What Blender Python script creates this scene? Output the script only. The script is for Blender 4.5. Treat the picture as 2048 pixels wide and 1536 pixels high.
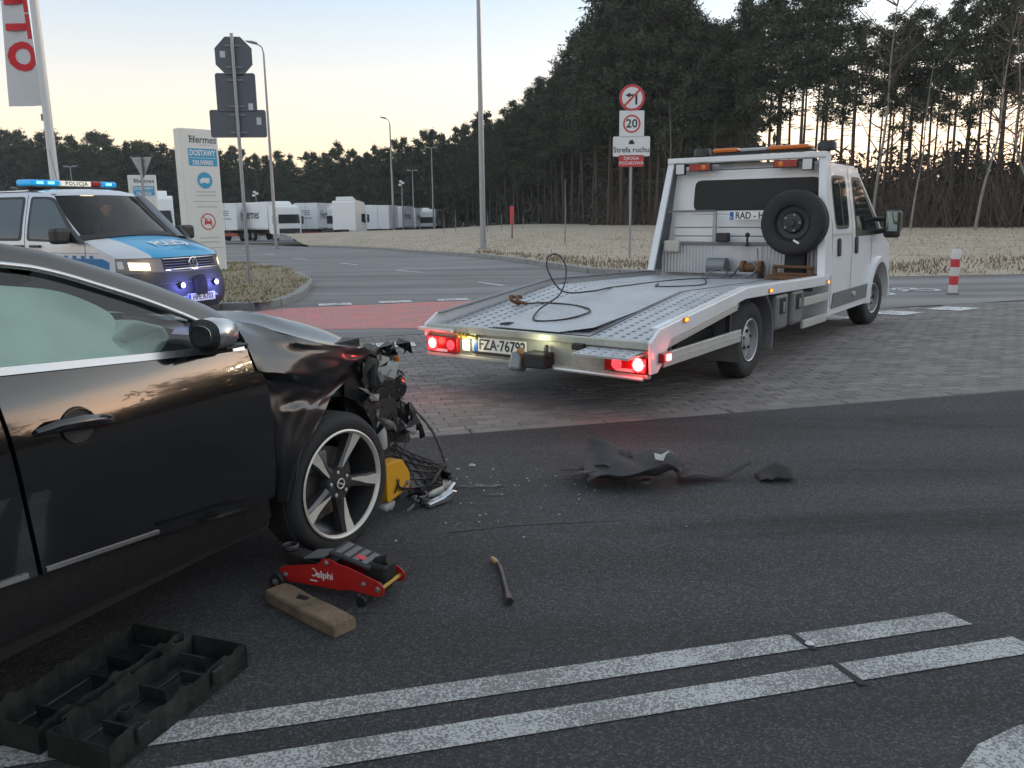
import bpy, bmesh, math, random
import numpy as np
from mathutils import Vector, Matrix

for o in list(bpy.data.objects):
    bpy.data.objects.remove(o)
S = bpy.context.scene
C = S.collection
R = math.radians

# ------------------------------------------------------------------ camera
cam = bpy.data.cameras.new('camera'); camo = bpy.data.objects.new('camera', cam); C.objects.link(camo)
cam.sensor_width = 36.0; cam.lens = 36.0 * 1700 / 2048; cam.clip_start = 0.05; cam.clip_end = 4000
PITCH = math.atan((768 - 425) / 1700)
camo.matrix_world = Matrix.Translation((0, 0, 1.5)) @ Matrix.Rotation(math.pi / 2 - PITCH, 4, 'X') @ Matrix.Rotation(-0.013, 4, 'Z')
S.camera = camo

# ------------------------------------------------------------------ sky and sun (low dawn sun behind the wood on the right)
SUN_AZ, SUN_EL = 66.0, 5.0
W = bpy.data.worlds.new('World'); S.world = W; W.use_nodes = True
nt = W.node_tree; nt.nodes.clear(); NN = nt.nodes.new; NL = nt.links.new
wo = NN('ShaderNodeOutputWorld'); bg = NN('ShaderNodeBackground')
sky = NN('ShaderNodeTexSky'); sky.sky_type = 'NISHITA'; sky.sun_disc = False
sky.sun_elevation = R(SUN_EL); sky.sun_rotation = R(SUN_AZ); sky.altitude = 0
sky.air_density = 1.0; sky.dust_density = 1.0; sky.ozone_density = 1.6
# thin high veil: softer contrast, warm towards the horizon all round
hs = NN('ShaderNodeHueSaturation'); hs.inputs['Saturation'].default_value = .63; NL(sky.outputs[0], hs.inputs['Color'])
gm = NN('ShaderNodeGamma'); gm.inputs[1].default_value = .66; NL(hs.outputs[0], gm.inputs[0])
tcw = NN('ShaderNodeTexCoord'); spw = NN('ShaderNodeSeparateXYZ'); NL(tcw.outputs['Generated'], spw.inputs[0])
rpw = NN('ShaderNodeValToRGB'); NL(spw.outputs[2], rpw.inputs[0]); ew = rpw.color_ramp.elements
ew[0].position = 0; ew[0].color = (1.0, .76, .63, 1); ew[1].position = .6; ew[1].color = (1.0, .97, .92, 1)
for p_, c_ in ((.08, (.99, .77, .665)), (.15, (.86, .75, .72)), (.25, (.60, .67, .76))): ew.new(p_).color = (*c_, 1)
mmw = NN('ShaderNodeMix'); mmw.data_type = 'RGBA'; mmw.blend_type = 'MULTIPLY'; mmw.inputs[0].default_value = 1
NL(gm.outputs[0], mmw.inputs[6]); NL(rpw.outputs[0], mmw.inputs[7])
bg.inputs['Strength'].default_value = 0.15
NL(mmw.outputs[2], bg.inputs[0]); NL(bg.outputs[0], wo.inputs[0])
sl = bpy.data.lights.new('sun', 'SUN'); sl.energy = 0.25; sl.angle = R(3); sl.color = (1, .72, .45)
so = bpy.data.objects.new('sun', sl); C.objects.link(so)
sd = Vector((math.sin(R(SUN_AZ)) * math.cos(R(SUN_EL)), math.cos(R(SUN_AZ)) * math.cos(R(SUN_EL)), math.sin(R(SUN_EL))))
so.rotation_euler = (-sd).to_track_quat('-Z', 'Y').to_euler(); so.location = (60, 40, 30)
S.view_settings.view_transform = 'Standard'; S.view_settings.look = 'None'
S.view_settings.gamma = 1; S.view_settings.exposure = 2.55
S.render.engine = 'CYCLES'; cy_ = S.cycles; cy_.max_bounces = 6; cy_.diffuse_bounces = 2; cy_.glossy_bounces = 3; cy_.transmission_bounces = 4; cy_.transparent_max_bounces = 8; cy_.volume_bounces = 0

# ------------------------------------------------------------------ helpers
def tag(o, label=None, cat=None, group=None, kind=None):
    if label: o['label'] = label
    if cat: o['category'] = cat
    if group: o['group'] = group
    if kind: o['kind'] = kind
    return o

def thing(name, label, cat, loc=(0, 0, 0), rz=0.0, group=None):
    o = bpy.data.objects.new(name, None); C.objects.link(o)
    o.empty_display_size = .2
    o.location = loc; o.rotation_euler = (0, 0, rz)
    return tag(o, label, cat, group)

def link(name, me, parent=None, loc=None):
    o = bpy.data.objects.new(name, me); C.objects.link(o)
    if parent: o.parent = parent
    if loc: o.location = loc
    return o

def copy_tree(o, parent=None):
    c = o.copy(); C.objects.link(c); c.parent = parent
    for ch in o.children: copy_tree(ch, c)
    return c

class MB:
    """collects shapes; build() links them as ONE mesh object"""
    def __init__(s): s.v = []; s.f = []; s.m = []; s.mi = 0
    def add(s, vs, fs):
        n = len(s.v); s.v += [tuple(v) for v in vs]; s.f += [tuple(i + n for i in f) for f in fs]; s.m += [s.mi] * len(fs); return s
    def box(s, c, d, rot=None):
        hx, hy, hz = d[0] / 2, d[1] / 2, d[2] / 2
        vs = [Vector((x, y, z)) for x in (-hx, hx) for y in (-hy, hy) for z in (-hz, hz)]
        if rot is not None: vs = [rot @ v for v in vs]
        c = Vector(c)
        return s.add([v + c for v in vs], [(0, 1, 3, 2), (4, 6, 7, 5), (0, 4, 5, 1), (2, 3, 7, 6), (0, 2, 6, 4), (1, 5, 7, 3)])
    def bb(s, x0, x1, y0, y1, z0, z1): return s.box(((x0 + x1) / 2, (y0 + y1) / 2, (z0 + z1) / 2), (abs(x1 - x0), abs(y1 - y0), abs(z1 - z0)))
    def prism(s, poly, a0, a1, ax='y'):
        """poly in the plane without ax; extruded from a0 to a1 along ax"""
        def P(p, a): return {'y': (p[0], a, p[1]), 'x': (a, p[0], p[1]), 'z': (p[0], p[1], a)}[ax]
        n = len(poly)
        vs = [P(p, a0) for p in poly] + [P(p, a1) for p in poly]
        fs = [tuple(range(n)), tuple(range(2 * n - 1, n - 1, -1))] + [(i, i + n, (i + 1) % n + n, (i + 1) % n) for i in range(n)]
        return s.add(vs, fs)
    def grid(s, rows, cu=False, cv=False):
        nr, nc = len(rows), len(rows[0]); vs = [p for r in rows for p in r]; fs = []
        for i in range(nr if cv else nr - 1):
            for j in range(nc if cu else nc - 1):
                fs.append((i * nc + j, i * nc + (j + 1) % nc, (i + 1) % nr * nc + (j + 1) % nc, (i + 1) % nr * nc + j))
        return s.add(vs, fs)
    def tube(s, pts, r, n=8, cap=True):
        pts = [Vector(p) for p in pts]; k = len(pts); rs = r if isinstance(r, (list, tuple)) else [r] * k
        rows = []; ref = None
        for i, p in enumerate(pts):
            t = (pts[min(i + 1, k - 1)] - pts[max(i - 1, 0)]).normalized()
            if ref is None: ref = Vector((0, 0, 1)) if abs(t.z) < .9 else Vector((1, 0, 0))
            a = t.cross(ref)
            if a.length < 1e-4: a = t.orthogonal()
            a.normalize(); b = a.cross(t).normalized(); ref = b
            rows.append([p + (a * math.cos(q) + b * math.sin(q)) * rs[i] for q in [2 * math.pi * j / n for j in range(n)]])
        s.grid(rows, cu=True)
        if cap:
            s.add(rows[0], [tuple(range(n))]); s.add(rows[-1], [tuple(range(n - 1, -1, -1))])
        return s
    def lathe(s, prof, n=24, c=(0, 0, 0), ax='y', a0=0, a1=2 * math.pi):
        """prof: (radius, offset along axis)"""
        full = abs(a1 - a0 - 2 * math.pi) < 1e-6; rows = []
        for r, h in prof:
            row = []
            for j in range(n if full else n + 1):
                q = a0 + (a1 - a0) * j / n; x, y = r * math.cos(q), r * math.sin(q)
                p = {'y': (x, h, y), 'z': (x, y, h), 'x': (h, x, y)}[ax]
                row.append((p[0] + c[0], p[1] + c[1], p[2] + c[2]))
            rows.append(row)
        return s.grid(rows, cu=full)
    def build(s, name, mat, parent=None, smooth=None, bevel=0, seg=2, loc=None):
        me = bpy.data.meshes.new(name); me.from_pydata([tuple(v) for v in s.v], [], s.f)
        for m in (mat if isinstance(mat, (list, tuple)) else [mat]): me.materials.append(M[m] if isinstance(m, str) else m)
        if isinstance(mat, (list, tuple)): me.polygons.foreach_set('material_index', s.m)
        bm = bmesh.new(); bm.from_mesh(me)
        bmesh.ops.recalc_face_normals(bm, faces=bm.faces)
        if bevel:
            bmesh.ops.remove_doubles(bm, verts=bm.verts, dist=1e-5)
            es = [e for e in bm.edges if len(e.link_faces) == 2 and e.calc_face_angle(0) > .6]
            bmesh.ops.bevel(bm, geom=es, offset=bevel, segments=seg, affect='EDGES', profile=.5, clamp_overlap=True)
        bm.to_mesh(me); bm.free()
        if smooth: shade(me, smooth)
        return link(name, me, parent, loc)

def shade(me, ang=40):
    me.polygons.foreach_set('use_smooth', [True] * len(me.polygons))
    try: me.set_sharp_from_angle(angle=R(ang))
    except Exception: pass

def panel(name, outline, fn, mat, parent, cuts_a=(), cuts_b=(), thick=0.0, smooth=35, inward=None, holes=()):
    """flat outline (a,b) cut along lines a=const and b=const, then mapped by fn(a,b)->(x,y,z); optional thickness along inward"""
    bm = bmesh.new()
    f = bm.faces.new([bm.verts.new((p[0], p[1], 0)) for p in outline])
    for c in cuts_a: bmesh.ops.bisect_plane(bm, geom=bm.verts[:] + bm.edges[:] + bm.faces[:], plane_co=(c, 0, 0), plane_no=(1, 0, 0))
    for c in cuts_b: bmesh.ops.bisect_plane(bm, geom=bm.verts[:] + bm.edges[:] + bm.faces[:], plane_co=(0, c, 0), plane_no=(0, 1, 0))
    for v in bm.verts: v.co = Vector(fn(v.co.x, v.co.y))
    if thick:
        bmesh.ops.recalc_face_normals(bm, faces=bm.faces)
        iv = Vector(inward) * thick
        r = bmesh.ops.extrude_face_region(bm, geom=bm.faces[:])
        for e in r['geom']:
            if isinstance(e, bmesh.types.BMVert): e.co += iv
    bmesh.ops.recalc_face_normals(bm, faces=bm.faces)
    me = bpy.data.meshes.new(name); bm.to_mesh(me); bm.free()
    me.materials.append(M[mat] if isinstance(mat, str) else mat)
    if smooth: shade(me, smooth)
    return link(name, me, parent)

def frange(a, b, n): return [a + (b - a) * i / (n - 1) for i in range(n)]
def rrect(x0, x1, z0, z1, r, n=4):
    out = []
    for cx, cz, a in ((x1 - r, z1 - r, 0), (x0 + r, z1 - r, 90), (x0 + r, z0 + r, 180), (x1 - r, z0 + r, 270)):
        for k in range(n + 1):
            q = R(a + 90 * k / n); out.append((cx + r * math.cos(q), cz + r * math.sin(q)))
    return out
def rpoly(pts, r, n=3):
    """round the corners of a polygon"""
    out = []; k = len(pts)
    for i in range(k):
        p = Vector(pts[i]); a = Vector(pts[i - 1]) - p; b = Vector(pts[(i + 1) % k]) - p
        rr = min(r, a.length * .45, b.length * .45); A = p + a.normalized() * rr; B = p + b.normalized() * rr
        for j in range(n + 1):
            t = j / n; q = A * (1 - t) ** 2 + p * 2 * t * (1 - t) + B * t * t; out.append((q.x, q.y))
    return out
def circ(cx, cy, r, n=24, a0=0, a1=360): return [(cx + r * math.cos(R(a0 + (a1 - a0) * i / n)), cy + r * math.sin(R(a0 + (a1 - a0) * i / n))) for i in range(n if a1 - a0 == 360 else n + 1)]
def smooth_path(pts, n=6):
    """Catmull-Rom through points"""
    P = [Vector(p) for p in pts]; P = [P[0] * 2 - P[1]] + P + [P[-1] * 2 - P[-2]]; out = []
    for i in range(1, len(P) - 2):
        for j in range(n):
            t = j / n; a, b, c, d = P[i - 1:i + 3]
            out.append(.5 * ((2 * b) + (c - a) * t + (2 * a - 5 * b + 4 * c - d) * t * t + (3 * b - a - 3 * c + d) * t ** 3))
    return out + [P[-2]]

def text(s, size, mat, parent, M4, name='lettering', offset=0.0, ext=0.0015, ax='CENTER', sx=1.0, shear=0.0, space=1.0):
    cu = bpy.data.curves.new('t', 'FONT'); cu.body = s; cu.size = size; cu.align_x = ax; cu.align_y = 'CENTER'
    cu.offset = offset; cu.extrude = ext; cu.shear = shear; cu.resolution_u = 3; cu.space_character = space
    o = bpy.data.objects.new('t', cu); C.objects.link(o)
    dg = bpy.context.evaluated_depsgraph_get(); me = bpy.data.meshes.new_from_object(o.evaluated_get(dg))
    bpy.data.objects.remove(o); bpy.data.curves.remove(cu)
    me.transform(M4 @ Matrix.Diagonal((sx, 1, 1, 1))); me.materials.clear(); me.materials.append(M[mat] if isinstance(mat, str) else mat); me.name = name
    return link(name, me, parent)
def frameM(o, xd, yd):
    """matrix whose x axis runs along xd, y along yd, origin o"""
    x = Vector(xd).normalized(); y = Vector(yd); y = (y - x * y.dot(x)).normalized(); z = x.cross(y)
    m = Matrix((x, y, z)).transposed().to_4x4(); m.translation = Vector(o); return m

# ------------------------------------------------------------------ materials
M = {}
def mat(name, col, rough=.6, metal=0.0, var=.12, scale=8.0, bump=0.0, bscale=None, spec=.5, coat=0.0, trans=0.0, emit=None, estr=0.0, dirt=None, dirt_amt=0.0, dirt_scale=3.0, alpha=None, detail=5):
    m = bpy.data.materials.new(name); m.use_nodes = True; t = m.node_tree; n = t.nodes; l = t.links
    b = n['Principled BSDF']; b.inputs['Roughness'].default_value = rough; b.inputs['Metallic'].default_value = metal
    b.inputs['Specular IOR Level'].default_value = spec; b.inputs['Coat Weight'].default_value = coat; b.inputs['Coat Roughness'].default_value = .03
    b.inputs['Transmission Weight'].default_value = trans; b.inputs['Base Color'].default_value = (*col, 1)
    tc = n.new('ShaderNodeTexCoord')
    if var or dirt:
        ns = n.new('ShaderNodeTexNoise'); ns.inputs['Scale'].default_value = scale; ns.inputs['Detail'].default_value = detail; ns.inputs['Roughness'].default_value = .65
        l.new(tc.outputs['Object'], ns.inputs['Vector'])
        mx = n.new('ShaderNodeMix'); mx.data_type = 'RGBA'
        mx.inputs[6].default_value = (*[c * (1 - var) for c in col], 1); mx.inputs[7].default_value = (*[min(1, c * (1 + var)) for c in col], 1)
        l.new(ns.outputs['Fac'], mx.inputs[0]); out = mx.outputs[2]
        if dirt:
            n2 = n.new('ShaderNodeTexNoise'); n2.inputs['Scale'].default_value = dirt_scale; n2.inputs['Detail'].default_value = 8; n2.inputs['Roughness'].default_value = .7
            l.new(tc.outputs['Object'], n2.inputs['Vector'])
            rp = n.new('ShaderNodeMapRange'); rp.inputs[1].default_value = .62 - dirt_amt * .3; rp.inputs[2].default_value = .75; rp.inputs[4].default_value = min(1, dirt_amt * 1.5)
            l.new(n2.outputs['Fac'], rp.inputs[0])
            m2 = n.new('ShaderNodeMix'); m2.data_type = 'RGBA'; l.new(rp.outputs[0], m2.inputs[0]); l.new(out, m2.inputs[6]); m2.inputs[7].default_value = (*dirt, 1); out = m2.outputs[2]
            rr = n.new('ShaderNodeMapRange'); rr.inputs[3].default_value = rough; rr.inputs[4].default_value = min(1, rough + .35); l.new(rp.outputs[0], rr.inputs[0]); l.new(rr.outputs[0], b.inputs['Roughness'])
        l.new(out, b.inputs['Base Color'])
    if bump:
        nb = n.new('ShaderNodeTexNoise'); nb.inputs['Scale'].default_value = bscale or scale * 4; nb.inputs['Detail'].default_value = 4
        l.new(tc.outputs['Object'], nb.inputs['Vector'])
        bp = n.new('ShaderNodeBump'); bp.inputs['Strength'].default_value = bump; bp.inputs['Distance'].default_value = .02
        l.new(nb.outputs['Fac'], bp.inputs['Height']); l.new(bp.outputs[0], b.inputs['Normal'])
    if emit: b.inputs['Emission Color'].default_value = (*emit, 1); b.inputs['Emission Strength'].default_value = estr
    M[name] = m; return m
# surfaces
def ground_mat(name, c0, c1, grain=160, grain_amt=.6, rough=.85, bump=.5, big=.35, patch=None, spec=.3):
    """asphalt-like: aggregate grains of uneven tone, larger wear patches, fine relief"""
    m = bpy.data.materials.new(name); m.use_nodes = True; t = m.node_tree; n = t.nodes; l = t.links; b = n['Principled BSDF']
    tc = n.new('ShaderNodeTexCoord')
    vo = n.new('ShaderNodeTexVoronoi'); vo.inputs['Scale'].default_value = grain; l.new(tc.outputs['Object'], vo.inputs['Vector'])
    sp = n.new('ShaderNodeSeparateColor'); l.new(vo.outputs['Color'], sp.inputs[0])
    pw = n.new('ShaderNodeMath'); pw.operation = 'POWER'; pw.inputs[1].default_value = 4.0; l.new(sp.outputs[0], pw.inputs[0])
    ns = n.new('ShaderNodeTexNoise'); ns.inputs['Scale'].default_value = .55; ns.inputs['Detail'].default_value = 9; ns.inputs['Roughness'].default_value = .62; l.new(tc.outputs['Object'], ns.inputs['Vector'])
    mr = n.new('ShaderNodeMapRange'); mr.inputs[1].default_value = .35; mr.inputs[2].default_value = .68; l.new(ns.outputs['Fac'], mr.inputs[0])
    mx = n.new('ShaderNodeMix'); mx.data_type = 'RGBA'; mx.inputs[6].default_value = (*c0, 1); mx.inputs[7].default_value = (*[a * (1 + big) for a in c0], 1); l.new(mr.outputs[0], mx.inputs[0])
    m2 = n.new('ShaderNodeMix'); m2.data_type = 'RGBA'; m2.inputs[7].default_value = (*c1, 1); l.new(mx.outputs[2], m2.inputs[6])
    ml = n.new('ShaderNodeMath'); ml.operation = 'MULTIPLY'; ml.inputs[1].default_value = grain_amt; l.new(pw.outputs[0], ml.inputs[0]); l.new(ml.outputs[0], m2.inputs[0])
    out = m2.outputs[2]
    mpw = n.new('ShaderNodeMapping'); mpw.inputs['Rotation'].default_value = (0, 0, -.255); mpw.inputs['Scale'].default_value = (.12, 1.1, 1); l.new(tc.outputs['Object'], mpw.inputs[0])
    nw = n.new('ShaderNodeTexNoise'); nw.inputs['Scale'].default_value = 1.0; nw.inputs['Detail'].default_value = 6; l.new(mpw.outputs[0], nw.inputs['Vector'])
    rw_ = n.new('ShaderNodeMapRange'); rw_.inputs[1].default_value = .35; rw_.inputs[2].default_value = .65; rw_.inputs[3].default_value = .72; rw_.inputs[4].default_value = 1.25; l.new(nw.outputs['Fac'], rw_.inputs[0])
    mw = n.new('ShaderNodeMix'); mw.data_type = 'RGBA'; mw.blend_type = 'MULTIPLY'; mw.inputs[0].default_value = 1; l.new(out, mw.inputs[6]); l.new(rw_.outputs[0], mw.inputs[7]); out = mw.outputs[2]
    if patch:
        n4 = n.new('ShaderNodeTexNoise'); n4.inputs['Scale'].default_value = .8; n4.inputs['Detail'].default_value = 9; n4.inputs['Roughness'].default_value = .7; n4.inputs['Distortion'].default_value = 1.2; l.new(mpw.outputs[0], n4.inputs['Vector'])
        r4 = n.new('ShaderNodeMapRange'); r4.inputs[1].default_value = .54; r4.inputs[2].default_value = .66; r4.inputs[3].default_value = 1.0; r4.inputs[4].default_value = .55; l.new(n4.outputs['Fac'], r4.inputs[0])
        m4 = n.new('ShaderNodeMix'); m4.data_type = 'RGBA'; m4.blend_type = 'MULTIPLY'; m4.inputs[0].default_value = 1; l.new(out, m4.inputs[6]); l.new(r4.outputs[0], m4.inputs[7]); out = m4.outputs[2]
        n3 = n.new('ShaderNodeTexNoise'); n3.inputs['Scale'].default_value = 1.7; n3.inputs['Detail'].default_value = 10; n3.inputs['Roughness'].default_value = .75; n3.inputs['Distortion'].default_value = .6; l.new(tc.outputs['Object'], n3.inputs['Vector'])
        r3 = n.new('ShaderNodeMapRange'); r3.inputs[1].default_value = .62; r3.inputs[2].default_value = .74; r3.inputs[4].default_value = .55; l.new(n3.outputs['Fac'], r3.inputs[0])
        m3 = n.new('ShaderNodeMix'); m3.data_type = 'RGBA'; l.new(r3.outputs[0], m3.inputs[0]); l.new(out, m3.inputs[6]); m3.inputs[7].default_value = (*patch, 1); out = m3.outputs[2]
    l.new(out, b.inputs['Base Color']); b.inputs['Roughness'].default_value = rough; b.inputs['Specular IOR Level'].default_value = spec
    bp = n.new('ShaderNodeBump'); bp.inputs['Strength'].default_value = bump; bp.inputs['Distance'].default_value = .006
    l.new(vo.outputs['Distance'], bp.inputs['Height']); bp.invert = True; l.new(bp.outputs[0], b.inputs['Normal'])
    M[name] = m; return m
ground_mat('asphalt', (.035, .0345, .036), (.15, .148, .15), grain=150, grain_amt=.7, patch=(.075, .073, .075))
ground_mat('asphalt_light', (.185, .178, .18), (.3, .29, .29), grain=60, grain_amt=.3, big=.18, bump=.25)
def paint_mat(name, col, under, wear=.5, scale=70):
    m = bpy.data.materials.new(name); m.use_nodes = True; t = m.node_tree; n = t.nodes; l = t.links; b = n['Principled BSDF']; tc = n.new('ShaderNodeTexCoord')
    n1 = n.new('ShaderNodeTexNoise'); n1.inputs['Scale'].default_value = scale; n1.inputs['Detail'].default_value = 3; l.new(tc.outputs['Object'], n1.inputs['Vector'])
    n2 = n.new('ShaderNodeTexNoise'); n2.inputs['Scale'].default_value = 2.5; n2.inputs['Detail'].default_value = 6; l.new(tc.outputs['Object'], n2.inputs['Vector'])
    ad = n.new('ShaderNodeMath'); ad.operation = 'MULTIPLY_ADD'; ad.inputs[1].default_value = .45; l.new(n2.outputs['Fac'], ad.inputs[0]); l.new(n1.outputs['Fac'], ad.inputs[2])
    mr = n.new('ShaderNodeMapRange'); mr.inputs[1].default_value = .72 - wear * .14; mr.inputs[2].default_value = .80 - wear * .1; l.new(ad.outputs[0], mr.inputs[0])
    mx = n.new('ShaderNodeMix'); mx.data_type = 'RGBA'; l.new(mr.outputs[0], mx.inputs[0]); mx.inputs[6].default_value = (*col, 1); mx.inputs[7].default_value = (*under, 1)
    l.new(mx.outputs[2], b.inputs['Base Color']); b.inputs['Roughness'].default_value = .75
    bp = n.new('ShaderNodeBump'); bp.inputs['Strength'].default_value = .4; bp.inputs['Distance'].default_value = .004; l.new(n1.outputs['Fac'], bp.inputs['Height']); l.new(bp.outputs[0], b.inputs['Normal'])
    M[name] = m
paint_mat('road_paint', (.44, .44, .44), (.17, .17, .17), .42, 130)
paint_mat('road_paint_far', (.7, .7, .7), (.25, .25, .25), .15, 30)
paint_mat('red_paint', (.62, .19, .17), (.36, .2, .19), .45, 18)
mat('paver', (.19, .172, .165), .85, var=.35, scale=1.3, bump=.4, bscale=60)
mat('paver_dark', (.155, .14, .135), .85, var=.35, scale=1.3, bump=.4, bscale=60)
mat('paver_pale', (.225, .205, .195), .85, var=.3, scale=1.3, bump=.4, bscale=60)
mat('paving_bed', (.05, .045, .04), .95, var=.3, scale=9)
mat('concrete', (.27, .26, .25), .85, var=.25, scale=4, bump=.3, bscale=50, dirt=(.1, .09, .08), dirt_amt=.4)
mat('soil', (.10, .085, .065), .95, var=.5, scale=.8, bump=.6, bscale=6)
mat('dry_grass', (.40, .335, .26), .95, var=.3, scale=.7, bump=.8, bscale=14, dirt=(.22, .16, .10), dirt_amt=.35, dirt_scale=.8)
mat('verge_grass', (.24, .20, .125), .95, var=.45, scale=1.5, bump=.8, bscale=20, dirt=(.12, .11, .05), dirt_amt=.4, dirt_scale=1.5)
mat('blade_straw', (.40, .335, .25), .9, var=.3, scale=2)
mat('blade_green', (.22, .19, .10), .9, var=.45, scale=2)
mat('blade_brown', (.19, .135, .085), .9, var=.3, scale=2)
mat('forest_floor', (.10, .078, .05), .95, var=.45, scale=.25, bump=.5, bscale=3)

def sstep(t): t = max(0., min(1., t)); return t * t * (3 - 2 * t)
def zg(x, y):
    d = math.hypot(x, y)
    if d < 22: return 0.0
    s = sstep((2 - math.degrees(math.atan2(x, y))) / 9.0) if y > 0 else 0.0
    return -0.015 * min(d - 22, 180) * s

# one ground sheet out to the horizon
rows = []
for r in [0, 3, 6, 10, 16, 24, 34, 46, 60, 78, 100, 130, 165, 210, 300, 500, 900, 1600]:
    rows.append([(r * math.sin(q), r * math.cos(q), zg(r * math.sin(q), r * math.cos(q)) - .09) for q in [2 * math.pi * k / 120 for k in range(120)]])
tag(MB().grid(rows, cu=True).build('ground', 'forest_floor', smooth=60), kind='structure')

def flat(name, poly, mt, dz=0.0, step=None, kind='structure', fn=zg, parent=None):
    xs = [p[0] for p in poly]; ys = [p[1] for p in poly]; ca = cb = ()
    if step: ca = np.arange(min(xs) + step, max(xs), step); cb = np.arange(min(ys) + step, max(ys), step)
    o = panel(name, poly, lambda a, b: (a, b, fn(a, b) + dz), mt, parent, ca, cb, smooth=60)
    if kind and not parent: tag(o, kind=kind)
    return o
KY = lambda x: 5.79 + .261 * x          # flush kerb between asphalt and paving
PY = lambda x: 11.1 + .32 * x           # far edge of the block paving
road = flat('asphalt_road', [(-40, -30), (40, -30), (40, KY(40) - .0), (-40, KY(-40))], 'asphalt', 0.0)
bed = flat('block_paving', [(-7, KY(-7) + .12), (16, KY(16) + .12), (16, PY(16)), (-7, PY(-7))], 'paving_bed', -.03)
access = flat('access_road', [(-12, PY(-12)), (-7, PY(-7)), (16, PY(16)), (28.05, 22.65), (28.04, 24.96), (11.32, 19.01), (8.16, 18.78), (5.05, 19.26), (3.01, 20.22), (1.94, 21.13), (-1.71, 32.18), (-4.07, 38.61), (-6.49, 44.94), (-9.35, 50.27), (-12.99, 56.19), (-22.0, 69.63), (-36.0, 86.50999999999999), (-60.0, 105.5), (-60.0, 63.3), (-27.52, 41.3), (-18.86, 35.38), (-8.76, 28.69), (-5.52, 21.92), (-4.34, 18.67), (-3.81, 15.37), (-3.91, 13.68), (-4.92, 13.85), (-11.56, 12.64)], 'asphalt_light', 0.0, step=4)
lot = flat('lorry_park', [(-120.0, 65.41), (-60.0, 63.3), (-60.0, 103.39), (-36.0, 87.565), (-22.0, 75.96), (-6.0, 90.72999999999999), (4.0, 105.5), (8.0, 168.79999999999998), (-10.0, 200.45), (-120.0, 158.25)], 'asphalt_light', -.02, step=6)

# kerb stones along the paving edge, flush
kk = [('concrete', .95), ]
def kerb_run(owner, pts, w, top, piece=1.0, name='kerb_stone', mt='concrete', gap=.012, depth=.2, fn=zg, maxn=300):
    """a run of kerb stones along a polyline, each stone its own piece"""
    P = [Vector((p[0], p[1], 0)) for p in pts]; L = [0]
    for a, b in zip(P, P[1:]): L.append(L[-1] + (b - a).length)
    def at(s):
        for i in range(len(P) - 1):
            if s <= L[i + 1] or i == len(P) - 2:
                t = (s - L[i]) / (L[i + 1] - L[i]); return P[i].lerp(P[i + 1], t)
    n = int(L[-1] / piece); rnd = random.Random(len(pts) * 7 + n)
    for k in range(n):
        a = at(k * piece + gap / 2); b = at((k + 1) * piece - gap / 2); d = (b - a).normalized(); nn = Vector((-d.y, d.x, 0)) * w / 2
        za, zb = fn(a.x, a.y), fn(b.x, b.y); t = top + rnd.uniform(-.004, .004)
        vs = [a - nn + Vector((0, 0, za - depth)), a + nn + Vector((0, 0, za - depth)), b + nn + Vector((0, 0, zb - depth)), b - nn + Vector((0, 0, zb - depth)),
              a - nn + Vector((0, 0, za + t)), a + nn + Vector((0, 0, za + t)), b + nn + Vector((0, 0, zb + t)), b - nn + Vector((0, 0, zb + t))]
        m = MB(); m.add(vs, [(0, 1, 2, 3), (4, 7, 6, 5), (0, 4, 5, 1), (1, 5, 6, 2), (2, 6, 7, 3), (3, 7, 4, 0)]); m.build(name, mt, owner, bevel=.012, seg=1)
mat('kerb_flush', (.19, .175, .165), .85, var=.3, scale=5, bump=.3, bscale=50, dirt=(.07, .065, .06), dirt_amt=.5)
kerb_run(road, [(-9, KY(-9) + .06), (15, KY(15) + .06)], .12, .004, mt='kerb_flush')

# block paving: running bond parallel to the kerb; the nearest blocks are pieces, the rest one sheet of blocks
rnd = random.Random(3)
ang = math.atan(.261); ca, sa = math.cos(ang), math.sin(ang)
def paver_mesh(mt):
    m = MB(); h = (.196, .096); b = .006
    m.add([(-h[0] / 2, -h[1] / 2, -.04), (h[0] / 2, -h[1] / 2, -.04), (h[0] / 2, h[1] / 2, -.04), (-h[0] / 2, h[1] / 2, -.04),
           (-h[0] / 2, -h[1] / 2, -b), (h[0] / 2, -h[1] / 2, -b), (h[0] / 2, h[1] / 2, -b), (-h[0] / 2, h[1] / 2, -b),
           (-h[0] / 2 + b, -h[1] / 2 + b, 0), (h[0] / 2 - b, -h[1] / 2 + b, 0), (h[0] / 2 - b, h[1] / 2 - b, 0), (-h[0] / 2 + b, h[1] / 2 - b, 0)],
          [(0, 1, 5, 4), (1, 2, 6, 5), (2, 3, 7, 6), (3, 0, 4, 7), (4, 5, 9, 8), (5, 6, 10, 9), (6, 7, 11, 10), (7, 4, 8, 11), (8, 9, 10, 11)])
    return m
pms = []
for mt in ('paver', 'paver_dark', 'paver_pale'):
    o = paver_mesh(mt).build('paver', mt, bed); pms.append(o.data); bpy.data.objects.remove(o)
cells = []
O0 = Vector((-7, KY(-7) + .13))
for j in range(0, 62):
    for i in range(-4, 118):
        a, b = (i + .5 * (j % 2)) * .2, (j + .5) * .1
        x, y = O0.x + a * ca - b * sa, O0.y + a * sa + b * ca
        if y > PY(x) - .05 or x > 15.5 or x < -6.8: continue
        u = x / max(y, .1)
        cells.append((y if -.13 < u < .72 else y + 50, x, y))
cells.sort()
rest = [MB(), MB(), MB()]
pv, pf = paver_mesh('paver').v, paver_mesh('paver').f
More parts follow.
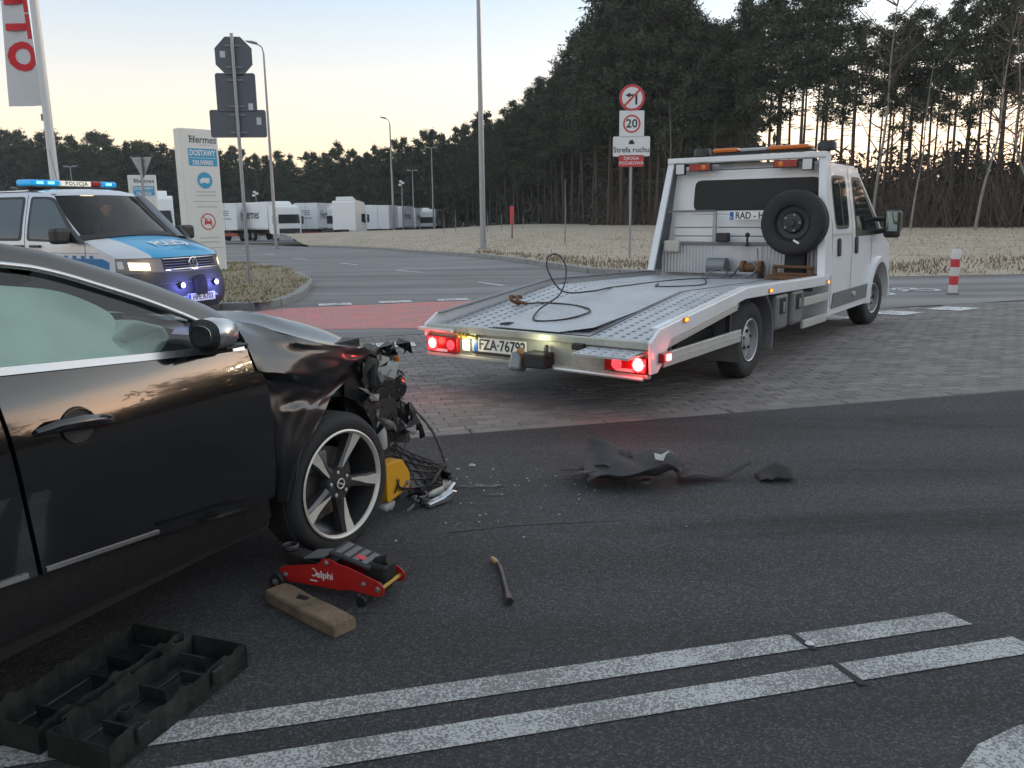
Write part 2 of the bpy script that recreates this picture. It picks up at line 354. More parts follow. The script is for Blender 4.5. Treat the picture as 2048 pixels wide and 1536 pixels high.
for k, (_, x, y) in enumerate(cells):
    z = rnd.uniform(-.003, .003); r = rnd.choice((0, 0, 0, 1, 2)); dr = rnd.uniform(-.012, .012)
    if k < 300:
        o = link('paver', pms[r], bed, (x, y, z)); o.rotation_euler = (rnd.uniform(-.01, .01), rnd.uniform(-.01, .01), ang + dr)
    else:
        c2, s2 = math.cos(ang + dr), math.sin(ang + dr); tx = rnd.uniform(-.012, .012)
        rest[r].add([(x + p[0] * c2 - p[1] * s2, y + p[0] * s2 + p[1] * c2, z + p[2] + tx * p[0]) for p in pv[4:]], [tuple(i - 4 for i in f) for f in pf[4:]])
m = MB()
for r in range(3): m.mi = r; m.add(rest[r].v, rest[r].f)
tag(m.build('paver', ['paver', 'paver_dark', 'paver_pale'], bed), kind='stuff')

# painted markings
def mark(name, poly, mt='road_paint', dz=.004, step=None, owner=None): return flat(name, poly, mt, dz, step, parent=owner)
mark('lane_line', [(-2.6, 2.571 - .117 - .2413 * 2.6), (1.672, 2.868), (1.622, 2.965), (-2.6, 2.571 - .2413 * 2.6)], owner=road)
mark('lane_line', [(-2.6, 2.340 - .115 - .246 * 2.6), (1.82, 2.673), (1.761, 2.773), (-2.6, 2.340 - .246 * 2.6)], owner=road)
mark('arrow_marking', [(1.19, 2.04), (1.31, 2.16), (1.48, 2.25), (1.76, 2.28), (2.21, 2.2), (2.21, 1.77), (1.31, 1.76)], owner=road)
mark('red_crossing', [(-2.72, 11.31), (-0.55, 11.2), (-0.55, 14.88), (-1.5, 14.65), (-3.78, 13.92), (-4.24, 13.24), (-3.85, 12.52)], 'red_paint', owner=access)
def dash(a, b, w, owner=access, mt='road_paint_far', dz=.008):
    a, b = Vector(a), Vector(b); d = (b - a).normalized(); n = Vector((-d.y, d.x)) * w / 2
    mark('white_dash', [tuple(a - n), tuple(b - n), tuple(b + n), tuple(a + n)], mt, dz, owner=owner)
dash((-3.26, 14.39), (-2.73, 14.53), .34); dash((-2.28, 14.68), (-1.74, 14.83), .34); dash((-1.3, 14.96), (-0.75, 15.09), .34)
dash((-1.61, 9.75), (-1.13, 9.85), .36, bed, 'road_paint_far', .008)
for x in (4.45, 5.55, 6.6):
    y = 11.75 + .42 * (x - 4.45)
    mark('white_diamond', [(x - .42, y - .0), (x - .02, y - .27), (x + .45, y + .06), (x + .05, y + .32)], 'road_paint_far', .008, owner=bed)
# bicycle symbols on the cycle path
for cx, cy in ((6.29, 15.14), (7.38, 15.73)):
    for px, py in ((-.3, 0), (.3, 0)):
        m = MB(); pts = [(cx + px + .24 * math.cos(q), cy + py + .3 * math.sin(q), .006) for q in [2 * math.pi * k / 18 for k in range(18)]]
        pi = [(cx + px + .15 * math.cos(q), cy + py + .19 * math.sin(q), .006) for q in [2 * math.pi * k / 18 for k in range(18)]]
        m.grid([pts, pi], cu=True); m.build('bicycle_marking', 'road_paint_far', access)
    m = MB()
    for a, b in (((-.3, 0), (-.1, .4)), ((-.1, .4), (.2, .4)), ((.2, .4), (.3, 0)), ((-.3, 0), (.05, .02)), ((.05, .02), (.2, .4)), ((-.1, .4), (.05, .02))):
        a, b = Vector((cx + a[0], cy + a[1], .0075)), Vector((cx + b[0], cy + b[1], .0075)); d = (b - a).normalized(); n = Vector((-d.y, d.x, 0)) * .035
        m.add([a - n, b - n, b + n, a + n], [(0, 1, 2, 3)])
    m.build('bicycle_marking', 'road_paint_far', access)
for a, b in (((-0.14, 17.79), (-0.71, 18.77)), ((-2.29, 22.24), (-3.16, 23.62)), ((-4.93, 27.55), (-5.75, 29.06)), ((-7.82, 33.05), (-8.86, 35.03)), ((-10.93, 39.99), (-12.14, 42.21)), ((-14.36, 46.12), (-15.82, 48.57))):
    dash(a, b, .13)

# meadow and verges, raised behind their kerbs
EDGE_R = [(4.6, 19.5), (8.16, 18.86), (11.32, 19.08), (28.04, 25.08), (60, 31.65)]
def interp2(tab, u):
    for (a, b), (c, d) in zip(tab, tab[1:]):
        if u <= c: return b + (d - b) * max(0, (u - a)) / (c - a)
    return tab[-1][1]
KERB_M = [(-13.08, 55.97), (-9.25, 50.18), (-6.39, 44.84), (-3.97, 38.51), (-1.61, 32.13), (2.04, 21.08), (3.06, 20.28), (5.1, 19.32)]
def seg_dist(x, y, P):
    b_ = 1e9
    for (ax, ay), (bx, by) in zip(P, P[1:]):
        dx, dy = bx - ax, by - ay; t = max(0, min(1, ((x - ax) * dx + (y - ay) * dy) / (dx * dx + dy * dy))); b_ = min(b_, math.hypot(x - ax - t * dx, y - ay - t * dy))
    return b_
def hm(x, y):
    d = math.hypot(x, y); w = .05 * math.sin(x * .35 + 1) * math.sin(y * .23)
    if x > 4.6 and y < 40:
        k = sstep((y - interp2(EDGE_R, x)) / 1.6); k = k * sstep((x - 4.6) / 1.5) + 1 - sstep((x - 4.6) / 1.5)
        return (.12 + .04 * math.sin(x * .9) * math.sin(y * .8) + .10 * sstep((d - 20) / 20)) * k + .003
    k = sstep((seg_dist(x, y, KERB_M) - .3) / 9.0); return zg(x, y) + .115 + k * (w + .10 - zg(x, y) * .75)
MEAD = [(-13.08, 55.97), (-9.25, 50.18), (-6.39, 44.84), (-3.97, 38.51), (-1.61, 32.13), (2.04, 21.08), (3.06, 20.28), (5.1, 19.32), (8.16, 18.86), (11.32, 19.08), (28.04, 25.08), (60.0, 31.65), (70.0, 73.85), (40.0, 82.28999999999999), (14.0, 88.61999999999999), (0.0, 97.05999999999999), (-8.0, 88.61999999999999), (-20.0, 71.74)]
meadow = flat('meadow', MEAD, 'dry_grass', 0.0, step=1.5, fn=hm)
kerb_run(meadow, [(-13.08, 55.97), (-9.25, 50.18), (-6.39, 44.84), (-3.97, 38.51), (-1.61, 32.13), (2.04, 21.08), (3.06, 20.28), (5.1, 19.32)], .15, .13, 1.0)
ISL = [(-3.95, 13.73), (-3.88, 15.37), (-4.39, 18.67), (-5.58, 21.92), (-8.76, 28.58), (-18.86, 35.18), (-27.52, 40.81), (-60.0, 61.19), (-60.0, 21.099999999999998), (-11.56, 14.7), (-4.92, 13.9)]
def hi(x, y): return .12 + .05 * math.sin(x * 1.1 + 2) * math.sin(y * .9) + zg(x, y)
island = flat('grass_verge', ISL, 'verge_grass', 0.0, step=1.0, fn=hi)
kerb_run(island, [(-8.27, 14.33), (-4.92, 13.88), (-4.24, 13.75), (-3.97, 14.05), (-3.88, 15.37), (-4.05, 16.63), (-4.39, 18.67), (-4.92, 20.28), (-5.58, 21.92), (-8.76, 28.58), (-13.43, 31.87)], .16, .125, .6)

def blades(name, label, n, poly, fn, mats, h0, h1, seed, near_bias=1.0, ywin=None, w=.012):
    rr = np.random.RandomState(seed); P = np.array(poly); x0, y0 = P.min(0); x1, y1 = P.max(0)
    if ywin: y0, y1, x0, x1 = max(y0, ywin[0]), min(y1, ywin[1]), max(x0, ywin[2]), min(x1, ywin[3])
    def inside(x, y):
        c = np.zeros(len(x), bool)
        for (ax, ay), (bx, by) in zip(poly, poly[1:] + poly[:1]):
            k = ((ay > y) != (by > y)) & (x < (bx - ax) * (y - ay) / (by - ay + 1e-12) + ax); c ^= k
        return c
    xs = rr.uniform(x0, x1, n * 4); ys = y0 + (y1 - y0) * rr.uniform(0, 1, n * 4) ** near_bias
    # clumping
    cl = np.sin(xs * 1.7 + np.sin(ys * 1.3) * 2) * np.sin(ys * 1.1 + np.cos(xs * .7) * 2)
    ok = inside(xs, ys) & (rr.uniform(-1, 1, n * 4) < cl + .35); xs, ys = xs[ok][:n], ys[ok][:n]
    v = []; f = []; mi = []
    for k, (x, y) in enumerate(zip(xs, ys)):
        z = fn(x, y) - .01; h = rr.uniform(h0, h1); q = rr.uniform(0, 6.28); lx, ly = rr.normal(0, h * .45, 2); ww = w * rr.uniform(.6, 1.6)
        c, s = math.cos(q) * ww, math.sin(q) * ww; b = len(v)
        v += [(x - c, y - s, z), (x + c, y + s, z), (x + lx * .5 - c * .6, y + ly * .5 - s * .6, z + h * .7), (x + lx * .5 + c * .6, y + ly * .5 + s * .6, z + h * .7), (x + lx, y + ly, z + h)]
        f += [(b, b + 1, b + 3, b + 2), (b + 2, b + 3, b + 4)]; m_ = rr.choice(len(mats), p=[.6, .25, .15][:len(mats)] if len(mats) == 3 else None); mi += [m_, m_]
    me = bpy.data.meshes.new(name); me.from_pydata(v, [], f)
    for m_ in mats: me.materials.append(M[m_])
    me.polygons.foreach_set('material_index', mi)
    o = link(name, me); tag(o, label, 'grass', kind='stuff'); return o
blades('grass', 'frosted straw coloured grass of the meadow beyond the kerb', 24000, MEAD, hm, ['blade_straw', 'blade_straw', 'blade_brown'], .03, .09, 1, 1.6, (17, 60, -14, 28), w=.012)
blades('grass', 'tufty olive and straw grass around the sign post', 9000, ISL, hi, ['blade_green', 'blade_brown', 'blade_straw'], .03, .08, 2, 1.3, (12.9, 28, -14, -3.8), w=.012)
blades('grass', 'brown withered tufts along the meadow kerb', 5000, [(2.2, 21.2), (3.1, 20.45), (5.2, 19.5), (8.2, 19.1), (11.3, 19.3), (20, 22.4), (20, 25), (9, 21.5), (4, 22.8), (0.5, 29), (-1.0, 33), (-1.5, 32.4)], hm, ['blade_brown', 'blade_brown', 'blade_brown'], .05, .14, 5, 1.0, w=.014)
# ------------------------------------------------------------------ trees
mat('pine_bark', (.075, .06, .05), .95, var=.4, scale=1.2, bump=.6, bscale=10)
mat('birch_bark', (.24, .22, .195), .85, var=.35, scale=2.5, dirt=(.07, .06, .05), dirt_amt=.4, dirt_scale=4)
mat('twig', (.10, .075, .058), .95, var=.3, scale=1)
mat('needles', (.060, .078, .048), .9, var=.45, scale=.35, spec=.2)
mat('needles_dark', (.036, .052, .042), .9, var=.4, scale=.35, spec=.2)
mat('needles_olive', (.095, .10, .052), .9, var=.4, scale=.35, spec=.2)
mat('brush', (.085, .07, .05), .95, var=.4, scale=.3)

def leaf_cloud(P, Sz, mats, mi, rr, name):
    """small random triangles-and-quads of needles at points P with sizes Sz"""
    n = len(P); a = rr.normal(size=(n, 3)); a /= np.linalg.norm(a, axis=1)[:, None]; b = rr.normal(size=(n, 3)); b -= a * (a * b).sum(1)[:, None]; b /= np.linalg.norm(b, axis=1)[:, None]
    s = Sz[:, None]; V = np.empty((n, 4, 3)); V[:, 0] = P - a * s; V[:, 1] = P - b * s * .3; V[:, 2] = P + a * s; V[:, 3] = P + b * s * .3
    me = bpy.data.meshes.new(name); me.vertices.add(n * 4); me.vertices.foreach_set('co', V.reshape(-1)); me.loops.add(n * 4); me.loops.foreach_set('vertex_index', np.arange(n * 4)); me.polygons.add(n)
    me.polygons.foreach_set('loop_start', np.arange(n) * 4); me.polygons.foreach_set('loop_total', np.full(n, 4))
    for m_ in mats: me.materials.append(M[m_])
    me.polygons.foreach_set('material_index', mi); me.update(); me.validate(); return me

def pine_proto(seed, H=20.0, crown0=.5, wid=2.6, nl=34, tufts=11, leaf=.30, per=12, dead=8):
    rr = np.random.RandomState(seed); bend = rr.uniform(-.5, .5, 2)
    def ax(t): return Vector((bend[0] * math.sin(t * 2.5), bend[1] * math.sin(t * 2.1 + .4), H * t))
    m = MB(); r0 = .0078 * H
    m.tube([ax(t) for t in frange(0, .985, 9)], [r0 * (1.15 - 1.02 * t) for t in frange(0, .985, 9)], 7)
    P = []; Sz = []
    for k in range(nl + dead):
        d = k >= nl
        t = rr.uniform(.18, crown0) if d else crown0 + (1 - crown0) * (k + rr.uniform(0, 1)) / nl
        u = (t - crown0) / (1 - crown0); L = wid * ((.55 + .6 * math.sin(min(1, u * 1.25) * math.pi)) if u < .8 else (1 - u) * 3.2 + .12) * rr.uniform(.55, 1.25)
        if d: L = rr.uniform(.5, 1.8)
        q = rr.uniform(0, 6.283); b = ax(t); rise = rr.uniform(-.05, .45) * L * (1 if not d else .2)
        e = b + Vector((math.cos(q) * L, math.sin(q) * L, rise)); mid = b.lerp(e, .5) + Vector((0, 0, -.06 * L))
        m.tube([b, mid, e], [.05 if not d else .025, .035, .012], 4, cap=False)
        if d: continue
        for j in range(tufts):
            f = rr.uniform(.35, 1.05); c = np.array(b.lerp(e, f)) + rr.normal(0, .16 + .10 * L, 3) * (1, 1, .55)
            P.append(c + rr.normal(0, .26, (per, 3)) * (1, 1, .7)); Sz.append(rr.uniform(.5, 1.25, per) * leaf)
    top = np.array(ax(.99)); P.append(top + rr.normal(0, .25, (per * 5, 3)) * (1, 1, 1.6)); Sz.append(rr.uniform(.5, 1.2, per * 5) * leaf)
    P = np.concatenate(P); Sz = np.concatenate(Sz)
    me = leaf_cloud(P, Sz, ['needles', 'needles_dark', 'needles_olive'], np.repeat(rr.choice(3, len(P) // 5 + 1, p=[.45, .33, .22]), 5)[:len(P)], rr, 'crown')
    tr = m.build('trunk', 'pine_bark', smooth=60); tm = tr.data; bpy.data.objects.remove(tr); return tm, me, H

DN = dict(tufts=14, leaf=.2, per=15)
near = [pine_proto(11, 20, .52, 2.5, 22, 13, .19, 13, 14), pine_proto(12, 20, .40, 2.7, 36, **DN), pine_proto(13, 20, .58, 2.2, 18, 13, .19, 13, 14), pine_proto(14, 20, .30, 2.9, 44, **DN), pine_proto(15, 20, .64, 2.0, 15, 13, .19, 13, 16), pine_proto(16, 20, .45, 2.4, 26, 13, .2, 14, 12)]
far = [pine_proto(21, 20, .25, 3.0, 34, 11, .36, 9, 2), pine_proto(22, 20, .2, 2.6, 30, 11, .36, 9, 2), pine_proto(23, 20, .3, 3.3, 36, 11, .36, 9, 2), pine_proto(24, 20, .18, 2.3, 30, 11, .36, 9, 2)]
def plant_tree(proto, x, y, z, h, rz, label, group, name='pine_tree'):
    tm, cm, H0 = proto; t = thing(name, label, 'tree', (x, y, z), rz, group); s = h / H0; t.scale = (s * random.Random(int(x * 91)).uniform(.9, 1.15),) * 2 + (s,)
    link('trunk', tm, t); link('crown', cm, t); return t
rnd = random.Random(8)
def px_dir(u): return (u - 1024) / 1700 / math.cos(PITCH) * 1.0
def pt(u, v, Y):
    a, b = u - 1024, v - 768; c, s = math.cos(.013), math.sin(.013); a2, b2 = (a * c - b * s) / 1700, (a * s + b * c) / 1700
    dy = math.cos(PITCH) - b2 * math.sin(PITCH); dz = -math.sin(PITCH) - b2 * math.cos(PITCH); return Vector((a2 * Y / dy, Y, 1.5 + dz * Y / dy))
# wood on the right: spots along the edge, heights read from the skyline
sky_r = [(960, 265), (1010, 245), (1060, 200), (1110, 160), (1150, 110), (1190, 60), (1215, -20), (1260, -30), (1310, 0), (1340, 10), (1380, 60), (1420, 75), (1460, 35), (1500, 10), (1560, 0), (1610, -20), (1660, 40), (1700, 60), (1760, 60), (1810, 60), (1860, 20), (1910, -10), (1960, 20), (2010, -10), (2060, -60), (2150, -40), (2300, 0), (2600, 20)]
def interp(tab, u):
    for (a, b), (c, d) in zip(tab, tab[1:]):
        if u <= c: return b + (d - b) * max(0, (u - a)) / (c - a)
    return tab[-1][1]
dist_r = [(940, 128), (1000, 118), (1150, 98), (1210, 80), (1400, 72), (1700, 60), (2048, 52), (2300, 50), (2700, 48)]
def horizon(u): return 425 + (1024 - u) * .013
cnt = 0
u = 945.0
def lab_r(u):
    if u < 1150: return 'dark pine at the low end of the wood, left of the round traffic sign', 'pines left of the round sign'
    if u < 1345: return 'tall dense pine in the high clump behind the round traffic sign', 'pines behind the round sign'
    if u < 1680: return 'tall pine standing behind the tow truck roof', 'pines behind the tow truck'
    return 'thin airy pine in the wood right of the tow truck cab', 'pines right of the cab'
while u < 2080:
    D = interp(dist_r, u) + rnd.uniform(0, 5)
    x = px_dir(u) * D; yt = interp(sky_r, u) + rnd.uniform(-12, 30); h = (horizon(u) - yt) / 1700 * D * 1.0 + 1.5
    dense = u < 1420
    p = near[rnd.choice((1, 3, 3, 1, 5) if dense else (0, 2, 4, 5, 2))]
    plant_tree(p, x, D, hm(x, D) - .3, h, rnd.uniform(0, 6.28), *lab_r(u)); cnt += 1
    u += rnd.uniform(9, 17) * (1.0 if dense else 1.75)
for row, (dd, cnt2, u0, u1) in enumerate(((9, 20, 960, 1480), (9, 9, 1480, 2080), (18, 16, 960, 1480), (22, 7, 1480, 2080), (30, 20, 950, 1480))):
    for k in range(cnt2):
        u = u0 + (u1 - u0) * (k + rnd.random()) / cnt2; D = interp(dist_r, u) + dd + rnd.uniform(-2, 3); x = px_dir(u) * D
        yt = interp(sky_r, u) + rnd.uniform(10, 70); h = (horizon(u) - yt) / 1700 * D + 1.5
        plant_tree(near[rnd.choice((1, 3, 5) if u < 1430 else (0, 2, 4))], x, D, hm(x, D) - .4, h, rnd.uniform(0, 6.28), *lab_r(u)); cnt += 1
# far wood on the left behind the lorries
sky_l = [(-260, 280), (-100, 270), (0, 285), (50, 280), (75, 290), (150, 290), (200, 295), (250, 290), (280, 310), (330, 305), (420, 315), (520, 320), (620, 335), (660, 325), (700, 310), (760, 315), (820, 300), (860, 290), (900, 290), (960, 255), (1010, 240)]
LAB_L = 'far dark pine on the skyline behind the parked lorries'
for row, dd in enumerate((0, 7, 15)):
    u = -230.0 + row * 9
    while u < 985:
        D = 178 - max(0, u - 500) * .09 + dd + rnd.uniform(-3, 3); x = px_dir(u) * D
        yt = interp(sky_l, u) + rnd.uniform(-18, 20) + row * -2; h = (horizon(u) - yt) / 1700 * D + 1.5 - zg(x, D)
        plant_tree(far[rnd.randrange(4)], x, D, zg(x, D) - .2, h, rnd.uniform(0, 6.28), *(('far dark pine on the skyline left of the big pylon', 'far pines left of the pylon') if u < 345 else ('far dark pine on the skyline around the stop sign post', 'far pines by the stop sign') if u < 560 else ('far dark pine on the skyline behind the row of lorries', 'far pines behind the lorries'))); cnt += 1
        u += rnd.uniform(17, 26)
print('trees', cnt)
# the depth of the wood behind its front rows reads as one mass
rr = np.random.RandomState(5); P = []; Sz = []
for k in range(700):
    left = k < 430
    if left: u = rr.uniform(-300, 1050); D = rr.uniform(198, 245); H = (horizon(u) - interp(sky_l, u) - 25) / 1700 * D + 1.5 - zg(px_dir(u) * D, D); z0 = zg(px_dir(u) * D, D)
    else: u = rr.uniform(940, 1470); D = interp(dist_r, u) + rr.uniform(34, 60); H = (horizon(u) - max(interp(sky_r, u), 20) - 60) / 1700 * D + 1.5; z0 = 0
    x = px_dir(u) * D; n = 260; zz = rr.uniform(0, 1, n) ** .8
    P.append(np.stack([x + rr.normal(0, 1.7, n) * (1.1 - .6 * zz), D + rr.normal(0, 1.7, n), z0 + zz * H], 1)); Sz.append(rr.uniform(.5, 1.1, n))
P = np.concatenate(P); Sz = np.concatenate(Sz)
o = link('far_wood', leaf_cloud(P, Sz, ['needles', 'needles_dark'], (rr.uniform(0, 1, len(P)) < .5).astype(int), rr, 'far_wood')); tag(o, 'deep dark wood filling the background behind the front trees', 'wood', kind='stuff')
# wood further round to the right, outside the picture, that the black car mirrors
P = []; Sz = []
for k in range(260):
    az = R(rr.uniform(36, 150)); D = rr.uniform(60, 90); gap = abs(math.degrees(az) - 74) < 5; H = rr.uniform(7, 12) * (.45 if gap else 1); n = 160; zz = rr.uniform(0, 1, n)
    P.append(np.stack([D * math.sin(az) + rr.normal(0, 1.8, n), D * math.cos(az) + rr.normal(0, 1.8, n), zz * H], 1)); Sz.append(rr.uniform(.5, 1.0, n))
P = np.concatenate(P); Sz = np.concatenate(Sz)
o = link('far_wood', leaf_cloud(P, Sz, ['needles', 'needles_dark'], (rr.uniform(0, 1, len(P)) < .5).astype(int), rr, 'far_wood')); tag(o, 'low wood along the road beyond the right edge', 'wood', kind='stuff')
# brown undergrowth at the foot of the wood on the right
m = MB(); rr = np.random.RandomState(9); P = []; Sz = []
for k in range(900):
    u = rr.uniform(1080, 2150) if k % 4 else rr.uniform(1700, 2150); D = interp(dist_r, u) - 4 + rr.uniform(0, 20); x = px_dir(u) * D; z = hm(x, D) - .2
    h = rr.uniform(1.2, 4.8) * (1.25 if u > 1700 else 1.0)
    for j in range(3):
        q = rr.normal(0, .22 * h, 2); b = Vector((x + rr.normal(0, .4), D + rr.normal(0, .4), z)); e = b + Vector((q[0], q[1], h * rr.uniform(.6, 1)))
        m.tube([b, b.lerp(e, .5) + Vector((rr.normal(0, .15), 0, 0)), e], [.035, .025, .008], 3, cap=False)
        for t in range(3):
            s_ = b.lerp(e, rr.uniform(.3, .9)); m.tube([s_, s_ + Vector((rr.normal(0, .5), rr.normal(0, .5), rr.uniform(.1, .9)))], [.015, .005], 3, cap=False)
tag(m.build('undergrowth', 'twig'), 'brown leafless brush along the foot of the wood', 'brush', kind='stuff')
P = []; Sz = []
for k in range(520):
    u = rr.uniform(1000, 2200); D = interp(dist_r, u) + rr.uniform(3, 26); x = px_dir(u) * D; h = rr.uniform(2.0, 6.5); n = 130; zz = rr.uniform(0, 1, n)
    P.append(np.stack([x + rr.normal(0, 1.0, n) * (1.15 - .7 * zz), D + rr.normal(0, 1.0, n), hm(x, D) - .2 + zz * h], 1)); Sz.append(rr.uniform(.15, .42, n))
P = np.concatenate(P); Sz = np.concatenate(Sz)
o = link('young_trees', leaf_cloud(P, Sz, ['needles_dark', 'brush'], (rr.uniform(0, 1, len(P)) < .45).astype(int), rr, 'young_trees')); tag(o, 'dim thicket of young trees under the pines', 'thicket', kind='stuff')
# pale leafless birches at the edge
def bare_tree(u, D, h, label, lean, fork, seed, branches):
    rr = np.random.RandomState(seed); x = px_dir(u) * D; t = thing('birch_tree', label, 'tree', (x, D, hm(x, D) - .1))
    pts = [(0, 0, 0), (lean * .25, 0, h * .2), (lean * .85, .1, h * .45), (lean * .9, .1, h * .7), (lean * 1.2, 0, h)]
    sp = smooth_path(pts, 5); MB().tube(sp, [.07 * (1.1 - .95 * k / (len(sp) - 1)) * h / 10 for k in range(len(sp))], 7).build('trunk', 'birch_bark', t, smooth=60)
    m = MB()
    for k in range(branches):
        b = sp[int(len(sp) * rr.uniform(.35, .95))]; q = rr.uniform(0, 6.28); L = rr.uniform(.15, .32) * h
        e = b + Vector((math.cos(q) * L * .8, math.sin(q) * L * .5, L * rr.uniform(.4, 1))); bp = smooth_path([b, b.lerp(e, .5) + Vector((0, 0, -.06 * L)), e], 3); m.tube(bp, [.035 * h / 10 * (1 - .8 * i / (len(bp) - 1)) for i in range(len(bp))], 4, cap=False)
        for j in range(5):
            s_ = b.lerp(e, rr.uniform(.3, 1)); f = s_ + Vector(rr.normal(0, .4, 3)) * L * .5; m.tube([s_, f], [.012, .004], 3, cap=False)
    m.build('crown', 'twig', t); return t
bare_tree(1722, 56, 15.5, 'slender pale birch rising just behind the tow truck cab roof', .6, 0, 1, 26)
bare_tree(1922, 47, 11.5, 'crooked pale birch at the wood edge above the striped bollard', 1.0, 0, 2, 24)
bare_tree(2050, 30, 7.5, 'bare spreading tree with a bright trunk at the right edge', -1.3, 0, 3, 30)
bare_tree(1797, 50, 9.5, 'thin pale leaning trunk in the brush beside the cab mirror', .5, 0, 4, 16)
bare_tree(1345, 64, 9.0, 'thin pale dead trunk in the gap between traffic sign and truck frame', -.6, 0, 5, 14)
# ------------------------------------------------------------------ posts, signs, banner
mat('galvanised', (.32, .33, .35), .45, .8, var=.15, scale=6)
mat('grey_steel', (.20, .21, .23), .5, .4, var=.12, scale=5)
mat('sign_back', (.105, .115, .135), .55, .2, var=.12, scale=6)
mat('sign_white', (.72, .72, .72), .4, var=.04); mat('sign_red', (.55, .05, .06), .4, var=.05); mat('sign_black', (.02, .02, .025), .5, var=0)
mat('sign_blue', (.03, .32, .55), .4, var=.05); mat('pylon_white', (.70, .70, .67), .4, var=.05, scale=2, dirt=(.5, .48, .44), dirt_amt=.15)
mat('pylon_side', (.55, .55, .54), .45, var=.06); mat('faint_print', (.50, .50, .50), .5, var=0); mat('grey_print', (.33, .35, .36), .5, var=0); mat('dark_print', (.06, .08, .09), .5, var=0)
mat('sticker', (.55, .56, .58), .5, var=.05); mat('banner_cloth', (.62, .62, .64), .8, var=.06, scale=2, bump=.1); mat('banner_red', (.60, .03, .04), .8, var=.05)
mat('white_pole', (.60, .61, .62), .4, var=.05); mat('wood_post', (.22, .13, .08), .9, var=.3, scale=8)
mat('lamp_glass', (.25, .27, .3), .2, var=0)

def lamp_post(u, D, h, r, label, kind, vbase=None, group=None):
    x = pt(u, 465, D).x; z = (hm(x, D) if x > -6 and D < 80 else zg(x, D)); t = thing('lamp_post', label, 'lamp post', (x, D, z), 0, group)
    MB().tube([(0, 0, -.3), (0, 0, h * .25), (0, 0, h)], [r, r * .95, r * .5], 10).build('pole', 'galvanised', t, smooth=60)
    MB().lathe([(r * 1.9, 0), (r * 1.9, .05), (r * 1.1, .08)], 10, ax='z').build('base_flange', 'galvanised', t)
    if kind == 'arm':
        MB().tube(smooth_path([(0, 0, h), (-.12, 0, h + .35), (-.5, 0, h + .55)], 4), [.04] * 9, 6).build('arm', 'galvanised', t)
        m = MB(); m.prism([(-.35, .47), (-.95, .62), (-1.0, .68), (-.6, .66), (-.33, .58)], -.12, .12); hd = m.build('lamp_head', 'grey_steel', t, bevel=.01, loc=(0, 0, h))
        MB().prism([(-.45, .485), (-.85, .585), (-.85, .578), (-.45, .478)], -.09, .09).build('lamp_glass', 'lamp_glass', hd)
    elif kind == 'tee':
        MB().bb(-.7, .7, -.04, .04, h - .04, h + .04).build('arm', 'galvanised', t)
        for s in (-.55, .55): MB().prism([(s - .3, h + .04), (s + .3, h + .04), (s + .22, h + .16), (s - .22, h + .16)], -.14, .14).build('lamp_head', 'grey_steel', t)
    elif kind == 'camera':
        for dx, dz in ((-.2, -.25), (-.1, .12), (.15, -.05)): MB().box((dx, -.1, h + dz), (.3, .22, .24)).build('lamp_head', 'sign_white', t, bevel=.02)
    return t
lamp_post(966, 35.5, 13.5, .125, 'thick tall galvanised lamp post on the meadow, its top out of frame', 'arm')
lamp_post(551, 52, 11.2, .10, 'tall lamp post with a bent arm right of the grey sign backs', 'arm')
lamp_post(788, 88, 11.3, .12, 'lamp post with an arm above the middle of the lorry row', 'arm')
lamp_post(868, 118, 11.4, .13, 'slim lamp post with a double head at the end of the lorry row', 'tee')
lamp_post(829, 124, 9.0, .12, 'short double headed lamp post behind the lorries near the camera mast', 'tee')
lamp_post(807, 100, 6.2, .09, 'low mast with three white floodlight boxes among the lorries', 'camera')
lamp_post(155, 100, 8.6, .09, 'thin double headed lamp post seen over the police lamp bar', 'tee')
lamp_post(44, 120, 7.4, .09, 'thin distant lamp post seen over the left end of the police roof', 'tee')
lamp_post(517, 98, 5.2, .08, 'small floodlight mast behind the trailer beside the stop sign post', 'camera')

def post(parent, h, r, base=-.3): return MB().tube([(0, 0, base), (0, 0, h)], r, 10).build('post', 'galvanised', parent, smooth=60)
def plate_rect(name, w, h, z, parent, mt='sign_back', y=.05, r=.04, th=.012, cx=0.0): return MB().prism(rrect(cx - w / 2, cx + w / 2, z - h / 2, z + h / 2, r), y, y + th).build(name, mt, parent, bevel=0)
# stop sign seen from behind
B = pt(500, 575, 17.7); t = thing('stop_sign', 'backs of a grey octagon sign and two plates on one tall post', 'traffic sign', (B.x, B.y, hi(B.x, B.y)), R(6))
zc = pt(468, 112, 17.7).z - hi(B.x, B.y); sc = 17.7 / 1580
post(t, zc + .42, .035)
oc = [(.385 * math.cos(R(22.5 + 45 * k)), zc + .40 * math.sin(R(22.5 + 45 * k))) for k in range(8)]
o = MB().prism(oc, .05, .062).build('octagon_plate', 'sign_back', t)
MB().prism(rrect(-.26, -.16, zc - .02, zc + .1, .005), .046, .0495).build('sticker', 'sticker', o)
z2 = pt(474, 186, 17.7).z - hi(B.x, B.y); p2_ = plate_rect('square_plate', .76, .75, z2, t); MB().prism(rrect(.22, .31, z2 - .33, z2 - .19, .005), .046, .0495).build('sticker', 'sticker', p2_)
z3 = pt(478, 247, 17.7).z - hi(B.x, B.y); p3_ = plate_rect('wide_plate', 1.08, .52, z3, t); MB().prism(rrect(.36, .45, z3 - .02, z3 + .12, .005), .046, .0495).build('sticker', 'sticker', p3_)
for zz in (zc + .2, zc - .2, z2 + .25, z2 - .25, z3 + .17, z3 - .17): MB().bb(-.16, .16, .03, .05, zz - .015, zz + .015).build('bracket', 'grey_steel', t)
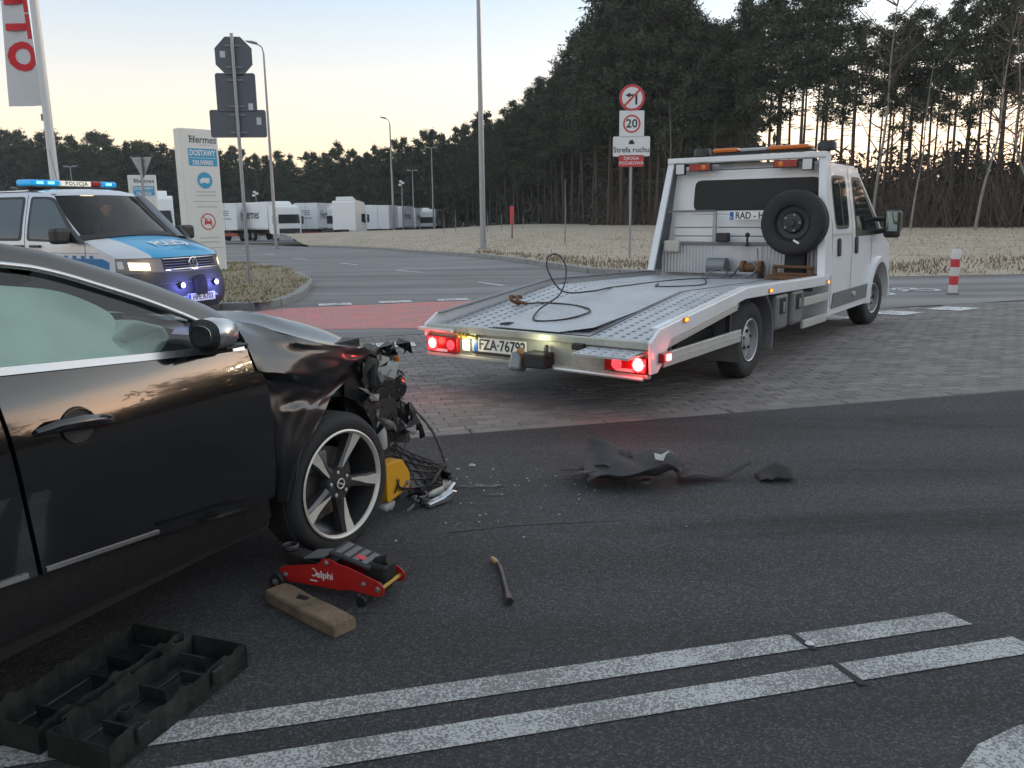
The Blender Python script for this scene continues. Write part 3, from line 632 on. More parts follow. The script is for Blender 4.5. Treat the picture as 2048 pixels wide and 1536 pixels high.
for pl, w, z_, h_ in ((p2_, .76, z2, .75), (p3_, 1.08, z3, .52)):
    m = MB(); o_ = rrect(-w / 2 - .008, w / 2 + .008, z_ - h_ / 2 - .008, z_ + h_ / 2 + .008, .045); i_ = rrect(-w / 2 + .004, w / 2 - .004, z_ - h_ / 2 + .004, z_ + h_ / 2 - .004, .036)
    m.grid([[(a, .04, b) for a, b in o_], [(a, .066, b) for a, b in o_], [(a, .066, b) for a, b in i_], [(a, .04, b) for a, b in i_]], cu=True, cv=True).build('rim', 'grey_steel', pl)
# signs facing the camera on the meadow
B = pt(1259, 523, 25.6); bz = hm(B.x, B.y); t = thing('traffic_sign', 'post with round no left turn, 20 limit, zone plate and red plate', 'traffic sign', (B.x, B.y, bz), R(2))
Z = lambda v: pt(1262, v, 25.6).z - bz
post(t, Z(175), .035)
zc = Z(196); r = .37
o = MB().prism(circ(0, zc, r, 40), -.05, -.038).build('round_plate', 'sign_red', t)
MB().prism(circ(0, zc, r - .075, 36), -.053, -.0505).build('white_disc', 'sign_white', o)
m = MB(); m.prism([(.09, zc - .19), (.15, zc - .19), (.15, zc + .07), (.12, zc + .1), (-.06, zc + .1), (-.06, zc + .145), (-.2, zc + .07), (-.06, zc - .0), (-.06, zc + .045), (.08, zc + .045), (.09, zc + .035)], -.0556, -.0535); m.build('arrow', 'sign_black', o)
m = MB(); q = R(45); d_ = Vector((math.cos(q), math.sin(q))); n_ = Vector((-d_.y, d_.x)) * .03
m.prism([tuple(Vector((0, zc)) - d_ * .31 - n_), tuple(Vector((0, zc)) + d_ * .31 - n_), tuple(Vector((0, zc)) + d_ * .31 + n_), tuple(Vector((0, zc)) - d_ * .31 + n_)], -.0586, -.0561).build('slash', 'sign_red', o)
zc = Z(248); o = MB().prism(rrect(-.36, .36, zc - .37, zc + .37, .03), -.05, -.038).build('speed_plate', 'sign_white', t)
m = MB(); a_ = circ(0, zc, .255, 36); b_ = circ(0, zc, .205, 36); m.grid([[(p[0], -.053, p[1]) for p in a_], [(p[0], -.053, p[1]) for p in b_]], cu=True).build('red_ring', 'sign_red', o)
[text(c_, .33, 'sign_black', o, frameM((x_, -.053, zc), (1, 0, 0), (0, 0, 1)), offset=.006) for c_, x_ in (('2', -.085), ('0', .085))]
zc = Z(293); o = MB().prism(rrect(-.54, .54, zc - .28, zc + .28, .04), -.05, -.038).build('zone_plate', 'sign_white', t)
text('Strefa ruchu', .215, 'sign_black', o, frameM((0, -.053, zc - .1), (1, 0, 0), (0, 0, 1)), offset=.002)
m = MB(); m.prism([(-.08, zc + .06), (.08, zc + .06), (.08, zc + .13), (.055, zc + .135), (.045, zc + .18), (-.045, zc + .18), (-.055, zc + .135), (-.08, zc + .13)], -.053, -.051); m.build('car_symbol', 'sign_black', o)
zc = Z(322); o = MB().prism(rrect(-.365, .365, zc - .165, zc + .165, .02), -.05, -.038).build('red_plate', 'sign_red', t)
[text(s_, .125, 'sign_white', o, frameM((0, -.053, zc + d_z), (1, 0, 0), (0, 0, 1)), offset=.001) for s_, d_z in (('DROGA', .07), ('PO\u017bAROWA', -.065))]
for zz in (Z(196), Z(248), Z(293), Z(322)): MB().bb(-.06, .06, -.038, .02, zz - .02, zz + .02).build('bracket', 'grey_steel', t)

# information pylons
def pylon(base, face, w, h, th, label, big):
    t = thing('information_pylon', label, 'pylon', base, math.atan2(face.y, face.x))
    # local x along the face, -y outwards
    o = MB().bb(0, w, 0, th, -.3, h).build('body', 'pylon_white', t, bevel=.02)
    def pr(poly, mt, name, d=.003, par=o): return MB().prism(poly, -d, -d + .0022).build(name, mt, par)
    k = h / 4.25; ws = w / 1.5 / k
    def rr_(x0, x1, z0, z1): return [(x0 * w, z0 * h), (x1 * w, z0 * h), (x1 * w, z1 * h), (x0 * w, z1 * h)]
    text('Hermes', .30 * k, 'dark_print', o, frameM((.58 * w, -.002, .925 * h), (1, 0, 0), (0, 0, 1)), offset=.004, sx=1.15 * ws, shear=.12)
    for i in range(3): pr([((.2 + .03 * i) * w, (.94 - .018 * i) * h), (.33 * w, (.94 - .018 * i) * h), (.33 * w, (.953 - .018 * i) * h), ((.19 + .03 * i) * w, (.953 - .018 * i) * h)], 'grey_print', 'logo_wing')
    pr(rr_(.5, .8, .887, .892), 'faint_print', 'print_line')
    b = pr(rr_(.17, .94, .745, .865), 'sign_blue', 'blue_panel')
    text('DOSTAWY', .23 * k, 'sign_white', b, frameM((.55 * w, -.0045, .833 * h), (1, 0, 0), (0, 0, 1)), offset=.006, sx=.92 * ws)
    text('DELIVERIES', .18 * k, 'sign_white', b, frameM((.55 * w, -.0045, .767 * h), (1, 0, 0), (0, 0, 1)), offset=.004, sx=.95 * ws)
    pr(rr_(.2, .91, .798, .801), 'sign_white', 'divider', .005)
    pr(circ(.56 * w, .645 * h, .235 * k * 1.1, 36), 'faint_print', 'disc_rim'); c = pr(circ(.56 * w, .645 * h, .215 * k * 1.1, 36), 'sign_blue', 'blue_disc', .006)
    cx, cz = .56 * w, .645 * h; s = .235 * k
    MB().prism([(cx - .75 * s, cz - .3 * s), (cx + .65 * s, cz - .3 * s), (cx + .65 * s, cz + .32 * s), (cx - .4 * s, cz + .32 * s), (cx - .45 * s, cz + .2 * s), (cx - .72 * s, cz + .12 * s)], -.0085, -.0062).build('lorry_symbol', 'sign_white', c)
    for wx in (-.5, .3): MB().prism(circ(cx + wx * s, cz - .3 * s, .12 * s, 12), -.0085, -.0062).build('lorry_symbol', 'sign_white', c)
    for z in (.56, .535, .455, .235, .205): pr(rr_(.3, .84, z, z + .010), 'faint_print', 'print_line')
    for z in (.495, .165): pr(rr_(.2, .93, z, z + .004), 'grey_print', 'divider')
    m = MB(); cz = .355 * h; A = circ(cx, cz, .25 * k, 36); Bc = circ(cx, cz, .215 * k, 36); m.grid([[(p[0], -.003, p[1]) for p in A], [(p[0], -.003, p[1]) for p in Bc]], cu=True).build('red_ring', 'sign_red', o)
    s = .2 * k
    MB().prism([(cx - .6 * s, cz - .35 * s), (cx - .6 * s, cz + .05 * s), (cx - .42 * s, cz + .45 * s), (cx + .42 * s, cz + .45 * s), (cx + .6 * s, cz + .05 * s), (cx + .6 * s, cz - .35 * s), (cx + .45 * s, cz - .6 * s), (cx + .3 * s, cz - .35 * s), (cx - .3 * s, cz - .35 * s), (cx - .45 * s, cz - .6 * s)], -.003, -.0008).build('car_symbol', 'sign_red', o)
    MB().prism([(cx - .36 * s, cz + .08 * s), (cx + .36 * s, cz + .08 * s), (cx + .28 * s, cz + .36 * s), (cx - .28 * s, cz + .36 * s)], -.005, -.0032).build('car_symbol', 'sign_white', o)
    MB().prism([(cx - .17 * k, cz + .15 * k), (cx + .15 * k, cz - .17 * k), (cx + .17 * k, cz - .15 * k), (cx - .15 * k, cz + .17 * k)], -.0075, -.0052).build('slash', 'sign_red', o)
    return t
b0 = pt(384, 547, 22.9); f = Vector((.66, .75, 0)).normalized(); b0.z = hi(b0.x, b0.y)
pylon(b0, f, 1.06, pt(354, 255, 22.9).z - b0.z, .36, 'big white pylon with blue panel and red ring beside the police van', True)
b1 = pt(262, 430, 44); b1.z = zg(b1.x, 44); pylon(b1, Vector((1, .25, 0)).normalized(), 1.3, pt(256, 350, 44).z - b1.z, .4, 'small white pylon far behind the police van windscreen', False)
# give way sign from behind
B = pt(290, 420, 22.4); t = thing('give_way_sign', 'back of a pale triangular sign in front of the small pylon', 'traffic sign', (B.x, B.y, hi(B.x, B.y)), R(-12)); zt = pt(276, 314, 22.4).z - hi(B.x, B.y)
MB().tube([(0, 0, -.3), (0, 0, zt)], .035, 10).build('post', 'galvanised', t, smooth=60)
MB().prism(rpoly([(-.3, zt), (.3, zt), (0, zt - .55)], .04), .05, .062).build('triangle_plate', 'galvanised', t); MB().bb(-.1, .1, .03, .05, zt - .12, zt - .09).build('bracket', 'grey_steel', t)

# banner pole
B = pt(112, 380, 20.6); bz = hi(B.x, B.y); t = thing('banner_pole', 'white flag pole with a hanging white banner lettered in red', 'flag pole', (B.x, B.y, bz))
topz = 9.5
MB().tube([(0, 0, -.3), (0, 0, 4), (0, 0, topz)], [.105, .095, .075], 12).build('pole', 'white_pole', t, smooth=60)
zb = pt(85, 210, 20.6).z - bz; m = MB(); rows = []
def bxy(k, s): # k 0..1 down, s 0..1 away from the pole
    z = topz - .25 - (topz - .25 - zb) * k; return (-.12 - s * (.62 + .05 * k), -.09 * math.sin(s * 3.3 + k * 4) - .05 * s * k, z - .04 * s * k)
bn = MB().grid([[bxy(k / 24, s / 8) for s in range(9)] for k in range(25)]).build('banner', 'banner_cloth', t, smooth=80)
MB().tube([(-.1, 0, topz - .2), (-.1, 0, zb - .3)], .008, 5).build('halyard', 'sign_white', t); MB().bb(-.14, -.06, -.03, .03, zb - .35, zb - .2).build('weight', 'grey_steel', t)
# red letters N e t t o, tops towards the pole
def letters(ch, zc, size):
    o = text(ch, size, 'banner_red', bn, Matrix.Identity(4), offset=.035, ext=.0)
    for v in o.data.vertices:
        a, b = v.co.x, v.co.y; z = zc - a; s = .5 - b / .66; k = (topz - .25 - z) / (topz - .25 - zb); p = bxy(max(0, min(1, k)), max(.02, min(.98, s))); v.co = (p[0], p[1] - .012, z)
zo = pt(45, 112, 20.6).z - bz
for i, ch in enumerate('OTTEN'): letters(ch, zo + i * .56 + (.0 if i < 1 else .07), .80)

# red topped marker, stakes, bollard
def stake(u, v0, v1, D, name, label, r=.03, mt='wood_post'):
    a = pt(u, v1, D); t = thing(name, label, 'stake', (a.x, a.y, hm(a.x, a.y) - .05)); h = pt(u, v0, D).z - hm(a.x, a.y)
    MB().tube([(0, 0, 0), (.02, 0, h * .5), (.0, 0, h)], [r, r, r * .6], 6).build('stem', mt, t); return t, h
t, h = stake(1024, 410, 460, 46, 'marker_post', 'low post with a red board on the meadow right of the lamp post', .05); t['category'] = 'marker'
MB().bb(-.1, .12, -.03, .03, h * .45, h).build('board', 'sign_red', t, bevel=.01)
for u, v0, v1, D, lab in ((1130, 355, 474, 36, 'lone thin sapling stake between lamp post and traffic sign'), (975, 425, 452, 60, 'small pale stake just right of the thick lamp post'), (1003, 428, 450, 64, 'small stake left of the red topped marker'), (888, 428, 455, 66, 'short stake right of the last lorry'), (911, 420, 456, 66, 'taller stake further right of the last lorry'), (1046, 430, 449, 62, 'small stake just right of the red topped marker')):
    stake(u, v0, v1, D, 'wooden_stake', lab, .028, 'birch_bark')
B = pt(1905, 588, 14.85); t = thing('bollard', 'red and white banded bollard at the edge of the cycle path', 'bollard', (B.x, B.y, 0)); h = 1.0; r = .075
mat('bollard_white', (.62, .58, .56), .5, var=.06, dirt=(.4, .36, .33), dirt_amt=.3); mat('bollard_red', (.55, .04, .045), .5, var=.08)
hh = pt(1911, 500, 14.85).z; ed = [0, .22, .42, .62, .8, 1.0]
for i in range(5): MB().lathe([(r, ed[i] * hh), (r, ed[i + 1] * hh)] + ([(r * .85, hh + .01), (0, hh + .012)] if i == 4 else []), 20, ax='z').build('white_band' if i % 2 == 0 else 'red_band', 'bollard_white' if i % 2 == 0 else 'bollard_red', t, smooth=50)
MB().lathe([(r * 1.35, 0.001), (r * 1.35, .03), (r, .035)], 20, ax='z').build('base_ring', 'grey_steel', t)

# ------------------------------------------------------------------ lorries
mat('lorry_white', (.78, .79, .81), .45, var=.06, scale=1.5, dirt=(.42, .41, .40), dirt_amt=.25, dirt_scale=.9); mat('lorry_dark', (.03, .032, .036), .6, var=.2); mat('lorry_glass', (.03, .04, .05), .08, spec=.6, var=0)
mat('lorry_tyre', (.025, .025, .026), .85, var=.2); mat('lorry_red', (.35, .07, .05), .5, var=.1)
mat('lorry_grey', (.40, .40, .41), .5, var=.06, scale=1.5)
def swap_body(t, x0, x1, z0=1.15, z1=3.85, w=2.5, txt=True, logo=True):
    b = MB().bb(x0, x1, -w / 2, w / 2, z0, z1).build('box_body', 'lorry_white', t, bevel=.03)
    L = x1 - x0; cx = (x0 + x1) / 2
    if txt:
        for s in (-1, 1):
            text('Hermes', 1.25, 'dark_print', b, frameM((cx + s * .5 * 1, s * (w / 2 + .004), (z0 + z1) / 2 + .1), (-s, 0, 0), (0, 0, 1)), offset=.03, shear=.1, sx=1.05)
            for k in range(3): MB().prism([(cx + s * (2.9 - .1 * k), 2.85 - .3 * k), (cx + s * 2.3, 2.85 - .3 * k), (cx + s * 2.3, 2.65 - .3 * k), (cx + s * (2.8 - .1 * k), 2.65 - .3 * k)], s * (w / 2 + .003), s * (w / 2 + .006)).build('logo_wing', 'grey_print', b)
    if logo:
        for k in range(3): MB().prism([(.55 - .15 * k, 3.1 - .2 * k), (-.45 - .0 * k, 3.1 - .2 * k), (-.45, 2.98 - .2 * k), (.45 - .15 * k, 2.98 - .2 * k)], x0 - .004, x0 - .001, 'x').build('logo_wing', 'grey_print', b)
        text('Hermes', .42, 'grey_print', b, frameM((x0 - .004, 0, 2.3), (0, -1, 0), (0, 0, 1)), offset=.01)
    m = MB()
    for yy in (-w / 2 - .012, w / 2 + .012): m.bb(x0, x1, yy - .015, yy + .015, z0 - .02, z0 + .12)
    for yy in (-.02, .0): m.bb(x0 - .02, x0 - .005, yy, yy + .02, z0, z1)
    m.build('side_rail', 'lorry_grey', b); return b
def wheels(t, xs, w=2.45, r=.5):
    for x in xs:
        for s in (-1, 1):
            y0 = s * w / 2; o = MB().lathe([(.2, y0 - s * .05), (r * .6, y0), (r, y0 - s * .02), (r, y0 - s * .3), (.2, y0 - s * .3)], 18, (x, 0, r)).build('wheel', 'lorry_tyre', t)
            MB().lathe([(.05, y0 + s * .01), (r * .55, y0 - s * .02), (r * .58, y0 + s * .005)], 14, (x, 0, r)).build('rim', 'lorry_grey', o)
def chassis(t, x0, x1): MB().bb(x0, x1, -.45, .45, .75, 1.05).build('chassis', 'lorry_dark', t); MB().bb(x0 - .05, x0 + .05, -1.2, 1.2, .55, .85).build('rear_bumper', 'lorry_red', t)
def cab(t, x0, x1, top=3.55, w=2.45, slab=False):
    """cab, front towards +x"""
    d = x1 - x0
    o = MB().prism(rpoly([(x0, .8), (x1 - .05, .6), (x1, 1.5), (x1 - .12, 2.4), (x1 - .35, top - .2), (x0 + .7, top), (x0, top - .05)], .15), -w / 2, w / 2).build('cab', 'lorry_white', t, bevel=.08)
    MB().prism([(-1.1, 1.75), (1.1, 1.75), (1.02, 2.6), (-1.02, 2.6)], x1 - .115, x1 + .0, 'x').build('windscreen', 'lorry_glass', o)
    MB().bb(x1 - .04, x1 + .03, -1.05, 1.05, .5, 1.25).build('grille', 'lorry_dark', o, bevel=.03); MB().bb(x1 - .3, x1 + .04, -1.2, 1.2, .35, .62).build('bumper', 'lorry_grey', o, bevel=.03)
    for s in (-1, 1):
        MB().prism([(x1 - 1.15, 1.75), (x1 - .3, 1.6), (x1 - .35, 2.45), (x1 - 1.1, 2.5)], s * (w / 2 - .01), s * (w / 2 + .006)).build('side_window', 'lorry_glass', o)
        MB().box((x1 - .15, s * (w / 2 + .22), 2.05), (.12, .2, .75)).build('mirror', 'lorry_dark', o, bevel=.03); MB().bb(x1 - .02, x1 + .035, s * .75 - .2, s * .75 + .2, .66, .84).build('headlight', 'lamp_glass', o)
    MB().prism([(x0 + .2, top - .02), (x0 + 1.1, top - .06), (x0 + .4, top + .3), (x0 + .2, top + .35)], -.9, .9).build('wind_deflector', 'lorry_white', o, bevel=.05)
GL = 'lorries parked in the lot'
def lorry(u, D, az, label, parts, v=None):
    x = px_dir(u) * D; t = thing('lorry', label, 'lorry', (x, D, zg(x, D)), R(90 - az), GL)
    for p in parts:
        if p[0] == 'body': swap_body(t, *p[1:])
        elif p[0] == 'cab': cab(t, *p[1:])
        elif p[0] == 'wheels': wheels(t, p[1])
        elif p[0] == 'chassis': chassis(t, *p[1:])
    return t
RIG = [('body', -7.6, -.1), ('cab', .1, 2.2), ('wheels', (-5.6, -4.3, 1.2)), ('chassis', -7.4, 1.5)]
TRL = [('body', 0, 7.5), ('wheels', (1.6, 2.9)), ('chassis', .1, 7.4)]
TRC = [('cab', 2.4, 4.7, 3.6), ('wheels', (.5, 3.9)), ('chassis', -.6, 4.0)]
lorry(342, 62, 158, 'white lorry cab showing between the two pylons', TRC)
lorry(476, 88, 6, 'lettered white trailer behind the stop sign post, tail towards us', TRL)
lorry(582, 86, 142, 'lettered white lorry with a dark windscreen beside the tall lamp post', RIG)
lorry(632, 92, 4, 'white trailer with grey wing logo and red tail bar', TRL)
lorry(668, 100, 158, 'low white cab squeezed between trailer and tractor unit', TRC)
lorry(703, 82, 18, 'tall white tractor unit seen from behind', [('cab', .2, 2.5, 3.75), ('wheels', (-1.6, 1.7)), ('chassis', -2.6, 2.2)])
lorry(742, 104, 1, 'white trailer half hidden behind the tall tractor unit', TRL)
lorry(770, 96, 3, 'white box lorry at the arm lamp post', [('body', 0, 5.5, 1.0, 3.6, 2.5, False, False), ('wheels', (1.3, 4.6)), ('chassis', 0, 6)])
lorry(800, 112, 4, 'white lettered trailer right of the arm lamp post', TRL)
lorry(826, 124, 5, 'lettered trailer behind the floodlight mast', TRL)
lorry(848, 132, 158, 'distant white cab, last but one of the row', TRC)
lorry(724, 118, 156, 'white cab peeping out right of the tall tractor unit', TRC)
lorry(786, 122, 156, 'white cab just behind the arm lamp post', TRC)
lorry(866, 140, 6, 'farthest trailer at the right end of the row', TRL)
# ------------------------------------------------------------------ tow truck
mat('truck_white', (.72, .73, .75), .32, var=.04, scale=2, coat=.35, dirt=(.40, .39, .36), dirt_amt=.22, dirt_scale=1.6)
mat('alu', (.62, .62, .60), .38, .55, var=.1, scale=4, dirt=(.3, .29, .27), dirt_amt=.2)
mat('deck_steel', (.46, .47, .50), .42, .5, var=.16, scale=3, dirt=(.16, .16, .16), dirt_amt=.35, dirt_scale=2)
mat('rear_steel', (.42, .43, .38), .5, .35, var=.15, scale=3, dirt=(.16, .15, .12), dirt_amt=.45, dirt_scale=4)
mat('frame_grey', (.16, .165, .175), .55, .3, var=.12, scale=4)
mat('underbody', (.018, .018, .019), .8, var=.3); mat('black_plastic', (.02, .02, .022), .5, var=.2, scale=10)
mat('tyre', (.022, .022, .023), .8, var=.25, scale=12, bump=.2, bscale=80, dirt=(.07, .065, .06), dirt_amt=.3)
mat('tint_glass', (.03, .032, .036), .25, spec=.15, var=0); mat('window_glass', (.02, .025, .028), .04, spec=.8, var=0)
mat('wheel_silver', (.45, .45, .46), .4, .6, var=.12, scale=8, dirt=(.2, .19, .18), dirt_amt=.3)
mat('lens_red', (.30, .01, .01), .2, var=.05); mat('lens_clear', (.6, .6, .6), .15, var=0); mat('lens_orange', (.7, .2, .02), .25, var=.05)
mat('lamp_red_on', (.5, .02, .02), .3, var=0, emit=(1, .03, .04), estr=.55); mat('lamp_hot_on', (.9, .3, .3), .3, var=0, emit=(1, .16, .15), estr=1.6); mat('lamp_amber_on', (.8, .3, .05), .3, var=0, emit=(1, .2, .02), estr=.7); mat('plate_lamp_on', (.9, .9, .7), .3, var=0, emit=(1, .95, .6), estr=1.5)
mat('plate_white', (.75, .75, .70), .4, var=.02); mat('plate_blue', (.02, .09, .40), .4, var=0); mat('brass', (.45, .30, .08), .45, .8, var=.2); mat('rust', (.17, .085, .045), .85, .2, var=.5, scale=14, bump=.3)
mat('cream_plastic', (.45, .43, .38), .5, var=.1)
def checker_mat():
    m = bpy.data.materials.new('checker_plate'); m.use_nodes = True; t = m.node_tree; n = t.nodes; l = t.links; b = n['Principled BSDF']; b.inputs['Metallic'].default_value = .4; b.inputs['Roughness'].default_value = .42
    tc = n.new('ShaderNodeTexCoord'); mp = n.new('ShaderNodeMapping'); mp.inputs['Rotation'].default_value = (0, 0, R(45)); mp.inputs['Scale'].default_value = (22, 22, 22); l.new(tc.outputs['Object'], mp.inputs[0])
    ck = n.new('ShaderNodeTexWave'); ck.inputs['Scale'].default_value = .5; l.new(mp.outputs[0], ck.inputs[0]); c2 = n.new('ShaderNodeTexWave'); c2.bands_direction = 'Y'; c2.inputs['Scale'].default_value = .5; l.new(mp.outputs[0], c2.inputs[0])
    mu = n.new('ShaderNodeMath'); mu.operation = 'MULTIPLY'; l.new(ck.outputs['Fac'], mu.inputs[0]); l.new(c2.outputs['Fac'], mu.inputs[1])
    bp = n.new('ShaderNodeBump'); bp.inputs['Strength'].default_value = .7; bp.inputs['Distance'].default_value = .01; l.new(mu.outputs[0], bp.inputs['Height']); l.new(bp.outputs[0], b.inputs['Normal'])
    ns = n.new('ShaderNodeTexNoise'); ns.inputs['Scale'].default_value = 3; ns.inputs['Detail'].default_value = 7; l.new(tc.outputs['Object'], ns.inputs[0])
    mx = n.new('ShaderNodeMix'); mx.data_type = 'RGBA'; mx.inputs[6].default_value = (.34, .35, .37, 1); mx.inputs[7].default_value = (.62, .63, .66, 1); l.new(ns.outputs['Fac'], mx.inputs[0]); l.new(mx.outputs[2], b.inputs['Base Color']); M['checker_plate'] = m
checker_mat()
def point_light(name, loc, col, power, parent, r=.03):
    l = bpy.data.lights.new(name, 'POINT'); l.color = col; l.energy = power; l.shadow_soft_size = r; o = bpy.data.objects.new(name, l); C.objects.link(o); o.location = loc; o.parent = parent; return o

def tyre_wheel(parent, loc, r, w, rim_r, side=-1, steer=0.0, mt='wheel_silver', holes=9, name='wheel'):
    """wheel whose outer face looks to side*Y"""
    g = bpy.data.objects.new(name, None); C.objects.link(g); g.parent = parent; g.location = loc; g.rotation_euler = (0, 0, steer)
    s = side; h = w / 2
    prof = [(rim_r * .96, -h * .8), (rim_r + .01, -h * .95), (r * .9, -h), (r * .965, -h * .86), (r, -h * .6), (r, h * .6), (r * .965, h * .86), (r * .9, h), (rim_r + .01, h * .95), (rim_r * .96, h * .8)]
    MB().lathe([(a, b) for a, b in prof], 48).build('tyre', 'tyre', g, smooth=50)
    m = MB()
    for k in range(5):  # tread grooves stand proud as thin ribs
        y = -h * .5 + h * k * .25; m.lathe([(r - .001, y - .012), (r + .004, y - .01), (r + .004, y + .01), (r - .001, y + .012)], 48)
    m.build('tread', 'tyre', g, smooth=50)
    return g
tw = thing('tow_truck', 'white crew cab flatbed tow truck with empty sloping deck', 'tow truck', (1.370, 8.160, 0), R(90 - 36.19))
def zd(X): return .575 + (X + 2.08) / 1.73 * .215 if X < -.35 else .79 - (X + .35) * .022
# deck
for s, nm in ((-1, 'r'), (1, 'l')):
    pol = [(-2.12, .60), (-1.97, .68), (-.31, .845), (2.12, .79), (2.12, .69), (-.35, .75), (-1.8, .585), (-1.9, .45), (-2.0, .37), (-2.1, .37)] if s < 0 else [(-2.12, .60), (-1.97, .68), (-.31, .845), (2.12, .79), (2.12, .69), (-.35, .75), (-1.95, .55), (-2.12, .5)]
    MB().prism(pol, s * 1.05, s * 1.025).build('side_rail', 'truck_white', tw, bevel=.006)
    m = MB(); m.prism([(-1.97, .685), (-.31, .850), (2.12, .795), (2.12, .783), (-.31, .838), (-1.97, .673)], s * 1.024, s * .975); m.build('rail_lip', 'frame_grey' if s > 0 else 'truck_white', tw)
def perforated(x0, x1, y0, y1, nx, ny, zf, mt, name, parent, hole=.45):
    m = MB(); dx, dy = (x1 - x0) / nx, (y1 - y0) / ny
    for i in range(nx):
        for j in range(ny):
            a, b = x0 + i * dx, y0 + j * dy; hx, hy = dx * hole / 2, dy * hole * .36; cx, cy = a + dx / 2, b + dy / 2
            O = [(a, b), (a + dx, b), (a + dx, b + dy), (a, b + dy)]; I = [(cx - hx, cy - hy), (cx + hx, cy - hy), (cx + hx, cy + hy), (cx - hx, cy + hy)]
            n = len(m.v); m.v += [(p[0], p[1], zf(p[0])) for p in O] + [(p[0], p[1], zf(p[0]) + .005) for p in I] + [(p[0], p[1], zf(p[0]) - .012) for p in I]
            f = [(n + k, n + (k + 1) % 4, n + 4 + (k + 1) % 4, n + 4 + k) for k in range(4)] + [(n + 4 + k, n + 4 + (k + 1) % 4, n + 8 + (k + 1) % 4, n + 8 + k) for k in range(4)]
            m.f += f; m.m += [0] * 8
    return m.build(name, mt, parent)
for s in (-1, 1): 
    perforated(-2.06, -.35, min(s * .48, s * .99), max(s * .48, s * .99), 21, 5, zd, 'deck_steel', 'perforated_runway', tw)
    perforated(-.35, 1.95, min(s * .48, s * .99), max(s * .48, s * .99), 28, 5, zd, 'deck_steel', 'perforated_runway', tw)
MB().grid([[(x, y, zd(x) + .004) for y in (-.475, 0, .475)] for x in (-1.98, -.35, 1.95)]).build('centre_plate', 'checker_plate', tw)
# patched sheet lifted at its rear corner
m = MB(); m.grid([[(-1.97, .45, zd(-1.97) + .010), (-1.99, -.2, zd(-1.97) + .012), (-1.9, -.46, zd(-1.9) + .045)], [(-1.2, .45, zd(-1.2) + .010), (-1.2, -.2, zd(-1.2) + .012), (-1.2, -.46, zd(-1.2) + .014)], [(-.36, .45, zd(-.36) + .010), (-.36, -.2, zd(-.36) + .010), (-.36, -.46, zd(-.36) + .010)]]); m.build('patch_sheet', 'checker_plate', tw)
MB().grid([[(x, y, zd(x) - .02) for y in (-1.02, 1.02)] for x in (-2.07, -.35, 2.1)]).build('underdeck', 'underbody', tw)
for x in (-1.6, -1.0, -.4, .3, 1.0, 1.7): MB().bb(x - .03, x + .03, -1.0, 1.0, zd(x) - .1, zd(x) - .025).build('cross_member', 'frame_grey', tw)
for s in (-.38, .38): MB().bb(-1.9, 4.2, s - .04, s + .04, .50, .62).build('chassis_rail', 'underbody', tw)
MB().bb(-1.2, 1.9, -.8, .8, .34, .5).build('fuel_tank', 'underbody', tw, bevel=.03)
# tail
MB().bb(-2.115, -2.065, -1.024, 1.05, .545, .60).build('tail_beam', 'rear_steel', tw, bevel=.006)
MB().bb(-2.07, -2.055, -1.024, 1.05, .36, .545).build('tail_panel', 'rear_steel', tw)
MB().bb(-2.10, -2.05, -1.024, 1.05, .335, .365).build('tail_lower_bar', 'rear_steel', tw, bevel=.005)
pl = MB().bb(-2.088, -2.074, .03, .55, .405, .52).build('number_plate', 'plate_white', tw, bevel=.004); MB().bb(-2.0905, -2.0885, .505, .548, .407, .518).build('plate_strip', 'plate_blue', pl)
text('FZA\u00b776792', .118, 'sign_black', pl, frameM((-2.0895, .265, .4625), (0, -1, 0), (0, 0, 1)), offset=.002, sx=.86, ext=.0008)
MB().bb(-2.094, -2.072, .02, .56, .385, .403).build('plate_holder', 'black_plastic', tw)
def tail_lamp(y0, y1, z0, z1, on_left):
    o = MB().bb(-2.12, -2.075, y0, y1, z0, z1).build('tail_lamp', 'lens_red', tw, bevel=.006); w = y1 - y0
    a, b = (y1 - w * .36, y1 - w * .06) if on_left else (y0 + w * .05, y0 + w * .33)
    MB().lathe([(.0, -2.129), (.03, -2.127), (.05, -2.1215)], 16, (0, (a + b) / 2, (z0 + z1) / 2 + .005), 'x').build('lit_bulb', 'lamp_hot_on', o)
    MB().bb(-2.1225, -2.1205, (y0 + y1) / 2 - w * .2, (y0 + y1) / 2 + w * .22, z0 + .005, z0 + .028).build('reflector', 'lens_clear', o)
    MB().lathe([(.0, -2.132), (.03, -2.129), (.042, -2.1205)], 14, (0, y0 + w * .2 if on_left else y1 - w * .3, (z0 + z1) / 2), 'x').build('lens', 'lamp_red_on', o)
    MB().bb(-2.1235, -2.1205, a, b, z0 + .012, z1 - .012).build('lit_segment', 'lamp_red_on', o)
    return o
tail_lamp(.70, 1.03, .375, .505, True); tail_lamp(-1.02, -.68, .375, .485, False)
point_light('tail_light', (-2.22, .95, .45), (1, .06, .05), .35, tw); point_light('tail_light', (-2.22, -.96, .43), (1, .06, .05), .35, tw)
o = MB().bb(-2.10, -2.075, .585, .66, .40, .50).build('plate_lamp', 'lens_clear', tw, bevel=.005); MB().bb(-2.104, -2.1005, .60, .645, .415, .47).build('bulb', 'plate_lamp_on', o)
point_light('plate_light', (-2.14, .60, .475), (1, .95, .55), .22, tw, .02); point_light('plate_light', (-2.20, -.12, .55), (1, .98, .6), .16, tw, .03)
o = MB().bb(-2.16, -2.09, .72, 1.09, .55, .575).build('ramp_latch', 'alu', tw, bevel=.004); MB().tube([(-2.11, .72, .535), (-2.11, .50, .52)], .016, 8).build('latch_pin', 'brass', o)
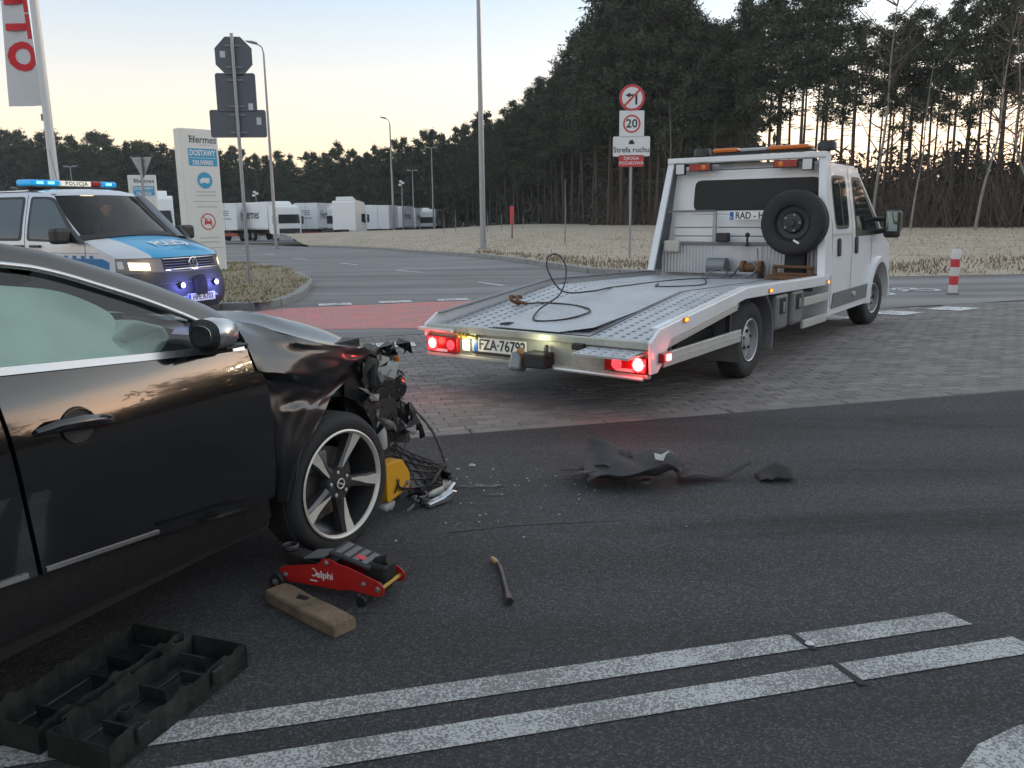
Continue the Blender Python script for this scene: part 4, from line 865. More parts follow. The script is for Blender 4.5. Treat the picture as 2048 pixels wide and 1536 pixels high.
for y in (.68, .64, .60): MB().lathe([(.016, y - .012), (.026, y - .01), (.026, y + .01), (.016, y + .012)], 10, (-2.11, 0, .53)).build('latch_ring', 'brass', o)
# towing jaw and hook
o = MB().box((-2.13, -.12, .40), (.14, .2, .12)).build('tow_jaw', 'black_plastic', tw, bevel=.015); MB().tube([(-2.16, .03, .33), (-2.16, .03, .45), (-2.2, .0, .47)], .028, 8).build('jaw_pin', 'rust', o); MB().tube(smooth_path([(-2.1, -.17, .5), (-2.17, -.21, .49), (-2.17, -.22, .44), (-2.1, -.2, .42)], 4), .018, 8).build('hook', 'black_plastic', o)
MB().box((-2.15, .06, .37), (.12, .1, .14), Matrix.Rotation(.3, 3, 'Y')).build('jaw_guard', 'grey_steel', o, bevel=.02)
MB().tube([(-2.12, -.25, .345), (-2.13, -1.0, .34)], .016, 8).build('lower_tube', 'alu', tw)
perforated(-2.36, -2.1, -1.0, -.55, 4, 5, lambda x: .535 + (x + 2.1) * .06, 'deck_steel', 'folded_ramp', tw, .4)
MB().bb(-2.36, -2.1, -1.0, -.55, .505, .521).build('ramp_frame', 'alu', tw)
MB().box((-2.13, -.47, .53), (.05, .1, .05)).build('ramp_hinge', 'black_plastic', tw, bevel=.008)
# side marker lamps, underrun rails, lockers on the right
for X, z in ((-1.57, .705), (.23, .775), (2.01, .725)):
    o = MB().box((X, -1.056, z), (.085, .014, .04)).build('side_marker', 'lens_orange', tw, bevel=.004); MB().box((X, -1.0645, z), (.05, .004, .024)).build('bulb', 'lamp_amber_on', o)
o = MB().box((-1.93, -1.065, .475), (.14, .05, .07)).build('side_lamp', 'lens_red', tw, bevel=.01); MB().box((-1.92, -1.094, .475), (.06, .01, .045)).build('bulb', 'lamp_hot_on', o)
point_light('side_light', (-1.92, -1.16, .47), (1, .1, .06), .1, tw)
def rail(x0, z0, x1, z1, h, s=-1):
    o = MB().prism([(x0, z0), (x1, z1), (x1, z1 + h), (x0, z0 + h)], s * 1.03, s * 1.0).build('underrun_rail', 'alu', tw, bevel=.004)
    MB().prism([(x0, z0 + h * .44), (x1, z1 + h * .44), (x1, z1 + h * .56), (x0, z0 + h * .56)], s * 1.0315, s * 1.0338).build('rib', 'alu', o)
rail(-1.86, .385, -.38, .385, .105); rail(-1.84, .515, -.48, .665, .06); rail(1.31, .53, 2.12, .52, .085); rail(1.31, .30, 2.12, .29, .085)
for X in (-1.7, -.55): MB().bb(X - .02, X + .02, -1.0, -.96, .39, zd(X) - .02).build('rail_bracket', 'black_plastic', tw)
MB().bb(-1.86, -.38, 1.0, 1.03, .385, .49).build('underrun_rail', 'alu', tw)
for X in (.48, .95):
    o = MB().bb(X, X + .35, -1.03, -.68, .37, .71).build('tool_locker', 'frame_grey', tw, bevel=.03); MB().bb(X + .10, X + .25, -1.036, -1.0, .52, .67).build('latch_recess', 'underbody', o); MB().box((X + .175, -1.044, .585), (.05, .014, .09)).build('latch', 'galvanised', o, bevel=.006); MB().bb(X + .03, X + .32, -1.035, -1.031, .40, .42).build('rib', 'frame_grey', o)
# mudguards and wheels
for s in (-1, 1):
    m = MB(); A = circ(0, .35, .43, 20, -18, 200); m.grid([[(p[0], s * 1.02, p[1]) for p in A], [(p[0], s * .74, p[1]) for p in A]]); B2 = circ(0, .35, .445, 20, -18, 200); m.grid([[(p[0], s * 1.02, p[1]) for p in A], [(p[0], s * 1.026, p[1]) for p in B2]]); m.build('mudguard', 'frame_grey', tw, smooth=50)
def steel_wheel(parent, loc, r, w, steer=0.0, side=-1, nh=10):
    g = tyre_wheel(parent, loc, r, w, r * .57, side, steer); s = side; h = w / 2 * s; R_ = r * .57
    rim = MB(); rim.lathe([(R_, h * .95), (R_ * .97, h * 1.0), (R_ * .92, h * .95), (R_ * .9, h * .35), (R_ * .8, h * .25), (R_ * .62, h * .55), (R_ * .35, h * .62), (R_ * .32, h * .7), (0.001, h * .72)], 40); ro = rim.build('rim', 'wheel_silver', g, smooth=40)
    for k in range(nh):
        q = 2 * math.pi * k / nh; c = Vector((math.cos(q), 0, math.sin(q))) * R_ * .77; t_ = Vector((-math.sin(q), 0, math.cos(q))) * R_ * .1; u_ = Vector((math.cos(q), 0, math.sin(q))) * R_ * .055; y = Vector((0, h * .36, 0))
        MB().add([c - t_ - u_ + y, c + t_ - u_ + y * 1.05, c + t_ + u_ + y * .95, c - t_ + u_ + y * .95], [(0, 1, 2, 3)]).build('vent_hole', 'underbody', ro)
    for k in range(5):
        q = 2 * math.pi * k / 5 + .3; MB().lathe([(.0, h * .78), (.014, h * .76), (.016, h * .6)], 8, (math.cos(q) * R_ * .42, 0, math.sin(q) * R_ * .42)).build('wheel_nut', 'black_plastic', ro)
    return g
for s in (-1, 1): steel_wheel(tw, (0, s * .865, .345), .345, .215, side=s); steel_wheel(tw, (4.37, s * .865, .345), .345, .225, R(-7), s)
# ---- cab
def wz(z): return 1.0 if z < 1.0 else 1.0 - .015 * (z - 1.0) / .3 if z < 1.3 else .985 - .115 * (z - 1.3) / .72
arch = circ(4.37, .36, .46, 14, 184, -4)
cabp = [(2.24, .33)] + arch + [(4.88, .34), (4.98, .42), (5.02, .75), (4.95, 1.0), (4.5, 1.22), (3.58, 1.93), (3.42, 1.985), (2.34, 1.995), (2.28, 1.93)]
zc_ = [.5, .7, .9, 1.0, 1.15, 1.3, 1.45, 1.6, 1.75, 1.9]
for s in (-1, 1):
    panel('cab_side', cabp, lambda a, b, s=s: (a, s * wz(b), b), 'truck_white', tw, [2.6, 3.2, 3.8, 4.37], zc_)
    P = lambda pts, nm, mt, d, par=tw, s=s, cb=zc_, th=0: panel(nm, pts, lambda a, b: (a, s * (wz(b) + d), b), mt, par, (), cb, thick=th, inward=(0, -s, 0))
    P(rpoly([(2.42, 1.27), (2.98, 1.27), (2.98, 1.86), (2.42, 1.86)], .1), 'window_seal', 'black_plastic', .004); w_ = P(rpoly([(2.45, 1.31), (2.95, 1.31), (2.95, 1.83), (2.45, 1.83)], .08), 'crew_window', 'window_glass', .008)
    P([(2.69, 1.31), (2.715, 1.31), (2.715, 1.83), (2.69, 1.83)], 'window_divider', 'black_plastic', .012, w_)
    P(rpoly([(3.24, 1.17), (4.42, 1.17), (4.32, 1.3), (3.6, 1.86), (3.24, 1.86)], .06), 'window_seal', 'black_plastic', .004); P(rpoly([(3.28, 1.25), (4.25, 1.22), (3.56, 1.82), (3.28, 1.82)], .05), 'door_window', 'window_glass', .008)
    for X in (2.3, 3.1, 4.0): P([(X, .42 if X < 4 else .8), (X + .012, .42 if X < 4 else .8), (X + .012, 1.95 if X < 3.5 else 1.2), (X, 1.95 if X < 3.5 else 1.2)], 'door_gap', 'underbody', .0015)
    P([(2.28, 1.21), (3.08, 1.21), (3.08, 1.225), (2.28, 1.225)], 'slide_rail', 'alu', .012)
    for X in (2.5, 3.22): P(rpoly([(X, .97), (X + .09, .97), (X + .09, 1.17), (X, 1.17)], .04), 'door_handle', 'black_plastic', .022, th=.02)
    cl = P([(2.36, .40), (3.86, .40), (3.88, .57), (2.42, .57)], 'side_cladding', 'frame_grey', .014, th=.013); MB().lathe([(0, s * 1.045), (.03, s * 1.04), (.032, s * 1.01)], 14, (3.2, 0, .50)).build('fuel_cap', 'alu', cl)
    m = MB(); A = circ(4.37, .36, .455, 18, 184, -4); B2 = circ(4.37, .36, .53, 18, 184, -4); m.grid([[(p[0], s * 1.0, p[1]) for p in B2], [(p[0], s * 1.05, p[1]) for p in circ(4.37, .36, .515, 18, 184, -4)], [(p[0], s * 1.05, p[1]) for p in A], [(p[0], s * .8, p[1]) for p in A]]); m.build('wheel_arch', 'truck_white', tw, smooth=40)
    # mirror
    mo = MB().box((4.12, s * 1.2, 1.30), (.12, .19, .34)).build('mirror', 'black_plastic', tw, bevel=.04, seg=3); MB().box((4.056, s * 1.205, 1.33), (.008, .14, .24)).build('mirror_glass', 'mirror_surface' if 'mirror_surface' in M else mat('mirror_surface', (.30, .42, .46), .05, 1.0, var=0), mo, bevel=.003); MB().box((4.19, s * 1.215, 1.33), (.07, .17, .26)).build('mirror_shell', 'frame_grey', mo, bevel=.035, seg=3); MB().tube([(4.15, s * .97, 1.2), (4.14, s * 1.12, 1.22)], .035, 8).build('mirror_arm', 'black_plastic', mo); MB().tube([(4.15, s * .95, 1.36), (4.14, s * 1.12, 1.36)], .03, 8).build('mirror_arm', 'black_plastic', mo)
# roof, nose and glass between the sides
prof = [(2.28, 1.93), (2.34, 1.995), (2.9, 2.01), (3.42, 1.985), (3.58, 1.93)]
MB().grid([[(X, wz(z) * t, z + .03 * (1 - t ** 4)) for t in frange(-1, 1, 11)] for X, z in prof]).build('roof', 'truck_white', tw, smooth=60)
MB().grid([[(X + .06 * (1 - t * t), wz(z) * t, z) for t in frange(-1, 1, 9)] for X, z in ((3.58, 1.93), (4.05, 1.565), (4.5, 1.22))]).build('windscreen', 'window_glass', tw, smooth=60)
MB().grid([[(X + .08 * (1 - t * t), wz(z) * t, z) for t in frange(-1, 1, 9)] for X, z in ((4.5, 1.22), (4.95, 1.0), (5.02, .75), (4.98, .42))]).build('bonnet', 'truck_white', tw, smooth=40)
MB().grid([[(2.24 + .02 * (z > 1.9), wz(z) * t, z) for t in frange(-1, 1, 9)] for z in (.33, 1.0, 1.3, 1.6, 1.95)]).build('cab_rear', 'truck_white', tw, smooth=60)
MB().bb(2.3, 4.9, -.95, .95, .33, .36).build('cab_floor', 'underbody', tw)
wn = MB().prism(rpoly([(.62, 1.49), (-.88, 1.49), (-.86, 1.84), (.60, 1.84)], .08), 2.225, 2.235, 'x').build('rear_window', 'tint_glass', tw)
MB().prism(rpoly([(.66, 1.45), (-.92, 1.45), (-.9, 1.88), (.64, 1.88)], .1), 2.2305, 2.24, 'x').build('window_surround', 'truck_white', tw, bevel=.004)
# stepped panels below the window
for k, (za, zb_) in enumerate(((1.30, 1.44), (1.20, 1.29), (1.12, 1.19))): MB().bb(2.205, 2.222, -.9, .85, za, zb_).build('rear_pressing', 'truck_white', tw, bevel=.008)
# headboard of checker plate with its rail
MB().bb(2.10, 2.13, -.98, .98, .77, 1.10).build('headboard', 'checker_plate', tw); MB().bb(2.07, 2.14, -.98, .98, 1.10, 1.135).build('headboard_rail', 'frame_grey', tw, bevel=.005)
MB().bb(2.092, 2.0985, -.28, .28, .80, 1.09).build('headboard_plate', 'deck_steel', tw)
# gantry frame
for s in (-1, 1):
    m = MB(); q0, q1 = [(1.98, s * 1.05), (2.02, s * 1.05), (2.02, s * .975), (1.98, s * .975)], None
    m.add([(1.9, s * 1.05, .79), (1.9, s * .965, .79), (2.2, s * .965, .79), (2.2, s * 1.05, .79), (2.16, s * .92, 2.08), (2.16, s * .84, 2.08), (2.31, s * .84, 2.08), (2.31, s * .92, 2.08)], [(0, 1, 5, 4), (1, 2, 6, 5), (2, 3, 7, 6), (3, 0, 4, 7), (4, 5, 6, 7), (3, 2, 1, 0)])
    po = m.build('gantry_post', 'truck_white', tw, bevel=.006)
    m = MB(); m.add([(1.93, s * .963, .80), (2.19, s * .963, .80), (2.30, s * .838, 2.05), (2.18, s * .838, 2.05)], [(0, 1, 2, 3)]); m.build('inner_face', 'frame_grey', po)
    wl = MB().box((2.12, s * .74, 1.97), (.05, .12, .13)).build('work_lamp', 'black_plastic', tw, bevel=.008); MB().box((2.092, s * .74, 1.97), (.006, .10, .11)).build('lamp_glass', 'lens_clear', wl, bevel=.002)
    rl = MB().box((2.13, s * .5, 1.985), (.05, .27, .085)).build('upper_tail_lamp', 'black_plastic', tw, bevel=.006); MB().box((2.102, s * .5, 1.985), (.008, .25, .07)).build('lens', 'lens_red', rl); MB().lathe([(0, 2.094), (.025, 2.0965), (.028, 2.0975)], 12, (0, s * .45, 1.985), 'x').build('lens', 'lens_orange', rl)
MB().bb(2.13, 2.31, -.92, .92, 2.04, 2.10).build('gantry_beam', 'truck_white', tw, bevel=.006)
o = MB().bb(2.085, 2.115, .28, .95, 1.475, 1.50).build('shelf_bar', 'frame_grey', tw); MB().bb(2.085, 2.115, .27, .31, 1.135, 1.474).build('shelf_upright', 'galvanised', o); MB().box((2.05, .16, 1.19), (.1, .14, .1)).build('socket_box', 'black_plastic', tw, bevel=.015)
bs = MB().bb(2.07, 2.083, -.52, .10, 1.385, 1.475).build('name_plate', 'plate_white', tw, bevel=.004); MB().bb(2.0665, 2.0695, .055, .098, 1.387, 1.473).build('plate_strip', 'plate_blue', bs)
text('RAD - HOL', .105, 'sign_black', bs, frameM((2.0685, .035, 1.43), (0, -1, 0), (0, 0, 1)), offset=.0015, sx=.88, ext=.0008, ax='LEFT')
text('PL', .03, 'sign_white', bs, frameM((2.0655, .077, 1.41), (0, -1, 0), (0, 0, 1)), ext=.0005)
MB().lathe([(0, 1.245), (.02, 1.24), (.028, 1.22), (.02, 1.195), (.012, 1.19), (.012, 1.12), (.02, 1.115), (.02, 1.09)], 14, (2.04, -.13, 0), 'z').build('tow_ball', 'black_plastic', tw, smooth=50)
MB().box((2.06, .80, 1.08), (.07, .2, .14)).build('control_box', 'cream_plastic', tw, bevel=.02)
# roof beacon bar
o = MB().bb(2.24, 2.44, -.72, .42, 2.12, 2.145).build('beacon_bar', 'black_plastic', tw, bevel=.01)
MB().bb(2.22, 2.46, -.24, .08, 2.147, 2.182).build('centre_section', 'lorry_grey', o, bevel=.02)
for y0, y1 in ((.10, .40), (-.70, -.26)): MB().bb(2.21, 2.47, y0, y1, 2.147, 2.192).build('amber_lens', 'beacon_amber' if 'beacon_amber' in M else mat('beacon_amber', (.55, .13, .015), .25, var=.05, emit=(1, .2, .01), estr=.004), o, bevel=.025, seg=3)
for y in (.58, -.86): MB().lathe([(.0, 2.215), (.085, 2.21), (.10, 2.19), (.10, 2.12)], 18, (2.36, y, 0), 'z').build('roof_horn', 'black_plastic', tw, smooth=40); MB().bb(2.32, 2.4, y - .03, y + .03, 2.02, 2.13).build('horn_foot', 'black_plastic', tw)
# spare wheel on the headboard
sp = tyre_wheel(tw, (1.93, -.69, 1.355), .345, .21, .2, name='spare_wheel'); sp.rotation_euler = (0, 0, R(-90))
MB().lathe([(.2, -.09), (.19, -.1), (.17, -.06), (.12, -.05), (.1, -.085), (.04, -.095), (.035, -.11), (.001, -.112)], 30).build('rim', 'black_plastic', sp, smooth=40)
for k in range(5): q = 2 * math.pi * k / 5; MB().lathe([(0, -.1), (.014, -.098), (.015, -.08)], 8, (math.cos(q) * .085, 0, math.sin(q) * .085)).build('wheel_nut', 'grey_steel', sp)
MB().box((.06, -.106, -.2), (.07, .002, .022), Matrix.Rotation(.5, 3, 'Y')).build('tyre_label', 'sign_white', sp)
MB().bb(1.98, 2.09, -.80, -.58, .80, 1.05).build('wheel_carrier', 'underbody', tw, bevel=.01)
# winch at the headboard
w_ = MB().bb(1.86, 2.09, -.32, .28, .735, .80).build('winch_frame', 'frame_grey', tw, bevel=.01); MB().lathe([(0, .30), (.09, .30), (.09, .08), (.0, .08)], 18, (1.98, 0, .87)).build('winch_motor', 'grey_steel', w_, smooth=40); MB().lathe([(.0, -.10), (.075, -.10), (.075, -.14), (.05, -.14), (.05, -.30), (.075, -.30), (.075, -.34), (0, -.34)], 18, (1.98, 0, .86)).build('winch_drum', 'rust', w_, smooth=40); MB().bb(1.84, 1.88, -.28, .24, .79, .815).build('winch_guard', 'galvanised', w_)
# loose things on the deck
cb = thing('winch_cable', 'thin dark steel cable looping over the tow truck deck', 'cable', (1.370, 8.160, 0), R(90 - 36.19))
pth = smooth_path([(1.9, -.1, .86), (1.75, -.05, .76), (1.55, .1, .757), (1.2, .25, .764), (.6, .30, .775), (0, .26, .79), (-.45, .24, .80), (-.7, .26, .79), (-.95, .42, .80), (-.98, .56, .98), (-.92, .60, 1.10), (-.88, .52, 1.12), (-.90, .42, 1.0), (-1.1, .35, .80), (-1.45, .34, .69), (-1.72, .2, .637), (-1.62, -.03, .65), (-1.35, -.1, .69), (-1.15, .15, .705), (-1.12, .48, .71), (-1.18, .66, .70)], 8)
MB().tube(pth, .0075, 6).build('cable', 'sign_black', cb, smooth=60)
MB().tube(smooth_path([(1.5, .15, .768), (1.0, -.1, .772), (.4, -.3, .785), (-.1, -.1, .80), (.3, .1, .79)], 6), .0065, 6).build('cable', 'sign_black', cb, smooth=60)
for dy in (0, .07): MB().tube(smooth_path([(-1.18, .66 + dy, .70), (-1.24, .70 + dy, .72), (-1.22, .74 + dy, .76), (-1.17, .72 + dy, .75)], 4), .016, 7).build('hook', 'rust', cb, smooth=60)
jk = thing('transport_dolly', 'rusty brown framed dolly under the spare wheel on the deck', 'dolly', (1.370, 8.160, 0), R(90 - 36.19))
for y in (-.50, -.88): MB().tube([(1.93, y, .86), (1.93, y, .745)], .03, 10).build('upright', 'rust', jk); 
for z in (.88, .80): MB().tube([(1.93, -.48, z), (1.93, -.92, z)], .018, 8).build('bar', 'rust', jk)
for z in (.755,): MB().bb(1.75, 2.05, -.95, -.45, z, z + .035).build('base', 'rust', jk)
st = thing('wire_sling', 'loose grey wire sling lying in front of the winch', 'cable', (1.370, 8.160, 0), R(90 - 36.19))
MB().tube(smooth_path([(1.9, -.30, 1.08), (1.88, -.32, .95), (1.84, -.28, .92), (1.83, -.33, .86), (1.78, -.25, .78), (1.6, -.05, .757), (1.55, .1, .76), (1.7, .2, .765), (1.85, .15, .84), (1.8, .0, .80), (1.55, -.02, .76)], 6), .008, 6).build('wire', 'grey_steel', st, smooth=60)
# ------------------------------------------------------------------ police van
mat('van_silver', (.58, .60, .65), .32, .25, var=.03, scale=2, coat=.5, dirt=(.3, .3, .3), dirt_amt=.15)
mat('police_blue', (.012, .32, .60), .35, var=.04, coat=.4); mat('police_blue_dark', (.01, .15, .36), .35, var=.04, coat=.4)
mat('bumper_grey', (.05, .05, .06), .6, var=.1, scale=20); mat('chrome', (.8, .8, .82), .12, 1.0, var=.03); mat('decal_white', (.70, .72, .75), .4, var=0)
mat('blue_lens', (.01, .12, .35), .15, var=.05, emit=(.01, .3, .6), estr=.14); mat('blue_hot', (.3, .8, 1), .2, var=0, emit=(.1, .75, 1), estr=.6); mat('strobe_on', (.5, .5, 1), .2, var=0, emit=(.4, .42, 1), estr=2.0)
mat('headlamp_on', (1, .9, .7), .2, var=0, emit=(1, .70, .42), estr=.4); mat('headlamp_body', (.20, .18, .16), .25, var=.1); mat('sign_lit', (.8, .78, .68), .4, var=0, emit=(1, .95, .8), estr=.06)
mat('seat_black', (.02, .02, .022), .9, var=.2); mat('dash', (.018, .018, .02), .7, var=.1); mat('vest_yellow', (.55, .58, .06), .8, var=.1); mat('skin', (.42, .25, .18), .6, var=.1, scale=20); mat('hair', (.05, .035, .025), .8, var=.2); mat('uniform', (.03, .035, .05), .85, var=.2)
def pane_mat(name, tint, rough=.02, refl=1.0):
    m = bpy.data.materials.new(name); m.use_nodes = True; t = m.node_tree; n = t.nodes; l = t.links; n.remove(n['Principled BSDF'])
    tr = n.new('ShaderNodeBsdfTransparent'); tr.inputs[0].default_value = (*tint, 1); gl = n.new('ShaderNodeBsdfGlossy'); gl.inputs['Roughness'].default_value = rough; gl.inputs[0].default_value = (refl, refl, refl, 1)
    fr = n.new('ShaderNodeFresnel'); fr.inputs[0].default_value = 1.5; mx = n.new('ShaderNodeMixShader'); l.new(fr.outputs[0], mx.inputs[0]); l.new(tr.outputs[0], mx.inputs[1]); l.new(gl.outputs[0], mx.inputs[2]); l.new(mx.outputs[0], n['Material Output'].inputs[0]); M[name] = m
pane_mat('pane_clear', (.55, .62, .60)); pane_mat('pane_dark', (.12, .14, .15))
mat('van_side_glass', (.035, .05, .05), .05, spec=.7, var=.2, scale=2)
VO = (-4.355, 11.94); vn = thing('police_van', 'silver and blue police van with its blue lamps lit', 'van', (VO[0], VO[1], 0), R(90 - 113))
def vw(z): return .95 - .015 * max(0, .5 - z) if z < 1.1 else .95 - .02 * (z - 1.1) / .15 if z < 1.25 else .93 - .15 * ((z - 1.25) / .6) ** 1.2
def fx(t, c): return -c * abs(t) ** 3.2
arch = circ(-.98, .35, .41, 16, 0, 180)
zcv = [.5, .65, .8, .95, 1.1, 1.25, 1.4, 1.55, 1.7, 1.8]
vs_ = [(-.565, .32)] + arch[::1] + [(-3.55, .32)] + circ(-3.98, .35, .41, 16, 0, 180) + [(-4.95, .34), (-5.0, 1.1), (-4.88, 1.84), (-2.2, 1.86), (-1.78, 1.845), (-1.66, 1.80), (-1.12, 1.235), (-.50, .985), (-.50, .9), (-.5, .6), (-.52, .4)]
for s in (-1, 1):
    panel('body_side', vs_, lambda a, b, s=s: (a, s * vw(b), b), 'van_silver', vn, [-.98, -1.5, -2.1, -3.0, -4.0], zcv)
    P = lambda pts, nm, mt, d, par=vn, s=s, th=0: panel(nm, pts, lambda a, b: (a, s * (vw(b) + d), b), mt, par, (), zcv, thick=th, inward=(0, -s, 0))
    P(rpoly([(-2.12, 1.20), (-1.06, 1.17), (-1.62, 1.76), (-1.72, 1.79), (-2.10, 1.80)], .05), 'window_seal', 'black_plastic', .003)
    # glass sits in the opening of a dark recess
    P(rpoly([(-2.07, 1.23), (-1.18, 1.20), (-1.64, 1.72), (-1.74, 1.755), (-2.05, 1.765)], .05), 'door_window', 'window_glass' if s > 0 else 'van_side_glass', .006) if True else None
    P(rpoly([(-3.5, 1.20), (-2.22, 1.20), (-2.20, 1.80), (-3.5, 1.80)], .06), 'window_seal', 'black_plastic', .003); P(rpoly([(-3.45, 1.235), (-2.26, 1.235), (-2.24, 1.765), (-3.45, 1.765)], .05), 'rear_window', 'window_glass', .006)
    P([(-2.165, .4), (-2.155, .4), (-2.155, 1.82), (-2.165, 1.82)], 'door_gap', 'underbody', .0015); P([(-1.02, .8), (-1.01, .8), (-1.01, 1.17), (-1.02, 1.17)], 'door_gap', 'underbody', .0015)
    P([(-4.95, 1.06), (-.75, 1.03), (-.75, 1.037), (-4.95, 1.067)], 'swage_line', 'grey_steel', .002)
    for X in (-2.04, -2.38): P(rpoly([(X, 1.11), (X + .2, 1.11), (X + .2, 1.145), (X, 1.145)], .015), 'door_handle', 'black_plastic', .03, th=.03)
    bl = P([(-4.9, .74), (-1.4, .74), (-1.3, .70), (-.62, .78), (-.6, .92), (-.72, .965), (-4.9, .99)], 'blue_band', 'police_blue_dark', .002)
    for k in range(26): X = -.95 - .155 * k; P([(X, .968), (X + .07, .968), (X + .07, 1.006), (X, 1.006)], 'band_square', 'police_blue_dark', .0035, bl)
    P([(-3.0, .56), (-1.5, .56), (-1.5, .64), (-3.0, .64)], 'side_strip', 'bumper_grey', .004)
    m = MB(); A = circ(-.98, .35, .40, 16, 0, 180); m.grid([[(p[0], s * .951, p[1]) for p in circ(-.98, .35, .445, 16, 0, 180)], [(p[0], s * .965, p[1]) for p in A], [(p[0], s * .7, p[1]) for p in A]]); m.build('wheel_arch', 'bumper_grey', vn, smooth=40)
    steel_wheel(vn, (-.98, s * .83, .335), .335, .21, 0, s); steel_wheel(vn, (-3.98, s * .83, .335), .335, .21, 0, s)
    mo = MB().box((-1.24, s * 1.13, 1.27), (.16, .26, .21)).build('mirror', 'black_plastic', vn, bevel=.05, seg=3); MB().prism([(-1.34, 1.18), (-1.02, 1.17), (-1.2, 1.36), (-1.3, 1.36)], s * .935, s * 1.02).build('mirror_foot', 'black_plastic', mo, bevel=.01)
T = frange(-1, 1, 17)
def vrow(xo, z, hw, c, crown=0.0): return [(xo + fx(t, c), hw * t, z + crown * (1 - t * t)) for t in T]
bf = MB().grid([vrow(-.10, .24, .93, .46), vrow(-.02, .34, .95, .46), vrow(0, .42, .955, .46), vrow(-.01, .55, .957, .46), vrow(-.035, .68, .957, .46), vrow(-.075, .765, .955, .46)]).build('front_bumper', 'bumper_grey', vn, smooth=50)
MB().grid([vrow(-.08, .766, .95, .46), vrow(-.13, .97, .945, .46)]).build('front_band', 'headlamp_body', vn, smooth=50)
hrows = [(-.115, .965, .945, .46, .0), (-.17, 1.0, .94, .42, .01), (-.42, 1.075, .92, .36, .03), (-.72, 1.145, .90, .28, .045), (-1.0, 1.195, .875, .16, .05)]
blue0 = 3
m = MB(); m.grid([vrow(*r)[:blue0 + 1] for r in hrows]); ho = m.build('bonnet', 'van_silver', vn, smooth=50)
m = MB(); m.grid([[p for p in vrow(*r)[blue0:15]] for r in hrows]); m.build('bonnet_blue', 'police_blue', ho, smooth=50); m = MB(); m.grid([vrow(*r)[14:] for r in hrows]); m.build('bonnet_edge', 'van_silver', ho, smooth=50)
o = text('POLICJA', .2, 'decal_white', ho, Matrix.Identity(4), offset=.008, ext=0)
for v in o.data.vertices:
    Y, q = v.co.x * .95 + .08, 2.3 + v.co.y * 4.2; q = max(0, min(3.999, q)); i0 = int(q); fr_ = q - i0; ra, rb = hrows[i0], hrows[i0 + 1]; r_ = [a_ + (b_ - a_) * fr_ for a_, b_ in zip(ra, rb)]; t = Y / r_[2]
    v.co = (r_[0] + fx(t, r_[3]), Y, r_[1] + r_[4] * (1 - t * t) + .012)
# windscreen and roof
wr = [(-1.0, 1.2, .865, .16, .045), (-1.2, 1.40, .84, .18, .02), (-1.4, 1.60, .805, .2, .02), (-1.60, 1.80, .77, .2, .02)]
MB().grid([vrow(*r) for r in wr]).build('windscreen', 'pane_clear', vn, smooth=60)
for s in (0, 1):
    m = MB(); rows = []
    for r in wr:
        row = vrow(*r); a, b = (Vector(row[0]), Vector(row[1])) if s == 0 else (Vector(row[-1]), Vector(row[-2])); w0 = vw(r[1]); q = Vector((a.x - .07, (-1 if s == 0 else 1) * w0, a.z)); rows.append([q, a + Vector((.006, 0, .006)), a.lerp(b, .25) + Vector((.006, 0, .006))])
    m.grid(rows).build('pillar', 'van_silver', vn, smooth=50)
m = MB(); a = vrow(-.99, 1.2, .875, .16, .05); b = vrow(-1.06, 1.262, .86, .165, .04); m.grid([[Vector(p) + Vector((.004, 0, .006)) for p in a], [Vector(p) + Vector((.006, 0, .006)) for p in b]]).build('wiper_cowl', 'black_plastic', vn)
MB().grid([vrow(-1.60, 1.80, .80, .2, .02), vrow(-1.68, 1.845, .79, .2, .03), vrow(-1.85, 1.87, .79, .15, .04), vrow(-2.6, 1.872, .79, .0, .05), vrow(-4.86, 1.86, .79, .0, .04)]).build('roof', 'van_silver', vn, smooth=50)
MB().bb(-4.98, -4.90, -.93, .93, .35, 1.85).build('body_rear', 'van_silver', vn)
# front details
def fp(t, z, off=0.0):
    x = (-.035 if z < .7 else -.08 - (z - .766) * .25); return Vector((x + fx(t, .46) + off, .95 * t, z))
def fpatch(t0, t1, z00, z01, z10, z11, mt, name, par, off=.01, n=8):
    """curved patch on the nose from t0 to t1, lower edge z00..z10, upper z01..z11"""
    return MB().grid([[fp(t0 + (t1 - t0) * k / n, z00 + (z10 - z00) * k / n, off) for k in range(n + 1)], [fp(t0 + (t1 - t0) * k / n, z01 + (z11 - z01) * k / n, off) for k in range(n + 1)]]).build(name, mt, par, smooth=50)
gr = fpatch(-.50, .50, .785, .958, .785, .958, 'underbody', 'grille', vn, .006)
for z in (.80, .835, .87, .905, .94): MB().tube([fp(t, z, .014) for t in frange(-.50, .50, 13)], .006 if z > .81 else .010, 6).build('grille_slat' if z > .81 else 'chrome_strip', 'frame_grey' if z > .81 else 'chrome', gr, smooth=60)
MB().tube([fp(t, .945, .014) for t in frange(-.50, .50, 13)], .006, 6).build('chrome_strip', 'chrome', gr, smooth=60)
